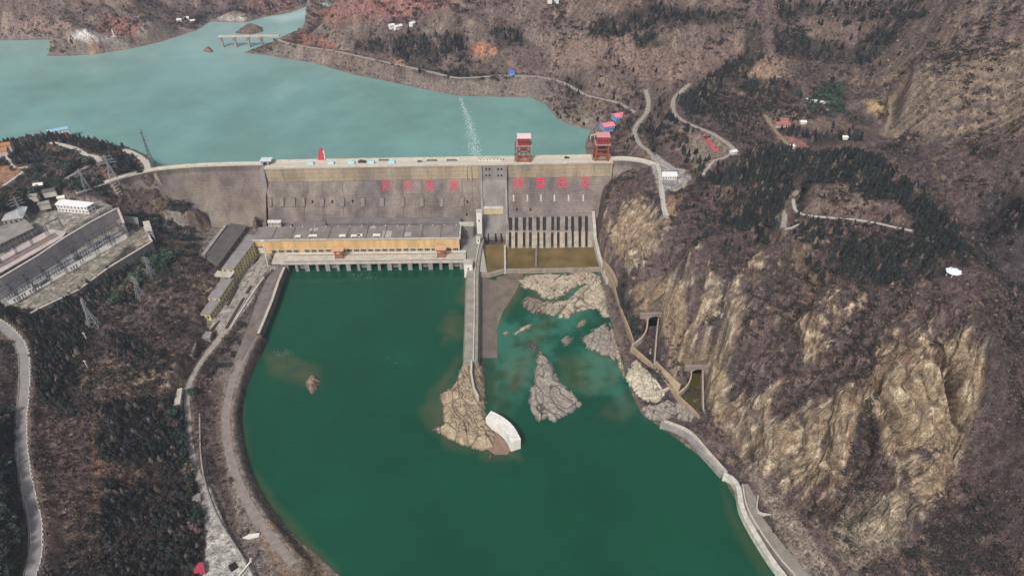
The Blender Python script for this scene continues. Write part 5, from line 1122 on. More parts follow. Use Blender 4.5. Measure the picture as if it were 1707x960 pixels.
# stepped footings on the dam wing
for pts, lab in ((((187, 306), (199, 330)), 'brick stepped footing below the tall pylon on the dam wing'), (((258, 287), (267, 305)), 'brick stepped footing below the slim mast on the dam wing')):
    a = U(*pts[0], 70); b = U(*pts[1], 58); m = MB()
    for k in range(6):
        q = a.lerp(b, k / 5); m.box((q.x, q.y, q.z - 14), 9, 6, 14.5, -.3)
    tag(m.build('stepped_footing', weathered('brick_footing', (.33, .26, .21), .75, .4)), lab, 'footing')
# ------------------------------------------------------------------ rocks standing in the water
rock_mat = attr_mat('river_rock', rough=.9, fine=1.0, bscale=.9, bstr=.5, bdist=.6, con=.45)
def rock(poly_px, z0, hmax, edge, name, lab, cat, cols, res=1.0, crack=14, tilt=0, group=None, peaks=(), seed=0):
    poly = [tuple(U(x, y, z0)[:2]) for x, y in poly_px]; a = np.array(poly); lo, hi = a.min(0) - 3, a.max(0) + 3
    X, Y = np.meshgrid(np.arange(lo[0], hi[0], res), np.arange(lo[1], hi[1], res)); X = X + .3 * res * perlin(X, Y, 7); 
    d = -signed(X, Y, poly) + 2.0 * fbm(X, Y, 9, 3, 300 + seed)
    an = math.radians(46 + tilt); u = X * math.cos(an) + Y * math.sin(an); v = -X * math.sin(an) + Y * math.cos(an)
    wv_ = 3 * perlin(X / 17, Y / 17, 312 + seed); ln = lambda q, w_: np.exp(-(q / w_) ** 2)
    cr = np.clip(np.maximum(ln(perlin((u + wv_) / 30, (v + wv_) / (crack * .75), 310 + seed), .07), .55 * ln(perlin(u / 22, (v + wv_) / (crack * .36), 311 + seed), .08)) , 0, 1); cr2 = 1.5 * fbm(X, Y, 5, 5, 320 + seed, .7); cr3 = ln(perlin((u + wv_) / (crack * 1.2), v / 34, 330 + seed), .05); saw = (v + 2.2 * wv_) / (crack * .8); saw = saw - np.floor(saw)
    h = sstep(0, edge, d) * hmax * (.72 + .5 * fbm(X, Y, 30, 3, 340 + seed) + .22 * cr2) - cr * min(1.0, hmax * .3) * (d > 0) - cr3 * min(1.2, hmax * .3) * (d > 0) + (d > 0) * .16 * cr2 + sstep(0, 3, d) * (saw - .5) * min(1.6, hmax * .42)
    for px, py, hh, rr in peaks: p = U(px, py, z0 + hh); h = h + hh * np.exp(-((X - p.x) ** 2 + (Y - p.y) ** 2) / rr ** 2) * sstep(0, edge, d)
    h = np.where(d > 0, h, np.maximum(d * .8, -3.0)) + z0 - .15
    c0, c1, c2 = (np.array(c) for c in cols); m = sstep(-.25, .3, cr2 + .5 * fbm(X, Y, 24, 3, 350 + seed))
    Cc = c0 + (c1 - c0) * m[..., None]; k = np.maximum(sstep(.35, .9, cr), sstep(.4, .9, cr3)) * .7; Cc = Cc + (c2 - Cc) * k[..., None]
    wet = sstep(1.1, .15, h - z0); Cc = Cc * (1 - .55 * wet[..., None]); Cc = Cc * (1 + .22 * cr2[..., None])
    keep = d > -4.5; kq = keep[:-1, :-1] & keep[1:, :-1] & keep[1:, 1:] & keep[:-1, 1:]
    ix = np.arange(X.size).reshape(X.shape); q = np.stack([ix[:-1, :-1], ix[:-1, 1:], ix[1:, 1:], ix[1:, :-1]], -1)[kq]
    used = np.unique(q); rm = np.full(X.size, -1); rm[used] = np.arange(len(used))
    o = big_mesh(name, np.stack([X, Y, h], -1).reshape(-1, 3)[used], rm[q], rock_mat, col=Cc.reshape(-1, 3)[used].clip(.01, .8), smooth=False); return tag(o, lab, cat, group)
PALE = ((.44, .375, .285), (.31, .25, .185), (.07, .055, .045)); GREYR = ((.31, .275, .235), (.22, .19, .165), (.06, .05, .045)); OCH = ((.39, .31, .215), (.24, .18, .125), (.08, .06, .045)); DRK = ((.15, .125, .11), (.10, .08, .07), (.04, .035, .03)); WHT = ((.50, .46, .36), (.38, .33, .24), (.12, .10, .07))
rock([(893,583),(905,585),(925,610),(935,635),(955,650),(973,672),(965,682),(945,695),(925,706),(912,700),(893,704),(880,685),(877,665),(885,640),(890,615)], 0, 4.0, 7, 'rock_islet', 'large grey cracked rock islet shaped like a teardrop in the middle pool', 'rock', GREYR, .8, 16, 60)
rock([(928,532),(940,505),(965,480),(1000,453),(1006,480),(1012,500),(998,515),(970,520),(950,532)], 0, 4.5, 7, 'rock_slab', 'big pale tilted rock slab with dark slanting cracks below the basin sill', 'rock', PALE, .7, 12, 0)
rock([(858,466),(880,457),(920,455),(960,456),(990,458),(962,480),(930,500),(905,502),(892,486),(870,482)], 0, 2.4, 6, 'rock_ledge', 'broken pale ledge of rock right under the basin sill, partly awash', 'rock', PALE, .7, 8, 0, None, (), 3)
rock([(965,562),(985,548),(1012,536),(1022,552),(1036,585),(1030,612),(1015,602),(1000,592),(975,582)], 0, 3.2, 8, 'rock_ledge', 'grey rough rock spreading from the right bank below the dark shrubs', 'rock', GREYR, .8, 10, 20, None, (), 5)
rock([(985,470),(1002,456),(1012,490),(1020,530),(1005,532),(992,515),(980,500)], 0, 4.0, 6, 'rock_slab', 'pale jointed rock slab against the right bank wall below the sill', 'rock', PALE, .7, 9, 0, None, (), 45)
rock([(876,490),(905,500),(930,500),(918,520),(895,528),(875,518),(866,505)], 0, 1.5, 5, 'rock_ledge', 'low brownish rock patch awash beside the mud flat', 'rock', ((.27,.22,.165),(.19,.155,.12),(.06,.05,.04)), .7, 8, 0, None, (), 47)
rock([(905,508),(935,500),(955,498),(940,515),(925,530),(908,524)], 0, 1.6, 4, 'rock_ledge', 'low pale rock patch between the broken ledge and the big tilted slab', 'rock', PALE, .7, 8, 0, None, (), 49)
rock([(950,452),(985,452),(1000,458),(985,475),(962,478),(948,468)], 0, 2.6, 5, 'rock_ledge', 'pale rock corner where the basin sill meets the right bank', 'rock', PALE, .7, 8, 0, None, (), 51)
rock([(1012,530),(1022,540),(1036,584),(1046,628),(1038,634),(1028,606),(1018,570)], 0, 3, 5, 'bank_rock', 'narrow strip of brown rock at the foot of the crumbling bank wall', 'rock', OCH, .7, 8, 20, None, (), 53)
rock([(836,556),(846,548),(850,556),(842,562)], 0, 1, 3, 'small_rock', 'very small rock awash right of the apron slab', 'rock', PALE, .6, 6, 0, None, (), 55)
rock([(932,566),(945,556),(958,562),(952,578),(938,580)], 0, 1.5, 4, 'small_rock', 'small grey rock between the teardrop islet and the right bank', 'rock', GREYR, .7, 8, 0, None, (), 7)
rock([(852,556),(866,545),(884,538),(892,540),(876,552),(862,560)], 0, 1.3, 4, 'small_rock', 'thin pale sliver of rock awash above the teardrop islet', 'rock', PALE, .7, 8, 0, None, (), 9)
rock([(956,546),(964,534),(982,530),(978,540),(966,548)], 0, 1.2, 4, 'small_rock', 'tiny pale rock in open water below the big tilted slab', 'rock', PALE, .7, 8, 0, None, (), 11)
rock([(868,572),(886,568),(902,578),(900,590),(890,588),(880,578)], 0, 1.4, 4, 'small_rock', 'dark tail of rock at the tip of the teardrop islet', 'rock', DRK, .7, 8, 0, None, (), 13)
rock([(508,636),(516,625),(530,624),(536,634),(532,648),(520,657),(510,652)], 0, 6.5, 6, 'boulder', 'lone brown boulder standing in the green pool near the left shore', 'boulder', ((.25,.19,.14),(.17,.125,.10),(.05,.04,.035)), .6, 8, 0, None, (), 15)
rock([(772,600),(795,597),(806,612),(812,640),(812,676),(818,700),(828,722),(828,746),(806,753),(786,749),(760,741),(742,729),(720,718),(738,702),(730,656),(752,645),(762,620)], 0, 8.5, 9, 'stone_islet', 'rugged ochre stone islet at the end of the long training wall', 'rock', OCH, .7, 15, 50, None, ((740, 660, 3, 6), (760, 728, 3, 9), (800, 735, 3, 9)), 17)
rock([(796,600),(808,600),(811,630),(813,668),(806,668),(800,640)], 0, 3.5, 4, 'dark_rock', 'dark wet rock along the right flank of the ochre islet', 'rock', DRK, .7, 7, 0, None, (), 19)
rock([(715,718),(730,706),(744,712),(748,726),(735,722)], 0, 3, 4, 'dark_rock', 'dark jagged rock at the left tip of the ochre islet', 'rock', DRK, .7, 7, 0, None, (), 21)
rock([(1040,630),(1052,600),(1063,597),(1086,620),(1110,648),(1120,660),(1096,676),(1070,672),(1050,652)], 0, 7.5, 7, 'pale_outcrop', 'bulging whitish outcrop below the first tunnel channel', 'rock', WHT, .7, 9, 40, None, (), 23)
rock([(1066,676),(1092,672),(1116,664),(1140,688),(1112,708),(1088,702),(1070,694)], 0, 5, 6, 'dark_rock', 'grey wet rock at the foot of the whitish outcrop', 'rock', GREYR, .7, 8, 10, None, (), 25)
rock([(1112,668),(1136,664),(1160,684),(1172,704),(1150,712),(1128,700)], 2, 4, 6, 'grey_outcrop', 'grey outcrop between the second tunnel channel and the river wall', 'rock', GREYR, .8, 8, 10, None, (), 27)
m = MB(); m.prism([xy(x, y, .3) for x, y in ((809,722),(826,716),(852,748),(846,757),(824,757),(812,748))], -2, .35); tag(m.build('landing_apron', weathered('pink_apron', (.26,.175,.13), .7, .2)), 'flat pinkish apron at the waterline inside the white curved wall', 'slab')
rock([(812,756),(820,753),(824,764),(815,768)], 0, 2, 2.5, 'small_rock', 'tiny black rock just off the tip of the ochre islet', 'rock', DRK, .6, 6, 0, None, (), 29)
rock([(337,86),(342,80),(352,81),(358,87),(350,89)], 38, 5, 6, 'far_rock', 'small brown rock in the reservoir near the broken bridge', 'rock', ((.24,.16,.12),(.18,.12,.10),(.08,.06,.05)), 1.2, 10, 0, None, (), 31)
rock([(390,55),(402,46),(420,40),(440,46),(442,54),(420,58),(400,58)], 38, 12, 20, 'far_island', 'small wooded island behind the broken bridge', 'island', ((.16,.12,.10),(.11,.085,.075),(.07,.055,.05)), 2.0, 20, 0, None, (), 33)

# ------------------------------------------------------------------ tunnel outlets on the right bank
tan_wall = weathered('tan_wall', (.36, .275, .18), .75, .15, True); wall_top = weathered('channel_wall', (.44, .36, .29), .78, .25, True)
def hp_interp(x, y):
    px, py = proj(x, y, 55.0); j = (px - gx[0]) / 2.0; i = np.interp(-py, -gy, np.arange(GNY)); i0, j0 = int(i), int(j); fi, fj = i - i0, j - j0
    return HPRE[i0, j0] * (1 - fi) * (1 - fj) + HPRE[i0 + 1, j0] * fi * (1 - fj) + HPRE[i0, j0 + 1] * (1 - fi) * fj + HPRE[i0 + 1, j0 + 1] * fi * fj
def portal(px, py, z, w, h, lab):
    p = U(px, py, z); e = empty('tunnel_portal', p, lab, 'tunnel portal'); y0 = p.y
    n = 14; arch = [(p.x - w / 2, z - 2)] + [(p.x - w / 2 * math.cos(math.pi * k / n), z + h - w / 2 * .8 + w / 2 * .8 * math.sin(math.pi * k / n)) for k in range(n + 1)] + [(p.x + w / 2, z - 2)]
    W2, top = w / 2 + 8.5, z + h + 3.2; out = [(p.x - W2, z - 2), (p.x - W2, top - 1.5)] + [(p.x - W2 + 2 * W2 * k / n, top - .6 + .6 * math.sin(math.pi * k / n)) for k in range(n + 1)] + [(p.x + W2, top - 1.5), (p.x + W2, z - 2)]
    out = out[:1] + out[2:-2] + out[-1:]
    m = MB(); k = len(arch); vs = [(a[0], y0, a[1]) for a in arch] + [(b[0], y0, b[1]) for b in out] + [(a[0], y0 + 3, a[1]) for a in arch] + [(b[0], y0 + 3, b[1]) for b in out]
    fs = []
    for i in range(k - 1): fs += [(i, i + 1, k + i + 1, k + i), (2 * k + i, 3 * k + i, 3 * k + i + 1, 2 * k + i + 1), (i, 2 * k + i, 2 * k + i + 1, i + 1), (k + i, k + i + 1, 3 * k + i + 1, 3 * k + i)]
    m.add(vs, fs); m.build('headwall', weathered('headwall', (.29, .235, .20), .75, .25, True), e)
    m = MB(); vs = [(a[0], y0 + 2.9, a[1]) for a in arch] + [(a[0], y0 + 11, a[1]) for a in arch]; m.add(vs, [(i, i + 1, k + i + 1, k + i) for i in range(k - 1)] + [tuple(range(k, 2 * k))]); m.build('tunnel_lining', dark_in, e)
    vs, cc = [], []; k1, k2 = 9, 9
    for i in range(k1):
        yy = y0 + 2.8 + 13 * i / (k1 - 1)
        for j in range(k2):
            xx = p.x + (w / 2 + 5) * (2 * j / (k2 - 1) - 1); gh = float(hp_interp(xx, yy)); vs.append((xx, yy, max(top - 1.2, min(gh + .35, top - 1.2 + 40 * i / k1)) if i else top - 1.2)); cc.append((.15, .115, .09))
    fs = [(i * k2 + j, i * k2 + j + 1, (i + 1) * k2 + j + 1, (i + 1) * k2 + j) for i in range(k1 - 1) for j in range(k2 - 1)]
    o = big_mesh('cover_slab', np.array(vs), np.array(fs), ground_mat, col=np.array(cc)); o.parent = e; o.matrix_parent_inverse = Matrix.Translation(e.location).inverted()
    m = MB(); m.box((p.x, y0 - .5, top - .2), 2 * W2, 1.4, .5); m.build('coping', weathered('headwall', (.29, .235, .20), .75, .25, True), e)
portal(1090, 543, 3, 12.5, 12.0, 'arched tunnel mouth nearer the dam, above the dry channel')
portal(1162.5, 630, 2, 11.5, 11.0, 'arched tunnel mouth farther from the dam, above the greenish water channel')
def cwall(pts, z0, z1, w, lab, mat=None, name='channel_wall'):
    zz = z1 if hasattr(z1, '__len__') else [z1] * len(pts); raw = [tuple(U(x, y, z)) for (x, y), z in zip(pts, zz)]; path = [Vector(q) for q in catmull(raw, 4)]
    m = MB(); wall_strip(m, path, w, z0, [p.z for p in path]); o = m.build(name, mat or wall_top); return tag(o, lab, 'wall')
cwall([(1080, 530), (1078, 548), (1070, 562), (1054, 574)], 0, [13, 12, 11, 9], 1.3, 'curved left wall of the dry tunnel channel')
cwall([(1098, 530), (1095, 555), (1091, 606)], 0, [13, 12, 9], 1.3, 'straight right wall of the dry tunnel channel')
cwall([(1153, 616), (1151, 632), (1143, 645), (1129, 656)], -1, [11, 10, 9, 8], 1.3, 'curved left wall of the flooded tunnel channel')
cwall([(1171.5, 616), (1172, 650), (1173, 692)], -1, [11, 9, 7], 1.3, 'straight right wall of the flooded tunnel channel')
cwall([(1172, 683), (1186, 685)], 0, 7, 1.2, 'short return wall at the near end of the flooded channel')
cwall([(1053, 577), (1072, 594), (1092, 612), (1112, 636), (1131, 660), (1150, 678), (1172, 701)], -2, 7.5, 3.0, 'long tan river wall running past both tunnel channels', tan_wall, 'river_wall')
m = MB(); m.add([U(1093, 601, 14), U(1135, 641, 13), U(1130, 657, 7.6), U(1091, 610, 7.6), U(1100, 598, 2), U(1142, 640, 2)], [(0, 1, 2, 3), (0, 4, 5, 1)]); tag(m.build('sloping_revetment', tan_wall), 'broad smooth tan sloping slab between the two tunnel channels', 'slab')
cwall([(1093, 655), (1117, 645)], 0, 6.5, 1.6, 'short pale cross wall climbing the whitish outcrop', conc_pale, 'cross_wall')
m = MB(); m.add([U(x, y, 2.4) for x, y in ((1153, 622), (1171, 622), (1172, 696), (1131, 658), (1146, 648), (1152, 636))], [tuple(range(6))]); gw, t, b = new_mat('stagnant_water', .2, .5); b.inputs['Base Color'].default_value = (.06, .055, .012, 1); tag(m.build('channel_water', gw), kind='structure')
m = MB(); m.prism([xy(x, y, 2.5) for x, y in ((1080, 544), (1098, 544), (1094, 575), (1091, 604), (1056, 580), (1070, 566), (1077, 556))], 1, 2.6); tag(m.build('channel_floor', weathered('channel_floor', (.10, .075, .064), .7, .15)), kind='structure')  # floor colour darkened for the shade between the channel walls
rock([(1078, 580), (1084, 574), (1090, 582), (1088, 594), (1080, 592)], 2.6, 1.2, 3, 'sand_heap', 'small pale heap of sand in the dry tunnel channel', 'sand heap', WHT, .6, 8, 0, None, (), 41)
cwall([(1101, 704), (1120, 709), (1140, 719), (1155, 730), (1170, 748), (1188, 768), (1207, 789)], -2, 4.2, 6.5, 'pale stepped river wall between the tunnel channels and the white parapet', conc_grey, 'river_wall')
cwall([(1108, 700), (1142, 713), (1160, 727), (1178, 748), (1212, 786)], 2, 6.4, 1.6, 'narrow upper step of the pale river wall', conc_pale, 'river_wall_step')
cwall([(1206, 790), (1220, 796), (1231, 812), (1238, 848), (1260, 890), (1288, 934), (1310, 962), (1350, 1012)], -2, 5.6, 4.0, 'broad white river wall edging the pool at the lower right', weathered('worn_white_concrete', (.60, .565, .49), .66, .3), 'river_wall')
cwall([(1238, 806), (1246, 845), (1268, 884), (1297, 925), (1330, 962), (1370, 1005)], 3, 6.6, 1.0, 'thin pale kerb wall behind the broad white river wall', conc_pale, 'kerb_wall')
cwall([(1258, 800), (1264, 822), (1265, 852), (1312, 858)], 4, 8.5, .8, 'thin angled wall around the gravel yard at the cliff foot', conc_pale, 'yard_wall')
m = MB(); m.prism([xy(x, y, 6.3) for x, y in ((1240, 806), (1257, 806), (1264, 852), (1300, 900), (1352, 962), (1400, 1015), (1372, 1010), (1330, 966), (1297, 929), (1268, 888), (1247, 848))], 2, 6.3); tag(m.build('service_road', weathered('service_road', (.27, .235, .20), .75, .15)), kind='structure')
cwall([(1010, 452), (1022, 470), (1032, 505), (1048, 545), (1056, 568)], 2, [13, 13, 12, 12, 11], 1.4, 'crumbling tan wall below the strip of dark shrubs', tan_wall, 'bank_wall')
cwall([(1007, 436), (1020, 452), (1028, 470)], 4, [18, 18, 16], 3, 'weathered tan abutment step beside the spillway end wall', tan_wall, 'abutment_step')

# ------------------------------------------------------------------ on the crest
orange2 = weathered('crane_orange', (.36, .095, .045), .6, .5); red2 = weathered('crane_red', (.34, .045, .055), .65, .4); pink = weathered('crane_roof_pink', (.78, .55, .55), .85, .3)
def big_crane(px, py, lab, light_panels, roofm, rz=0.0):
    p = U(px, py, 73.2); e = empty('gantry_crane', p, lab, 'crane', 'red gantry cranes on the dam crest'); f = lambda x, y, z: Vector((p.x + x, p.y + y, p.z + z))
    for sx in (-1, 1):
        for sy in (-1, 1): m = MB(); m.bar(f(sx * 7.6, sy * 5.5, 0), f(sx * 6.6, sy * 4.6, 20), 1.7); m.build('leg', orange2, e)
    for z in (1.2, 8, 14.2, 19.4):
        m = MB(); 
        for sy in (-1, 1): m.bar(f(-7.2, sy * 5, z), f(7.2, sy * 5, z), 1.2)
        for sx in (-1, 1): m.bar(f(sx * 7.1, -5, z), f(sx * 7.1, 5, z), 1.1)
        m.build('cross_beam', orange2, e)
    m = MB()
    for sy in (-1, 1): m.bar(f(-7.2, sy * 5, 1.5), f(0, sy * 5, 7.6), .6); m.bar(f(7.2, sy * 5, 1.5), f(0, sy * 5, 7.6), .6)
    m.build('brace', orange2, e)
    for z in (9.2, 15.2):
        m = MB(); m.box(f(0, 1.5, z), 9, 4.5, 3.4); m.build('winch_panel', weathered('panel_light', (.45, .38, .32), .8, .4) if light_panels else weathered('panel_dark', (.10, .035, .025), .8, .4), e)
    m = MB(); m.box(f(0, 0, 20.2), 18, 13.5, .7); pl = m.build('platform', weathered('platform', (.50, .36, .33), .8, .4), e)
    m = MB()
    for sx in (-8.9, 8.9): m.bar(f(sx, -6.6, 21.8), f(sx, 6.6, 21.8), .2)
    for sy in (-6.6, 6.6): m.bar(f(-8.9, sy, 21.8), f(8.9, sy, 21.8), .2)
    for k in range(7): m.bar(f(-8.9 + 17.8 * k / 6, -6.6, 20.8), f(-8.9 + 17.8 * k / 6, -6.6, 21.8), .18)
    m.build('railing', orange2, pl)
    m = MB(); m.box(f(0, 0, 20.9), 14.5, 9.5, 8.6); cabn = m.build('machine_house', red2, e)
    for k in range(4): m = MB(); m.box(f(-5 + 3.3 * k, -4.78, 24), 1.7, .1, 2.2); m.build('window', glass, cabn)
    m = MB(); m.hexa([f(-8, -5.6, 29.6), f(8, -5.6, 29.6), f(8, 5.6, 30.6), f(-8, 5.6, 30.6), f(-8, -5.6, 30.2), f(8, -5.6, 30.2), f(8, 5.6, 31.2), f(-8, 5.6, 31.2)]); m.build('roof', roofm, e)
    m = MB()
    for k in range(5): a = -1 if k % 2 else 1; m.bar(f(-9.6, -3.5 * a, 1 + 4 * k), f(-9.6, 3.5 * a, 5 + 4 * k), .9, .3); m.box(f(-9.6, 3.5 * a, 5 + 4 * k), 2.2, 2, .3)
    for sy in (-4.4, 4.4): m.bar(f(-10.6, sy, 0), f(-10.6, sy, 23), .4)
    m.build('stairs', weathered('stair_steel', (.20, .10, .08), .8, .4), e); return e
big_crane(873, 267, 'red gantry crane on the dam crest above the spillway, with pale panels between its legs', True, pink)
big_crane(1002, 265, 'red gantry crane near the right end of the dam crest, with dark gaps between legs', False, weathered('crane_roof_red', (.62, .28, .27), .8, .4))
p = U(536, 267, 73.2); e = empty('sail_sculpture', p, 'tall red sail shaped sculpture standing on the dam crest', 'sculpture')
m = MB(); prof_ = [(-3.6, 0), (3.4, 0), (3.6, 6), (3.8, 11), (3.0, 14.6), (1.2, 15.6), (-.6, 12), (-2.4, 7)]; vs = [(p.x + a, p.y - 1.6 + .12 * b, p.z + b) for a, b in prof_] + [(p.x + a, p.y + 1.6 - .06 * b, p.z + b) for a, b in prof_]; n = len(prof_); m.add(vs, [tuple(range(n)), tuple(range(n, 2 * n))[::-1]] + [(i, i + n, (i + 1) % n + n, (i + 1) % n) for i in range(n)]); m.build('sail', weathered('sail_red', (.52, .05, .08), .8, .2), e)
m = MB(); m.bar((p.x + 3.9, p.y, p.z), (p.x + 4.1, p.y, p.z + 12), .9, 1.6); m.build('edge_strip', conc_white, e); m = MB(); m.box((p.x, p.y, p.z), 9.5, 4.6, .8); m.build('plinth', conc_pale, e)
cyan = weathered('turquoise_sheet', (.30, .62, .66), .9, .3)
ordn = ['first', 'second', 'third', 'fourth', 'fifth']
for k, (px, py) in enumerate(((518, 273.5), (552, 273), (586, 272.5), (619, 272), (653, 271.5))):
    p = U(px, py, 73.2); e = empty('hatch_cover', p, 'turquoise roofed hatch on the dam crest, %s along from the red sail end' % ordn[k], 'hatch cover', 'turquoise hatch covers along the dam crest'); m = MB(); m.box(p, 7, 4.4, 1.2); m.build('base', conc_white, e)
    m = MB(); q = p + Vector((0, 0, 1.2)); m.hexa([q + Vector(v) for v in ((-4, -2.8, 0), (4, -2.8, 0), (4, 2.8, 0), (-4, 2.8, 0), (-3.2, -1, 1.2), (3.2, -1, 1.2), (3.2, 1, 1.2), (-3.2, 1, 1.2))]); m.build('roof', cyan, e)
def car(px, py, z, col, lab, s=1.0, rz=0, cat='car', name='parked_car'):
    p = U(px, py, z); e = empty(name, p, lab, cat, None, rz); R = Matrix.Rotation(rz, 4, 'Z'); f = lambda *v: p + (R @ Vector(v)) * s; cm = weathered('paint_' + str(col), col, .9, .3, rough=.35, spec=.5)
    m = MB(); m.hexa([f(-2.3, -.9, .35), f(2.3, -.9, .35), f(2.3, .9, .35), f(-2.3, .9, .35), f(-2.25, -.88, .95), f(2.25, -.88, .9), f(2.25, .88, .9), f(-2.25, .88, .95)]); m.hexa([f(-1.9, -.82, .93), f(1.1, -.82, .93), f(1.1, .82, .93), f(-1.9, .82, .93), f(-1.5, -.7, 1.5), f(.5, -.7, 1.5), f(.5, .7, 1.5), f(-1.5, .7, 1.5)]); m.build('body', cm, e)
    for x in (-1.4, 1.4):
        for y in (-.86, .86):
            m = MB(); ring = [f(x + .34 * math.cos(a), y, .34 + .34 * math.sin(a)) for a in np.linspace(0, 2 * math.pi, 11)[:-1]]; r2 = [q + (R @ Vector((0, .16 if y > 0 else -.16, 0))) * s for q in ring]; m.add(ring + r2, [tuple(range(10)), tuple(range(10, 20))[::-1]] + [(i, (i + 1) % 10, 10 + (i + 1) % 10, 10 + i) for i in range(10)]); m.build('wheel', dark_in, e)
    m = MB(); m.hexa([f(-1.75, -.84, 1.0), f(.95, -.84, 1.0), f(.95, .84, 1.0), f(-1.75, .84, 1.0), f(-1.45, -.73, 1.42), f(.48, -.73, 1.42), f(.48, .73, 1.42), f(-1.45, .73, 1.42)]); m.build('windows', glass, e)
car(604, 271, 73.26, (.03, .035, .045), 'large dark vehicle parked among the turquoise hatches on the dam crest', 2.0)
car(945, 264, 73.26, (.03, .03, .03), 'small dark car on the dam crest between the two red cranes', 1.35, .1)
car(700, 270, 73.26, (.12, .10, .09), 'small brown car on the dam crest right of the turquoise hatches', 1.2)
for px, py, lab, w in ((640, 268.6, 'low dark gate beam on the crest behind the turquoise hatches', 11), (720, 269, 'dark low gate frame on the crest left of the separating pier', 11), (753, 268.7, 'second dark low gate frame on the crest, next to the separating pier', 11)):
    p = U(px, py, 73.2); e = empty('lifting_beam', p, lab, 'lifting beam'); m = MB(); m.bar(p + Vector((-w / 2, 0, 1.6)), p + Vector((w / 2, 0, 1.6)), 1.2); m.build('beam', steel_d, e); m = MB(); m.box(p - Vector((w / 2, 0, 0)), 1, 1, 1.6); m.build('post', steel_d, e); m = MB(); m.box(p + Vector((w / 2, 0, 0)), 1, 1, 1.6); m.build('post', steel_d, e)
p = U(818, 267.5, 73.2); house('crest_house', 'long low white house on the dam crest above the separating pier', 'house', [(p.x - 14, p.y - 2), (p.x + 14, p.y - 2), (p.x + 14, p.y + 2), (p.x - 14, p.y + 2)], 73.2, 2.6, white_w, conc_pale, 1, (7,), (0,), .3, .3)
p = U(444, 273, 73.2); e = empty('crest_kiosk', p, 'grey kiosk with a pale canopy at the left end of the thick crest', 'kiosk'); m = MB(); m.box(p, 9, 8, 5); m.build('wall', conc_grey, e); m = MB(); m.box(p + Vector((1, 0, 5)), 13, 9.5, .7); m.build('canopy', weathered('canopy_pale', (.58, .62, .64), .85, .4), e); m = MB(); m.box(p + Vector((0, -4.05, .2)), 4, .1, 3.4); m.build('doorway', dark_in, e)
# foam and drift line across the reservoir
m = MB(); bl = [Vector(q) for q in catmull([tuple(U(x, y, 38.06)) for x, y in ((767, 163), (773, 180), (781, 203), (787, 228), (790, 248), (795, 266))], 2.5)]
rg = random.Random(5)
for i, q in enumerate(bl):
    for k in range(5 + int(9 * i / len(bl))):
        s_ = rg.uniform(.2, .95); c = q + Vector((rg.gauss(0, 1.6 + 3.6 * i / len(bl)), rg.gauss(0, 2.5), rg.uniform(0, .02))); n = rg.randint(4, 7); a0 = rg.uniform(0, 6); m.add([c + Vector((math.cos(a0 + 6.283 * j / n) * s_ * rg.uniform(.6, 1.3), math.sin(a0 + 6.283 * j / n) * s_ * rg.uniform(.8, 2), 0)) for j in range(n)], [tuple(range(n))])
o = m.build('foam', weathered('foam', (.48, .58, .54), .85, .4)); tag(o, 'thin pale line of foam and drift across the reservoir', 'foam', None, 'stuff')
m = MB()
for (cx_, cy_, n_) in ((600, 460, 45), (618, 461, 26), (662, 600, 12), (470, 588, 24), (965, 548, 10)):
    for k in range(n_):
        c = U(cx_ + rg.gauss(0, 10), cy_ + rg.gauss(0, 3.5), .08 + rg.uniform(0, .02)); s_ = rg.uniform(.12, .45); n = rg.randint(4, 6); m.add([c + Vector((math.cos(6.283 * j / n) * s_ * rg.uniform(.5, 1.8), math.sin(6.283 * j / n) * s_ * rg.uniform(.5, 1.3), 0)) for j in range(n)], [tuple(range(n))])
tag(m.build('river_foam', weathered('foam2', (.30, .42, .37), .85, .4)), 'scattered flecks of foam on the green river', 'foam', None, 'stuff')

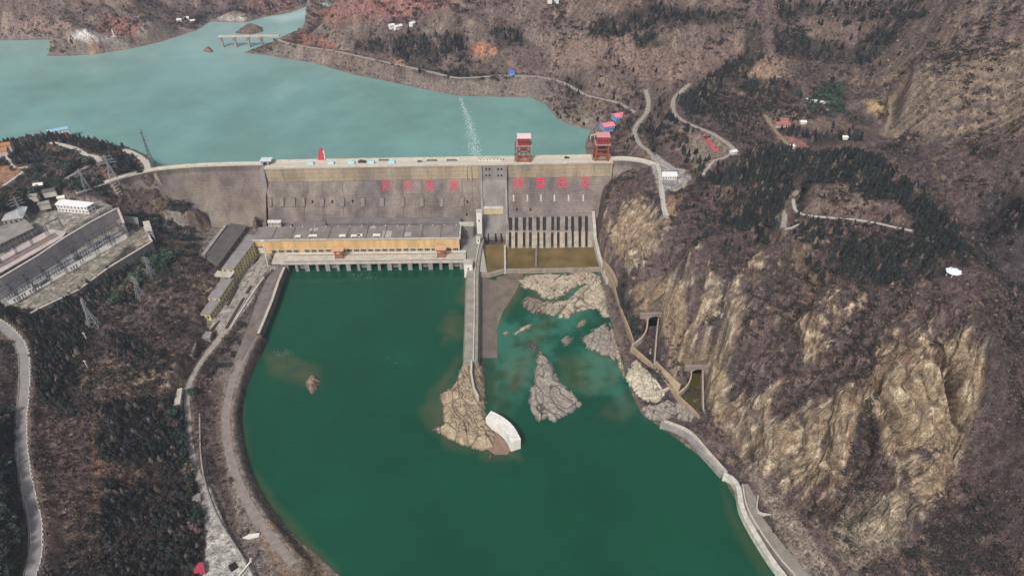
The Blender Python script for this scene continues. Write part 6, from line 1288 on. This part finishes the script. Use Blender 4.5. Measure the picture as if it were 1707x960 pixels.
# ------------------------------------------------------------------ further buildings
blue = weathered('blue_wall', (.17, .33, .62), .85, .3); rroof = weathered('pink_red_roof', (.72, .22, .28), .85, .3)
def stilt_house(px, py, z, L, Wd, rz, lab):
    p = U(px, py, z); gz = min(ground_z(p.x, p.y) - 2, z - 6); e = empty('stilt_house', (p.x, p.y, z), lab, 'intake house', 'blue intake houses with red roofs', rz); R = Matrix.Rotation(rz, 4, 'Z'); f = lambda x, y, zz: Vector((p.x, p.y, 0)) + R @ Vector((x, y, zz))
    for sx in (-1, 1):
        for sy in (-1, 1): m = MB(); m.bar(f(sx * L * .42, sy * Wd * .4, gz), f(sx * L * .42, sy * Wd * .4, z), 1.6); m.build('stilt', conc_grey, e)
    m = MB(); m.bar(f(-L * .42, -Wd * .4, z - 5), f(L * .42, -Wd * .4, z - 5), 1); m.bar(f(-L * .42, Wd * .4, z - 5), f(L * .42, Wd * .4, z - 5), 1); m.build('brace_beam', conc_grey, e)
    m = MB(); m.hexa([f(-L * .55, -Wd * .6, z), f(L * .55, -Wd * .6, z), f(L * .55, Wd * .6, z), f(-L * .55, Wd * .6, z)] + [f(-L * .55, -Wd * .6, z + .8), f(L * .55, -Wd * .6, z + .8), f(L * .55, Wd * .6, z + .8), f(-L * .55, Wd * .6, z + .8)]); m.build('platform', conc_grey, e)
    m = MB(); m.hexa([f(-L / 2, -Wd / 2, z + .8), f(L / 2, -Wd / 2, z + .8), f(L / 2, Wd / 2, z + .8), f(-L / 2, Wd / 2, z + .8), f(-L / 2, -Wd / 2, z + 7), f(L / 2, -Wd / 2, z + 7), f(L / 2, Wd / 2, z + 7), f(-L / 2, Wd / 2, z + 7)]); w = m.build('wall', blue, e)
    for k in range(4): m = MB(); a = f(-L * .36 + L * .24 * k, -Wd / 2 - .05, z + 3); m.bar(a - R @ Vector((1, 0, 0)), a + R @ Vector((1, 0, 0)), .12, 1.6); m.build('window', glass, w)
    m = MB(); m.add([f(-L / 2 - .8, -Wd / 2 - .9, z + 6.9), f(L / 2 + .8, -Wd / 2 - .9, z + 6.9), f(L / 2 + .8, 0, z + 9.6), f(-L / 2 - .8, 0, z + 9.6), f(-L / 2 - .8, Wd / 2 + .9, z + 6.9), f(L / 2 + .8, Wd / 2 + .9, z + 6.9)], [(0, 1, 2, 3), (3, 2, 5, 4), (0, 3, 4), (1, 5, 2), (0, 4, 5, 1)]); m.build('roof', rroof, e)
stilt_house(1031, 200, 60, 15, 13, .35, 'blue walled intake house with a red roof, the one farther from the red crane')
stilt_house(1012, 216, 58, 15, 13, .35, 'blue walled intake house with a red roof, directly behind the right red crane')
m = MB(); a, b = U(1040, 212, 59), U(1062, 206, 66); m.bar(a, b, 3.5, .8); m.bar(U(1021, 221, 57), U(1042, 212, 59), 3, .8); tag(m.build('access_footbridge', conc_grey), 'grey footbridge linking the blue intake houses to the road', 'footbridge')
m = MB(); a = U(985, 226, 46); m.bar(a, a + Vector((16, 2, 3)), 2.4, .7); m.bar(a + Vector((0, 0, 0)), a - Vector((0, 0, 10)), 1); m.bar(a + Vector((5, 0, 0)), a - Vector((-5, 0, 10)), 1); tag(m.build('jetty', conc_pale), 'short pale jetty at the shore beside the right red crane', 'jetty')
house('gate_house', 'white flat roofed gate house on the hill at the right end of the dam', 'building', [xy(1104, 299, 74), xy(1128, 299, 74), xy(1127, 292, 74), xy(1104, 292, 74)], 73, 4.5, white_w, weathered('white_roof', (.82, .81, .79), .9, .2), 1, (6,), (0,), .8)
house('gate_shed', 'low grey shed below the white gate house', 'shed', [xy(1104, 308, 74), xy(1122, 308, 74), xy(1122, 303, 74), xy(1104, 303, 74)], 73, 2.4, conc_grey, roof_g, 1, (4,), (0,), .5)
house('stone_yard_house', 'low walled stone yard house behind the white gate house', 'house', [xy(1113, 290, 74), xy(1131, 290, 74), xy(1131, 286, 74), xy(1113, 286, 74)], 73, 2.2, conc_grey, conc_mid, 1, (4,), (0,), .4)
# broken bridge on the reservoir
br = empty('broken_bridge', U(418, 60, 38), 'long low bridge on slim piers, ending in the reservoir', 'bridge'); a, b = U(364, 61, 57), U(466, 60, 57); m = MB(); m.bar(a, b, 7, 2.2); m.build('deck', conc_pale, br)
for px in (367, 389, 412, 434):
    q = U(px, 61, 57); m = MB(); m.bar((q.x, q.y, 34), (q.x, q.y, 55.6), 3.2, 4.5); m.box((q.x, q.y, 53.5), 6.5, 6.5, 2); m.build('pier', conc_grey, br)
# white pavilion, crossed mast and lookout on the right hill
p = on_ground(1588, 456); PAV = (p.x, p.y); e = empty('pavilion', p, 'white scalloped pavilion roof on the ridge at the right', 'pavilion'); n = 40; zt_ = p.z + 2.2
ring = [(p.x + (5.2 + .25 * math.cos(8 * t)) * math.cos(t), p.y + (4.6 + .25 * math.cos(8 * t)) * math.sin(t), zt_ + .15 * math.cos(8 * t)) for t in np.linspace(0, 2 * math.pi, n + 1)[:-1]]; ring2 = [(p.x + (q[0] - p.x) * .45, p.y + (q[1] - p.y) * .45, zt_ + 1.1) for q in ring]; low = [(q[0], q[1], q[2] - .5) for q in ring]
m = MB(); m.add(ring + ring2 + [(p.x, p.y, zt_ + 2.0)] + low, [(i, (i + 1) % n, n + (i + 1) % n, n + i) for i in range(n)] + [(n + i, n + (i + 1) % n, 2 * n) for i in range(n)] + [(2 * n + 1 + i, 2 * n + 1 + (i + 1) % n, (i + 1) % n, i) for i in range(n)] + [tuple(2 * n + 1 + i for i in range(n))]); m.build('roof', weathered('pavilion_white', (.80, .82, .84), .9, .3), e)
for k in range(6): t_ = k * math.pi / 3; m = MB(); m.bar((p.x + 4.0 * math.cos(t_), p.y + 3.4 * math.sin(t_), p.z - 2), (p.x + 4.0 * math.cos(t_), p.y + 3.4 * math.sin(t_), zt_), .6); m.build('column', conc_pale, e)
p = on_ground(1547, 414); e = empty('crossed_mast', p, 'small frame of crossed white bars among the dark trees on the ridge', 'mast')
for a, b in (((-3.5, 0, 0), (2.5, 0, 9)), ((3.0, 0, 0), (-3, 0, 9)), ((0, 0, 0), (0, 0, 6))): m = MB(); m.bar(p + Vector(a) * .7, p + Vector(b) * .7, .42); m.build('bar', conc_pale, e)
for pts, lab in (([(1308, 384), (1322, 380), (1334, 374), (1326, 369)], 'pale low wall around the lookout terrace on the hill'),):
    path = [U(x, y, 128.5) for x, y in pts]; m = MB(); wall_strip(m, path, 1.2, 124, 129.6); tag(m.build('terrace_wall', conc_pale), lab, 'wall')
cw = [U(x, y, z) for x, y, z in ((1098.5, 296, 74.9), (1099.5, 320, 75.2), (1103, 345, 75.6), (1107, 363, 75.6), (1121, 362, 75.6))]; m = MB(); wall_strip(m, cw, .9, [p.z - 3 for p in cw], [p.z + .9 for p in cw]); tag(m.build('path_wall', conc_pale), 'pale low wall along the path on the cliff edge', 'wall')
# park, temples and far houses
red_roof = weathered('red_tile_roof', (.36, .13, .11), .8, .3); or_roof = weathered('orange_roof', (.42, .17, .08), .8, .3)
def gable(px, py, z, L, Wd, h, rz, wallm, roofm, name, lab, cat, grp=None):
    p = U(px, py, z) if z is not None else on_ground(px, py); z = p.z; e = empty(name, p, lab, cat, grp, rz); R = Matrix.Rotation(rz, 4, 'Z'); f = lambda x, y, zz: Vector((p.x, p.y, z)) + R @ Vector((x, y, zz))
    m = MB(); m.hexa([f(-L / 2, -Wd / 2, -3), f(L / 2, -Wd / 2, -3), f(L / 2, Wd / 2, -3), f(-L / 2, Wd / 2, -3), f(-L / 2, -Wd / 2, h), f(L / 2, -Wd / 2, h), f(L / 2, Wd / 2, h), f(-L / 2, Wd / 2, h)]); m.build('wall', wallm, e); k = Wd * .3
    m = MB(); m.add([f(-L / 2 - .6, -Wd / 2 - .8, h), f(L / 2 + .6, -Wd / 2 - .8, h), f(L / 2 + .2, 0, h + k), f(-L / 2 - .2, 0, h + k), f(-L / 2 - .6, Wd / 2 + .8, h), f(L / 2 + .6, Wd / 2 + .8, h)], [(0, 1, 2, 3), (3, 2, 5, 4), (0, 3, 4), (1, 5, 2), (0, 4, 5, 1)]); m.build('roof', roofm, e); return e
gable(1303, 211, 99, 17, 8, 3.5, 0, conc_pale, red_roof, 'park_hall', 'long red roofed hall in the brown park on the plateau', 'hall')
gable(1306, 203, 99, 9, 6, 3, 0, conc_pale, red_roof, 'park_house', 'small house with a dull red roof behind the long park hall', 'house')
gable(1338, 206, 99, 7, 5, 2.6, 0, white_w, conc_white, 'park_house', 'small white house between dark trees in the park', 'house')
gable(1318, 247, 100, 7, 5, 3, .3, white_w, conc_white, 'park_house', 'small white house at the front of the park by the red terrace', 'house')
gable(1407, 232, 99, 6, 5, 3, 0, white_w, conc_white, 'park_house', 'small white house behind the clipped hedge of the park', 'house')
gable(1222, 256, 98, 7, 5, 3, .5, white_w, conc_white, 'lookout_house', 'small white house at the end of the hillside road', 'house')
gable(6, 256, 77, 12, 9, 5, .3, conc_pale, or_roof, 'temple', 'orange roofed temple hall at the left edge by the lawn', 'temple')
gable(14, 248, 75, 10, 8, 6, .3, conc_pale, or_roof, 'temple', 'orange roofed temple hall standing behind the other one', 'temple')
gable(98, 221, 48, 26, 8, 4, .5, white_w, weathered('boat_blue', (.25, .45, .58), .85, .3), 'boathouse', 'long blue and white boathouse on the reservoir shore at the left', 'boathouse')
gable(853, 123, 66, 8, 6, 3.5, .2, blue, weathered('blue_roof', (.10, .14, .55), .85, .3), 'blue_hut', 'small bright blue hut beside the road along the reservoir', 'hut')
for k, (px, py, lab) in enumerate(((300, 36, 'pale far house on the left shore below the grey hills'), (312, 33, 'pale far house right of its neighbour on the left shore'), (322, 38, 'pale far house nearest the river on the left shore'), (653, 46, 'far white house with a flat look on the brown terrace'), (664, 48, 'long far white house on the brown terrace'), (688, 44, 'far white house at the right of the brown terrace'), (918, 4, 'far white house on the crest of the hills'), (928, 2, 'far white shed on the crest of the hills'))):
    gable(px, py, None, 14 if k in (4,) else 9, 7, 3.5, .2 * k, white_w, conc_white, 'far_house', lab, 'house')
p = on_ground(191, 62); e = empty('white_monument', p, 'slim white monument beside the pale field on the promontory', 'monument'); m = MB(); m.bar(p, p + Vector((0, 0, 13)), 2.2, 1.6); m.build('shaft', conc_white, e); m = MB(); m.box(p, 8, 6, 1.6); m.build('plinth', conc_pale, e)
for k, (px, py) in enumerate(((1345.5, 168), (1352, 170), (1359, 170), (1370, 171.5), (1374, 174), (1381, 174), (1368, 175), (1379, 186))):
    p = on_ground(px, py); e = empty('orchard_hive', p, 'little white hut in the green orchard', 'hut', 'little white huts in the orchard'); m = MB(); m.box(p - Vector((0, 0, 1)), 3, 2.6, 3); m.build('wall', white_w, e); m = MB(); m.box(p + Vector((0, 0, 2)), 3.5, 3.1, .4); m.build('roof', conc_white, e)
for px, py, z, L, W_, rz, lab, rm in ((66, 312, 78, 9, 6, .3, 'small pale house among the garden trees above the warehouse', conc_white), (84, 322, 76, 12, 7, .4, 'long dark roofed house among the garden trees', roof_d), (58, 330, 75, 8, 6, .2, 'small grey roofed house beside the garden trees', roof_g), (104, 333, 72, 7, 5, .3, 'tiny white roofed hut behind the white hall', conc_white), (75, 343, 72, 10, 6, .5, 'grey roofed house between the warehouse and the white hall', roof_g)):
    gable(px, py, z, L, W_, 3.6, rz, conc_pale, rm, 'garden_house', lab, 'house')
# unreadable red lettering on the grassy slope, shaped as patches of red tufts
for k, (px, py) in enumerate(((1175, 232), (1181, 238), (1187, 245), (1193, 252))):
    q = [(px - 4, py - 3), (px + 3, py - 4), (px + 5, py + 2), (px - 1, py + 3)]; m = MB(); r3 = random.Random(k)
    for j in range(60):
        c = on_ground(px + r3.uniform(-4, 4), py + r3.uniform(-3, 3)); s_ = r3.uniform(.5, 1.3); m.add([c + Vector((-s_, -s_, .15)), c + Vector((s_, -s_, .15)), c + Vector((0, s_, .5 + s_))], [(0, 1, 2)])
    tag(m.build('red_character', weathered('red_lettering', (.42, .09, .11), .7, .5)), 'unreadable red character on the grassy slope, %s from the top of the slanting row' % ordn[k], 'lettering', 'unreadable red characters on the slope')
# guard posts along the left road
gp = empty('guard_post', (0, 0, 0), None, 'guard post'); m = MB(); m.box((0, 0, -.3), .55, .55, 1.3); m.build('post', conc_white, gp)
path = ROADS_W[0][2]; acc = 0; first = True
for i in range(1, len(path)):
    acc += np.linalg.norm(path[i] - path[i - 1])
    if acc < 3.8: continue
    acc = 0; d = path[i] - path[i - 1]; d = d / np.linalg.norm(d[:2]); q = path[i] + np.array((-d[1], d[0], 0)) * 3.9
    px, py = proj(q[0], q[1], q[2])
    if not (-10 < px < 200 and 530 < py < 975): continue
    o = gp if first else copy_tree(gp); first = False; o.location = (q[0], q[1], q[2]); o['label'] = 'white guard post in the row along the grey road at the left edge'; o['group'] = 'white guard posts along the left road'
m = MB(); path2 = [Vector(q) + Vector((np.cross(q - path[max(i - 1, 0)] if i else path[1] - q, (0, 0, 1)) / np.linalg.norm((q - path[i - 1]) if i else (path[1] - q)) * 4.0)) for i, q in enumerate(path)]
wall_strip(m, path2, .8, [p.z - 3 for p in path2], [p.z + .7 for p in path2]); tag(m.build('road_wall', conc_mid), 'low grey wall along the left side of the grey road', 'wall')
# ------------------------------------------------------------------ trees
leaf_mat = attr_mat('foliage', rough=.9, spec=.12, fine=1.6, bstr=0)
trunk_m = weathered('bark', (.075, .055, .045), .7, .8)
def conifer(seed, tiers=8, spread=.30):
    r = random.Random(seed); vs, fs, sh = [], [], []
    for t in range(tiers):
        z = .12 + .86 * t / tiers; R = spread * (1 - (z - .1) / .95) ** .8 * r.uniform(.85, 1.15); n = 7; a0 = r.uniform(0, 6.28)
        for k in range(n):
            a = a0 + 6.283 * k / n + r.uniform(-.25, .25); L = R * r.uniform(.65, 1.2); w = .42 * L + .03; drop = r.uniform(.02, .10)
            ca, sa = math.cos(a), math.sin(a); b = len(vs); h = r.uniform(.10, .17)
            vs += [(0, 0, z + h), (ca * L - sa * w, sa * L + ca * w, z - drop), (ca * L * 1.08, sa * L * 1.08, z - drop * 1.4), (ca * L + sa * w, sa * L - ca * w, z - drop)]
            c = r.uniform(.65, 1.35); sh += [c, c, c * 1.1, c]; fs += [(b, b + 1, b + 2), (b, b + 2, b + 3)]
    return np.array(vs), np.array(fs), np.array(sh)
def broad(seed, n=60):
    r = random.Random(seed); vs, fs, sh = [], [], []; lob = [(r.uniform(-.25, .25), r.uniform(-.25, .25), r.uniform(.38, .78), r.uniform(.2, .32)) for _ in range(6)]
    for k in range(n):
        c = lob[k % 6]; u, v = r.uniform(-1, 1), r.uniform(0, 6.28); q = math.sqrt(1 - u * u); p = (c[0] + c[3] * q * math.cos(v), c[1] + c[3] * q * math.sin(v), c[2] + c[3] * u * .8); s = r.uniform(.09, .17); b = len(vs); cc = r.uniform(.6, 1.4) 
        for j in range(3): a = v + 2.09 * j; vs.append((p[0] + s * math.cos(a) * r.uniform(.7, 1.3), p[1] + s * math.sin(a) * r.uniform(.7, 1.3), p[2] + r.uniform(-.09, .09))); sh.append(cc)
        fs.append((b, b + 1, b + 2))
    return np.array(vs), np.array(fs), np.array(sh)
TPL = {0: [conifer(k) for k in range(4)], 1: [broad(20 + k, 80) for k in range(3)] + [conifer(30, 7, .42)], 2: [broad(40 + k, 70) for k in range(4)], 3: [broad(50 + k, 60) for k in range(3)]}
TINT = {0: (.019, .022, .021), 1: (.036, .056, .036), 2: (.030, .042, .034), 3: (.042, .082, .052)}
trees = []
r = np.random.default_rng(21)
in_air = (d_dn > 2) & (d_up > 2) & (ROADMASK < .25) & (pad_d > -50)
def ground_zs(x, y):
    px, py = proj(x, y, 55.0); j = np.clip((px - gx[0]) / 2.0, 0, GNX - 2.001); i = np.clip(np.interp(-py, -gy, np.arange(GNY)), 0, GNY - 2.001); i0 = i.astype(int); j0 = j.astype(int); fi, fj = i - i0, j - j0
    f = lambda A: A[i0, j0] * (1 - fi) * (1 - fj) + A[i0 + 1, j0] * fi * (1 - fj) + A[i0, j0 + 1] * (1 - fi) * fj + A[i0 + 1, j0 + 1] * fi * fj
    return f(H), f(ROADMASK), f(np.minimum(d_dn, d_up)), f(SLOPE)
for k, (q, spc, ht, tn) in FOREST.items():
    lo = np.min(q, 0) - 15; hi = np.max(q, 0) + 15
    ii = (PXV > lo[0]) & (PXV < hi[0]) & (PYV > lo[1]) & (PYV < hi[1])
    if not ii.any(): continue
    x0, x1, y0, y1 = TX[ii].min(), TX[ii].max(), TY[ii].min(), TY[ii].max()
    X, Y = np.meshgrid(np.arange(x0, x1, spc), np.arange(y0, y1, spc)); jit = .15 if 'orchard' in k else .42
    X = (X + r.uniform(-jit, jit, X.shape) * spc).ravel(); Y = (Y + r.uniform(-jit, jit, Y.shape) * spc).ravel()
    hz, rm_, wd_, sl = ground_zs(X, Y); px, py = proj(X, Y, hz); d = signed(px, py, q) + 10 * fbm(X, Y, 26, 3, 88) + (0 if 'plantation' in k else 3)
    gap = fbm(X, Y, 35, 3, 400 + len(k)); ok = (d < 2) & (rm_ < .3) & (wd_ > 2) & (gap + (.5 if tn == 3 else 0) > (-.22 if 'ridge' not in k and 'hollow' not in k and 'valley' not in k else -.24)) & (r.random(X.size) < (.9 if tn != 1 else .85))
    for x, y, z, a, b in zip(X[ok], Y[ok], hz[ok], px[ok], py[ok]): trees.append((x, y, z, ht * r.uniform(.65, 1.25), tn, k, a, b))
# scattered single trees in the picture
for poly, n, ht, tn, k in (([(1280,180),(1345,180),(1345,200),(1290,205)],75,5,0,'park orchard'),([(1150,165),(1260,170),(1280,230),(1200,215)],60,7,0,'plateau slope'),([(1205,175),(1265,178),(1290,232),(1240,236)],80,4.5,0,'plateau slope'),([(1370,205),(1450,215),(1440,225),(1380,220)],14,5,0,'park lawn'),([(560,50),(900,60),(900,125),(680,110)],200,8,0,'hill side'),([(900,20),(1250,10),(1260,80),(950,60)],200,8,0,'hill side'),([(1400,20),(1700,10),(1700,110),(1450,120)],200,8,0,'hill side'),
                           ([(1090,150),(1130,190),(1180,230),(1110,260)],40,8,0,'hill side'),([(0,250),(240,260),(240,300),(60,300),(0,280)],110,7,2,'peninsula'),([(60,300),(180,300),(180,330),(60,330)],60,6,2,'peninsula'),([(1130,250),(1160,300),(1240,300),(1200,270)],60,8,0,'shoulder'),([(1150,300),(1330,300),(1330,420),(1150,420)],150,6.5,0,'hill brow'),([(1320,330),(1560,330),(1600,470),(1340,470)],150,7,0,'hill brow'),([(60,540),(150,520),(170,680),(120,700),(60,670)],60,6,0,'left slope'),([(170,500),(300,560),(300,620),(180,640)],50,5,0,'left slope'),([(1640,230),(1760,220),(1760,420),(1640,420)],120,7,0,'far slope'),([(150,430),(330,370),(330,480),(220,520)],70,5.5,2,'valley side'),([(300,300),(340,320),(300,370),(230,380),(215,330)],60,6,2,'valley side'),([(1050,150),(1100,160),(1100,260),(1040,250)],60,7,0,'gate slope'),([(900,130),(1040,160),(1040,200),(900,160)],60,6,0,'gate slope'),([(0,0),(560,0),(300,60),(0,60)],160,8,0,'far hills'),([(1250,60),(1500,60),(1500,140),(1300,120)],260,8,0,'ravine')):
    P_ = np.array(poly); c = 0; g_ = 0
    while c < n and g_ < n * 20:
        g_ += 1; a = r.uniform(P_[:, 0].min(), P_[:, 0].max()); b = r.uniform(P_[:, 1].min(), P_[:, 1].max())
        if not inpoly(np.array([a]), np.array([b]), poly)[0]: continue
        i = int(np.argmin(np.abs(gy - b - 0))); z0 = 60; x, y = Uarr(a, b, 60.0)
        for _ in range(4): z0 = ground_zs(np.array([x]), np.array([y]))[0][0]; x, y = Uarr(a, b, z0)
        h_, rm_, wd_, sl = ground_zs(np.array([x]), np.array([y]))
        if rm_[0] > .2 or wd_[0] < 4: continue
        trees.append((float(x), float(y), float(h_[0]), ht * r.uniform(.6, 1.2), tn, k, a, b)); c += 1
hard = np.full(H.shape, 1e3)
for nm, poly, z, bl in PADS_W:
    if nm in ('upper_yard', 'lower_yard', 'office_row', 'gallery_yard', 'plaza', 'abutment_yard'): hard = np.minimum(hard, signed(TX, TY, poly))
def hard_at(x, y):
    px, py = proj(x, y, 55.0); j = int(np.clip((px - gx[0]) / 2.0, 0, GNX - 1)); i = int(np.clip(np.interp(-py, -gy, np.arange(GNY)), 0, GNY - 1)); return hard[i, j]
trees = [t for t in trees if math.hypot(t[0] - PAV[0], t[1] - PAV[1]) > 12 and hard_at(t[0], t[1]) > 1.5]
def tree_arrays(sel):
    cos, cols, tri, base = [], [], [], 0
    for t in sel:
        v, f, s_ = TPL[t[4]][r.integers(len(TPL[t[4]]))]; a = r.uniform(0, 6.28); ca, sa = math.cos(a), math.sin(a); h = t[3]; w = h * r.uniform(.85, 1.15) * (1.15 if t[4] else 1)
        x = (v[:, 0] * ca - v[:, 1] * sa) * w + t[0]; y = (v[:, 0] * sa + v[:, 1] * ca) * w + t[1]; z = v[:, 2] * h + t[2] - .3
        cos.append(np.stack([x, y, z], 1)); k = r.uniform(.5, 1.7); tint = np.array(TINT[t[4]] if r.random() > .16 else (.085, .062, .052)) * (1 + r.uniform(-.12, .12, 3)); cols.append((s_ * k)[:, None] * tint); tri.append(f + base); base += len(v)
    return np.vstack(cos), np.vstack(cols), np.vstack(tri)
inside = [t for t in trees if -5 < t[6] < 1712 and -5 < t[7] < 965]
inside.sort(key=lambda t: math.hypot(t[0], t[1], t[2] - CAMZ) / t[3]); solo = inside[:290]; sid = set(id(t) for t in solo)
rest = [t for t in trees if id(t) not in sid]
co_, cl_, tr_ = tree_arrays(rest); o = big_mesh('forest', co_, tr_, leaf_mat, col=cl_, smooth=False, tri=True); tag(o, 'dark conifer woods and scattered trees over the hills', 'forest', None, 'stuff')
WHERE = {'lower plantation': 'packed in the lower square plantation beside the plaza', 'upper plantation': 'packed in the upper square plantation on the left bank', 'plaza strip': 'in the bushy strip between plantation and riverside path', 'roadside strip': 'in the strip left of the grey road', 'west grove': 'in the dark grove right of the grey road', 'pine knoll': 'on the green knoll below the switchyard', 'yard belt': 'in the dark belt below the switchyard wall', 'knoll hedge': 'in the dark hedge below the green knoll', 'bank strip': 'in the shrub strip on the right bank above the rocks', 'ridge forest': 'in the forest along the right ridge', 'hollow forest': 'in the hollow below the ridge path', 'left slope': 'scattered on the dry left slope', 'promenade shrubs': 'by the shed at the end of the promenade', 'valley side': 'scattered on the valley side left of the offices', 'hill brow': 'scattered on the brow of the right hill'}
KIND = {0: ('conifer_tree', 'dark narrow conifer'), 1: ('pine_tree', 'green rounded pine'), 2: ('broad_tree', 'bushy blue green tree'), 3: ('orchard_tree', 'fresh green orchard tree')}
proto = {}
for tn in TPL:
    for vi, (v, f, s_) in enumerate(TPL[tn]):
        me = bpy.data.meshes.new('crown'); me.from_pydata([tuple(q) for q in v], [], [tuple(int(i) for i in q) for q in f]); a = me.color_attributes.new('Col', 'FLOAT_COLOR', 'POINT'); c4 = np.ones((len(v), 4), np.float32); c4[:, :3] = s_[:, None] * np.array(TINT[tn]); a.data.foreach_set('color', c4.ravel()); me.materials.append(leaf_mat); proto[(tn, vi)] = me
tm = MB(); tm.hexa([(-.03, -.03, -.08), (.03, -.03, -.08), (.03, .03, -.08), (-.03, .03, -.08), (-.012, -.012, .7), (.012, -.012, .7), (.012, .012, .7), (-.012, .012, .7)]); t0 = tm.build('trunk', trunk_m); tme = t0.data; bpy.data.objects.remove(t0)
for t in solo:
    tn = t[4]; e = empty(KIND[tn][0], (t[0], t[1], t[2] - .2), None, 'tree', None, float(r.uniform(0, 6.28))); e.scale = (t[3] * 1.05, t[3] * 1.05, t[3]); w = WHERE.get(t[5], 'in the ' + t[5]); e['label'] = KIND[tn][1] + ' ' + w; e['group'] = 'trees ' + w
    c = bpy.data.objects.new('crown', proto[(tn, int(r.integers(len(TPL[tn]))))]); COL.objects.link(c); c.parent = e
    c = bpy.data.objects.new('trunk', tme); COL.objects.link(c); c.parent = e
# ------------------------------------------------------------------ leafless scrub and dry tufts over the slopes
n = 150000
jj = r.uniform(0, GNX - 1.01, n * 2); iim = r.uniform(0, np.searchsorted(-gy, 60) * 1.0, n * 2)
i0 = iim.astype(int); j0 = jj.astype(int)
bare = fbm(TX, TY, 40, 3, 500)
wgt = (np.minimum(d_dn, d_up)[i0, j0] > 4) & (ROADMASK[i0, j0] < .1) & (pad_d[i0, j0] > 1) & (SLOPE[i0, j0] < 2.6) & (np.hypot(VX[i0, j0] - PAV[0], VY[i0, j0] - PAV[1]) > 11) & (bare[i0, j0] + r.uniform(-.5, .5, n * 2) > -.15) & (rockm[i0, j0] < .6)
bk_ = np.zeros(H.shape, bool); bk_ |= inpoly(PXV, PYV, BANK)
inb = (~bk_[i0, j0] | (r.random(n * 2) < .12)) & (PXV[i0, j0] > -120) & (PXV[i0, j0] < 1830) & (PYV[i0, j0] < 1060)
ok = np.where(wgt & inb)[0][:n]
cos, cols, tri, base = [], [], [], 0
tuft = []
for s_ in range(5):
    rr = random.Random(60 + s_); vs, fs = [], []
    for k in range(9):
        a = rr.uniform(0, 6.28); L = rr.uniform(.25, .55); z1 = rr.uniform(.35, 1.0); b = len(vs); w = rr.uniform(.12, .3); ca, sa = math.cos(a), math.sin(a); vs += [(ca * L - sa * w, sa * L + ca * w, rr.uniform(0, .3)), (ca * L + sa * w, sa * L - ca * w, rr.uniform(0, .3)), (ca * L * rr.uniform(.2, 1), sa * L * rr.uniform(.2, 1), z1)]; fs.append((b, b + 1, b + 2))
    tuft.append((np.array(vs), np.array(fs)))
pal = np.array([(.095, .066, .06), (.07, .05, .048), (.13, .095, .075), (.16, .12, .085), (.085, .072, .07), (.05, .042, .038)])
def scatter(sel, tpls, size, hgt, colfn, sink):
    global base
    which = r.integers(0, len(tpls), len(sel))
    for ti, (v, fc) in enumerate(tpls):
        q = sel[which == ti]; m = len(q); i, j = i0[q], j0[q]; a, b_ = iim[q] - i, jj[q] - j
        x = VX[i, j] * (1 - b_) + VX[i, j + 1] * b_; y = VY[i, j] * (1 - a) + VY[i + 1, j] * a; z = VZ[i, j] * (1 - a) + VZ[i + 1, j] * a
        s_ = size(m) * (.8 + np.hypot(x, y) / 900); th = r.uniform(0, 6.28, m); ca, sa = np.cos(th)[:, None], np.sin(th)[:, None]
        X = (v[:, 0] * ca - v[:, 1] * sa) * s_[:, None] * 1.3 + x[:, None]; Y = (v[:, 0] * sa + v[:, 1] * ca) * s_[:, None] * 1.3 + y[:, None]; Z = v[:, 2] * s_[:, None] * hgt + z[:, None] - sink
        cos.append(np.stack([X, Y, Z], -1).reshape(-1, 3)); cc = colfn(i, j, m); cols.append(np.repeat(cc, len(v), 0)); tri.append((fc[None] + (base + np.arange(m) * len(v))[:, None, None]).reshape(-1, 3)); base += m * len(v)
scatter(ok, tuft, lambda m: r.uniform(.5, 1.0, m) ** 2 * 2.4, .9, lambda i, j, m: (pal[r.integers(0, len(pal), m)] * .55 + C[i, j] * .45) * r.uniform(.7, 1.5, (m, 1)), .25)
clump = fbm(TX, TY, 55, 4, 520, .6) - .3 * (big - .35)
okb = np.where(inb & (np.minimum(d_dn, d_up)[i0, j0] > 6) & (ROADMASK[i0, j0] < .1) & (pad_d[i0, j0] > 3) & (SLOPE[i0, j0] < 2.6) & (np.hypot(VX[i0, j0] - PAV[0], VY[i0, j0] - PAV[1]) > 13) & (rockm[i0, j0] < .5) & (clump[i0, j0] + r.uniform(-.14, .14, n * 2) > .10))[0][:15000]
bt = [broad(80 + k, 16)[:2] for k in range(4)]
dkp = np.array([(.036, .033, .030), (.05, .040, .038), (.030, .034, .028), (.065, .048, .045)])
scatter(okb, bt, lambda m: r.uniform(1.6, 4.2, m), .8, lambda i, j, m: dkp[r.integers(0, 4, m)] * r.uniform(.7, 1.4, (m, 1)), .4)
o = big_mesh('scrub', np.vstack(cos), np.vstack(tri), attr_mat('scrub_twigs', rough=1.0, spec=.05, fine=1.5, bstr=0), col=np.vstack(cols), smooth=False, tri=True); tag(o, 'leafless brown scrub and dry tufts over the slopes', 'scrub', None, 'stuff')
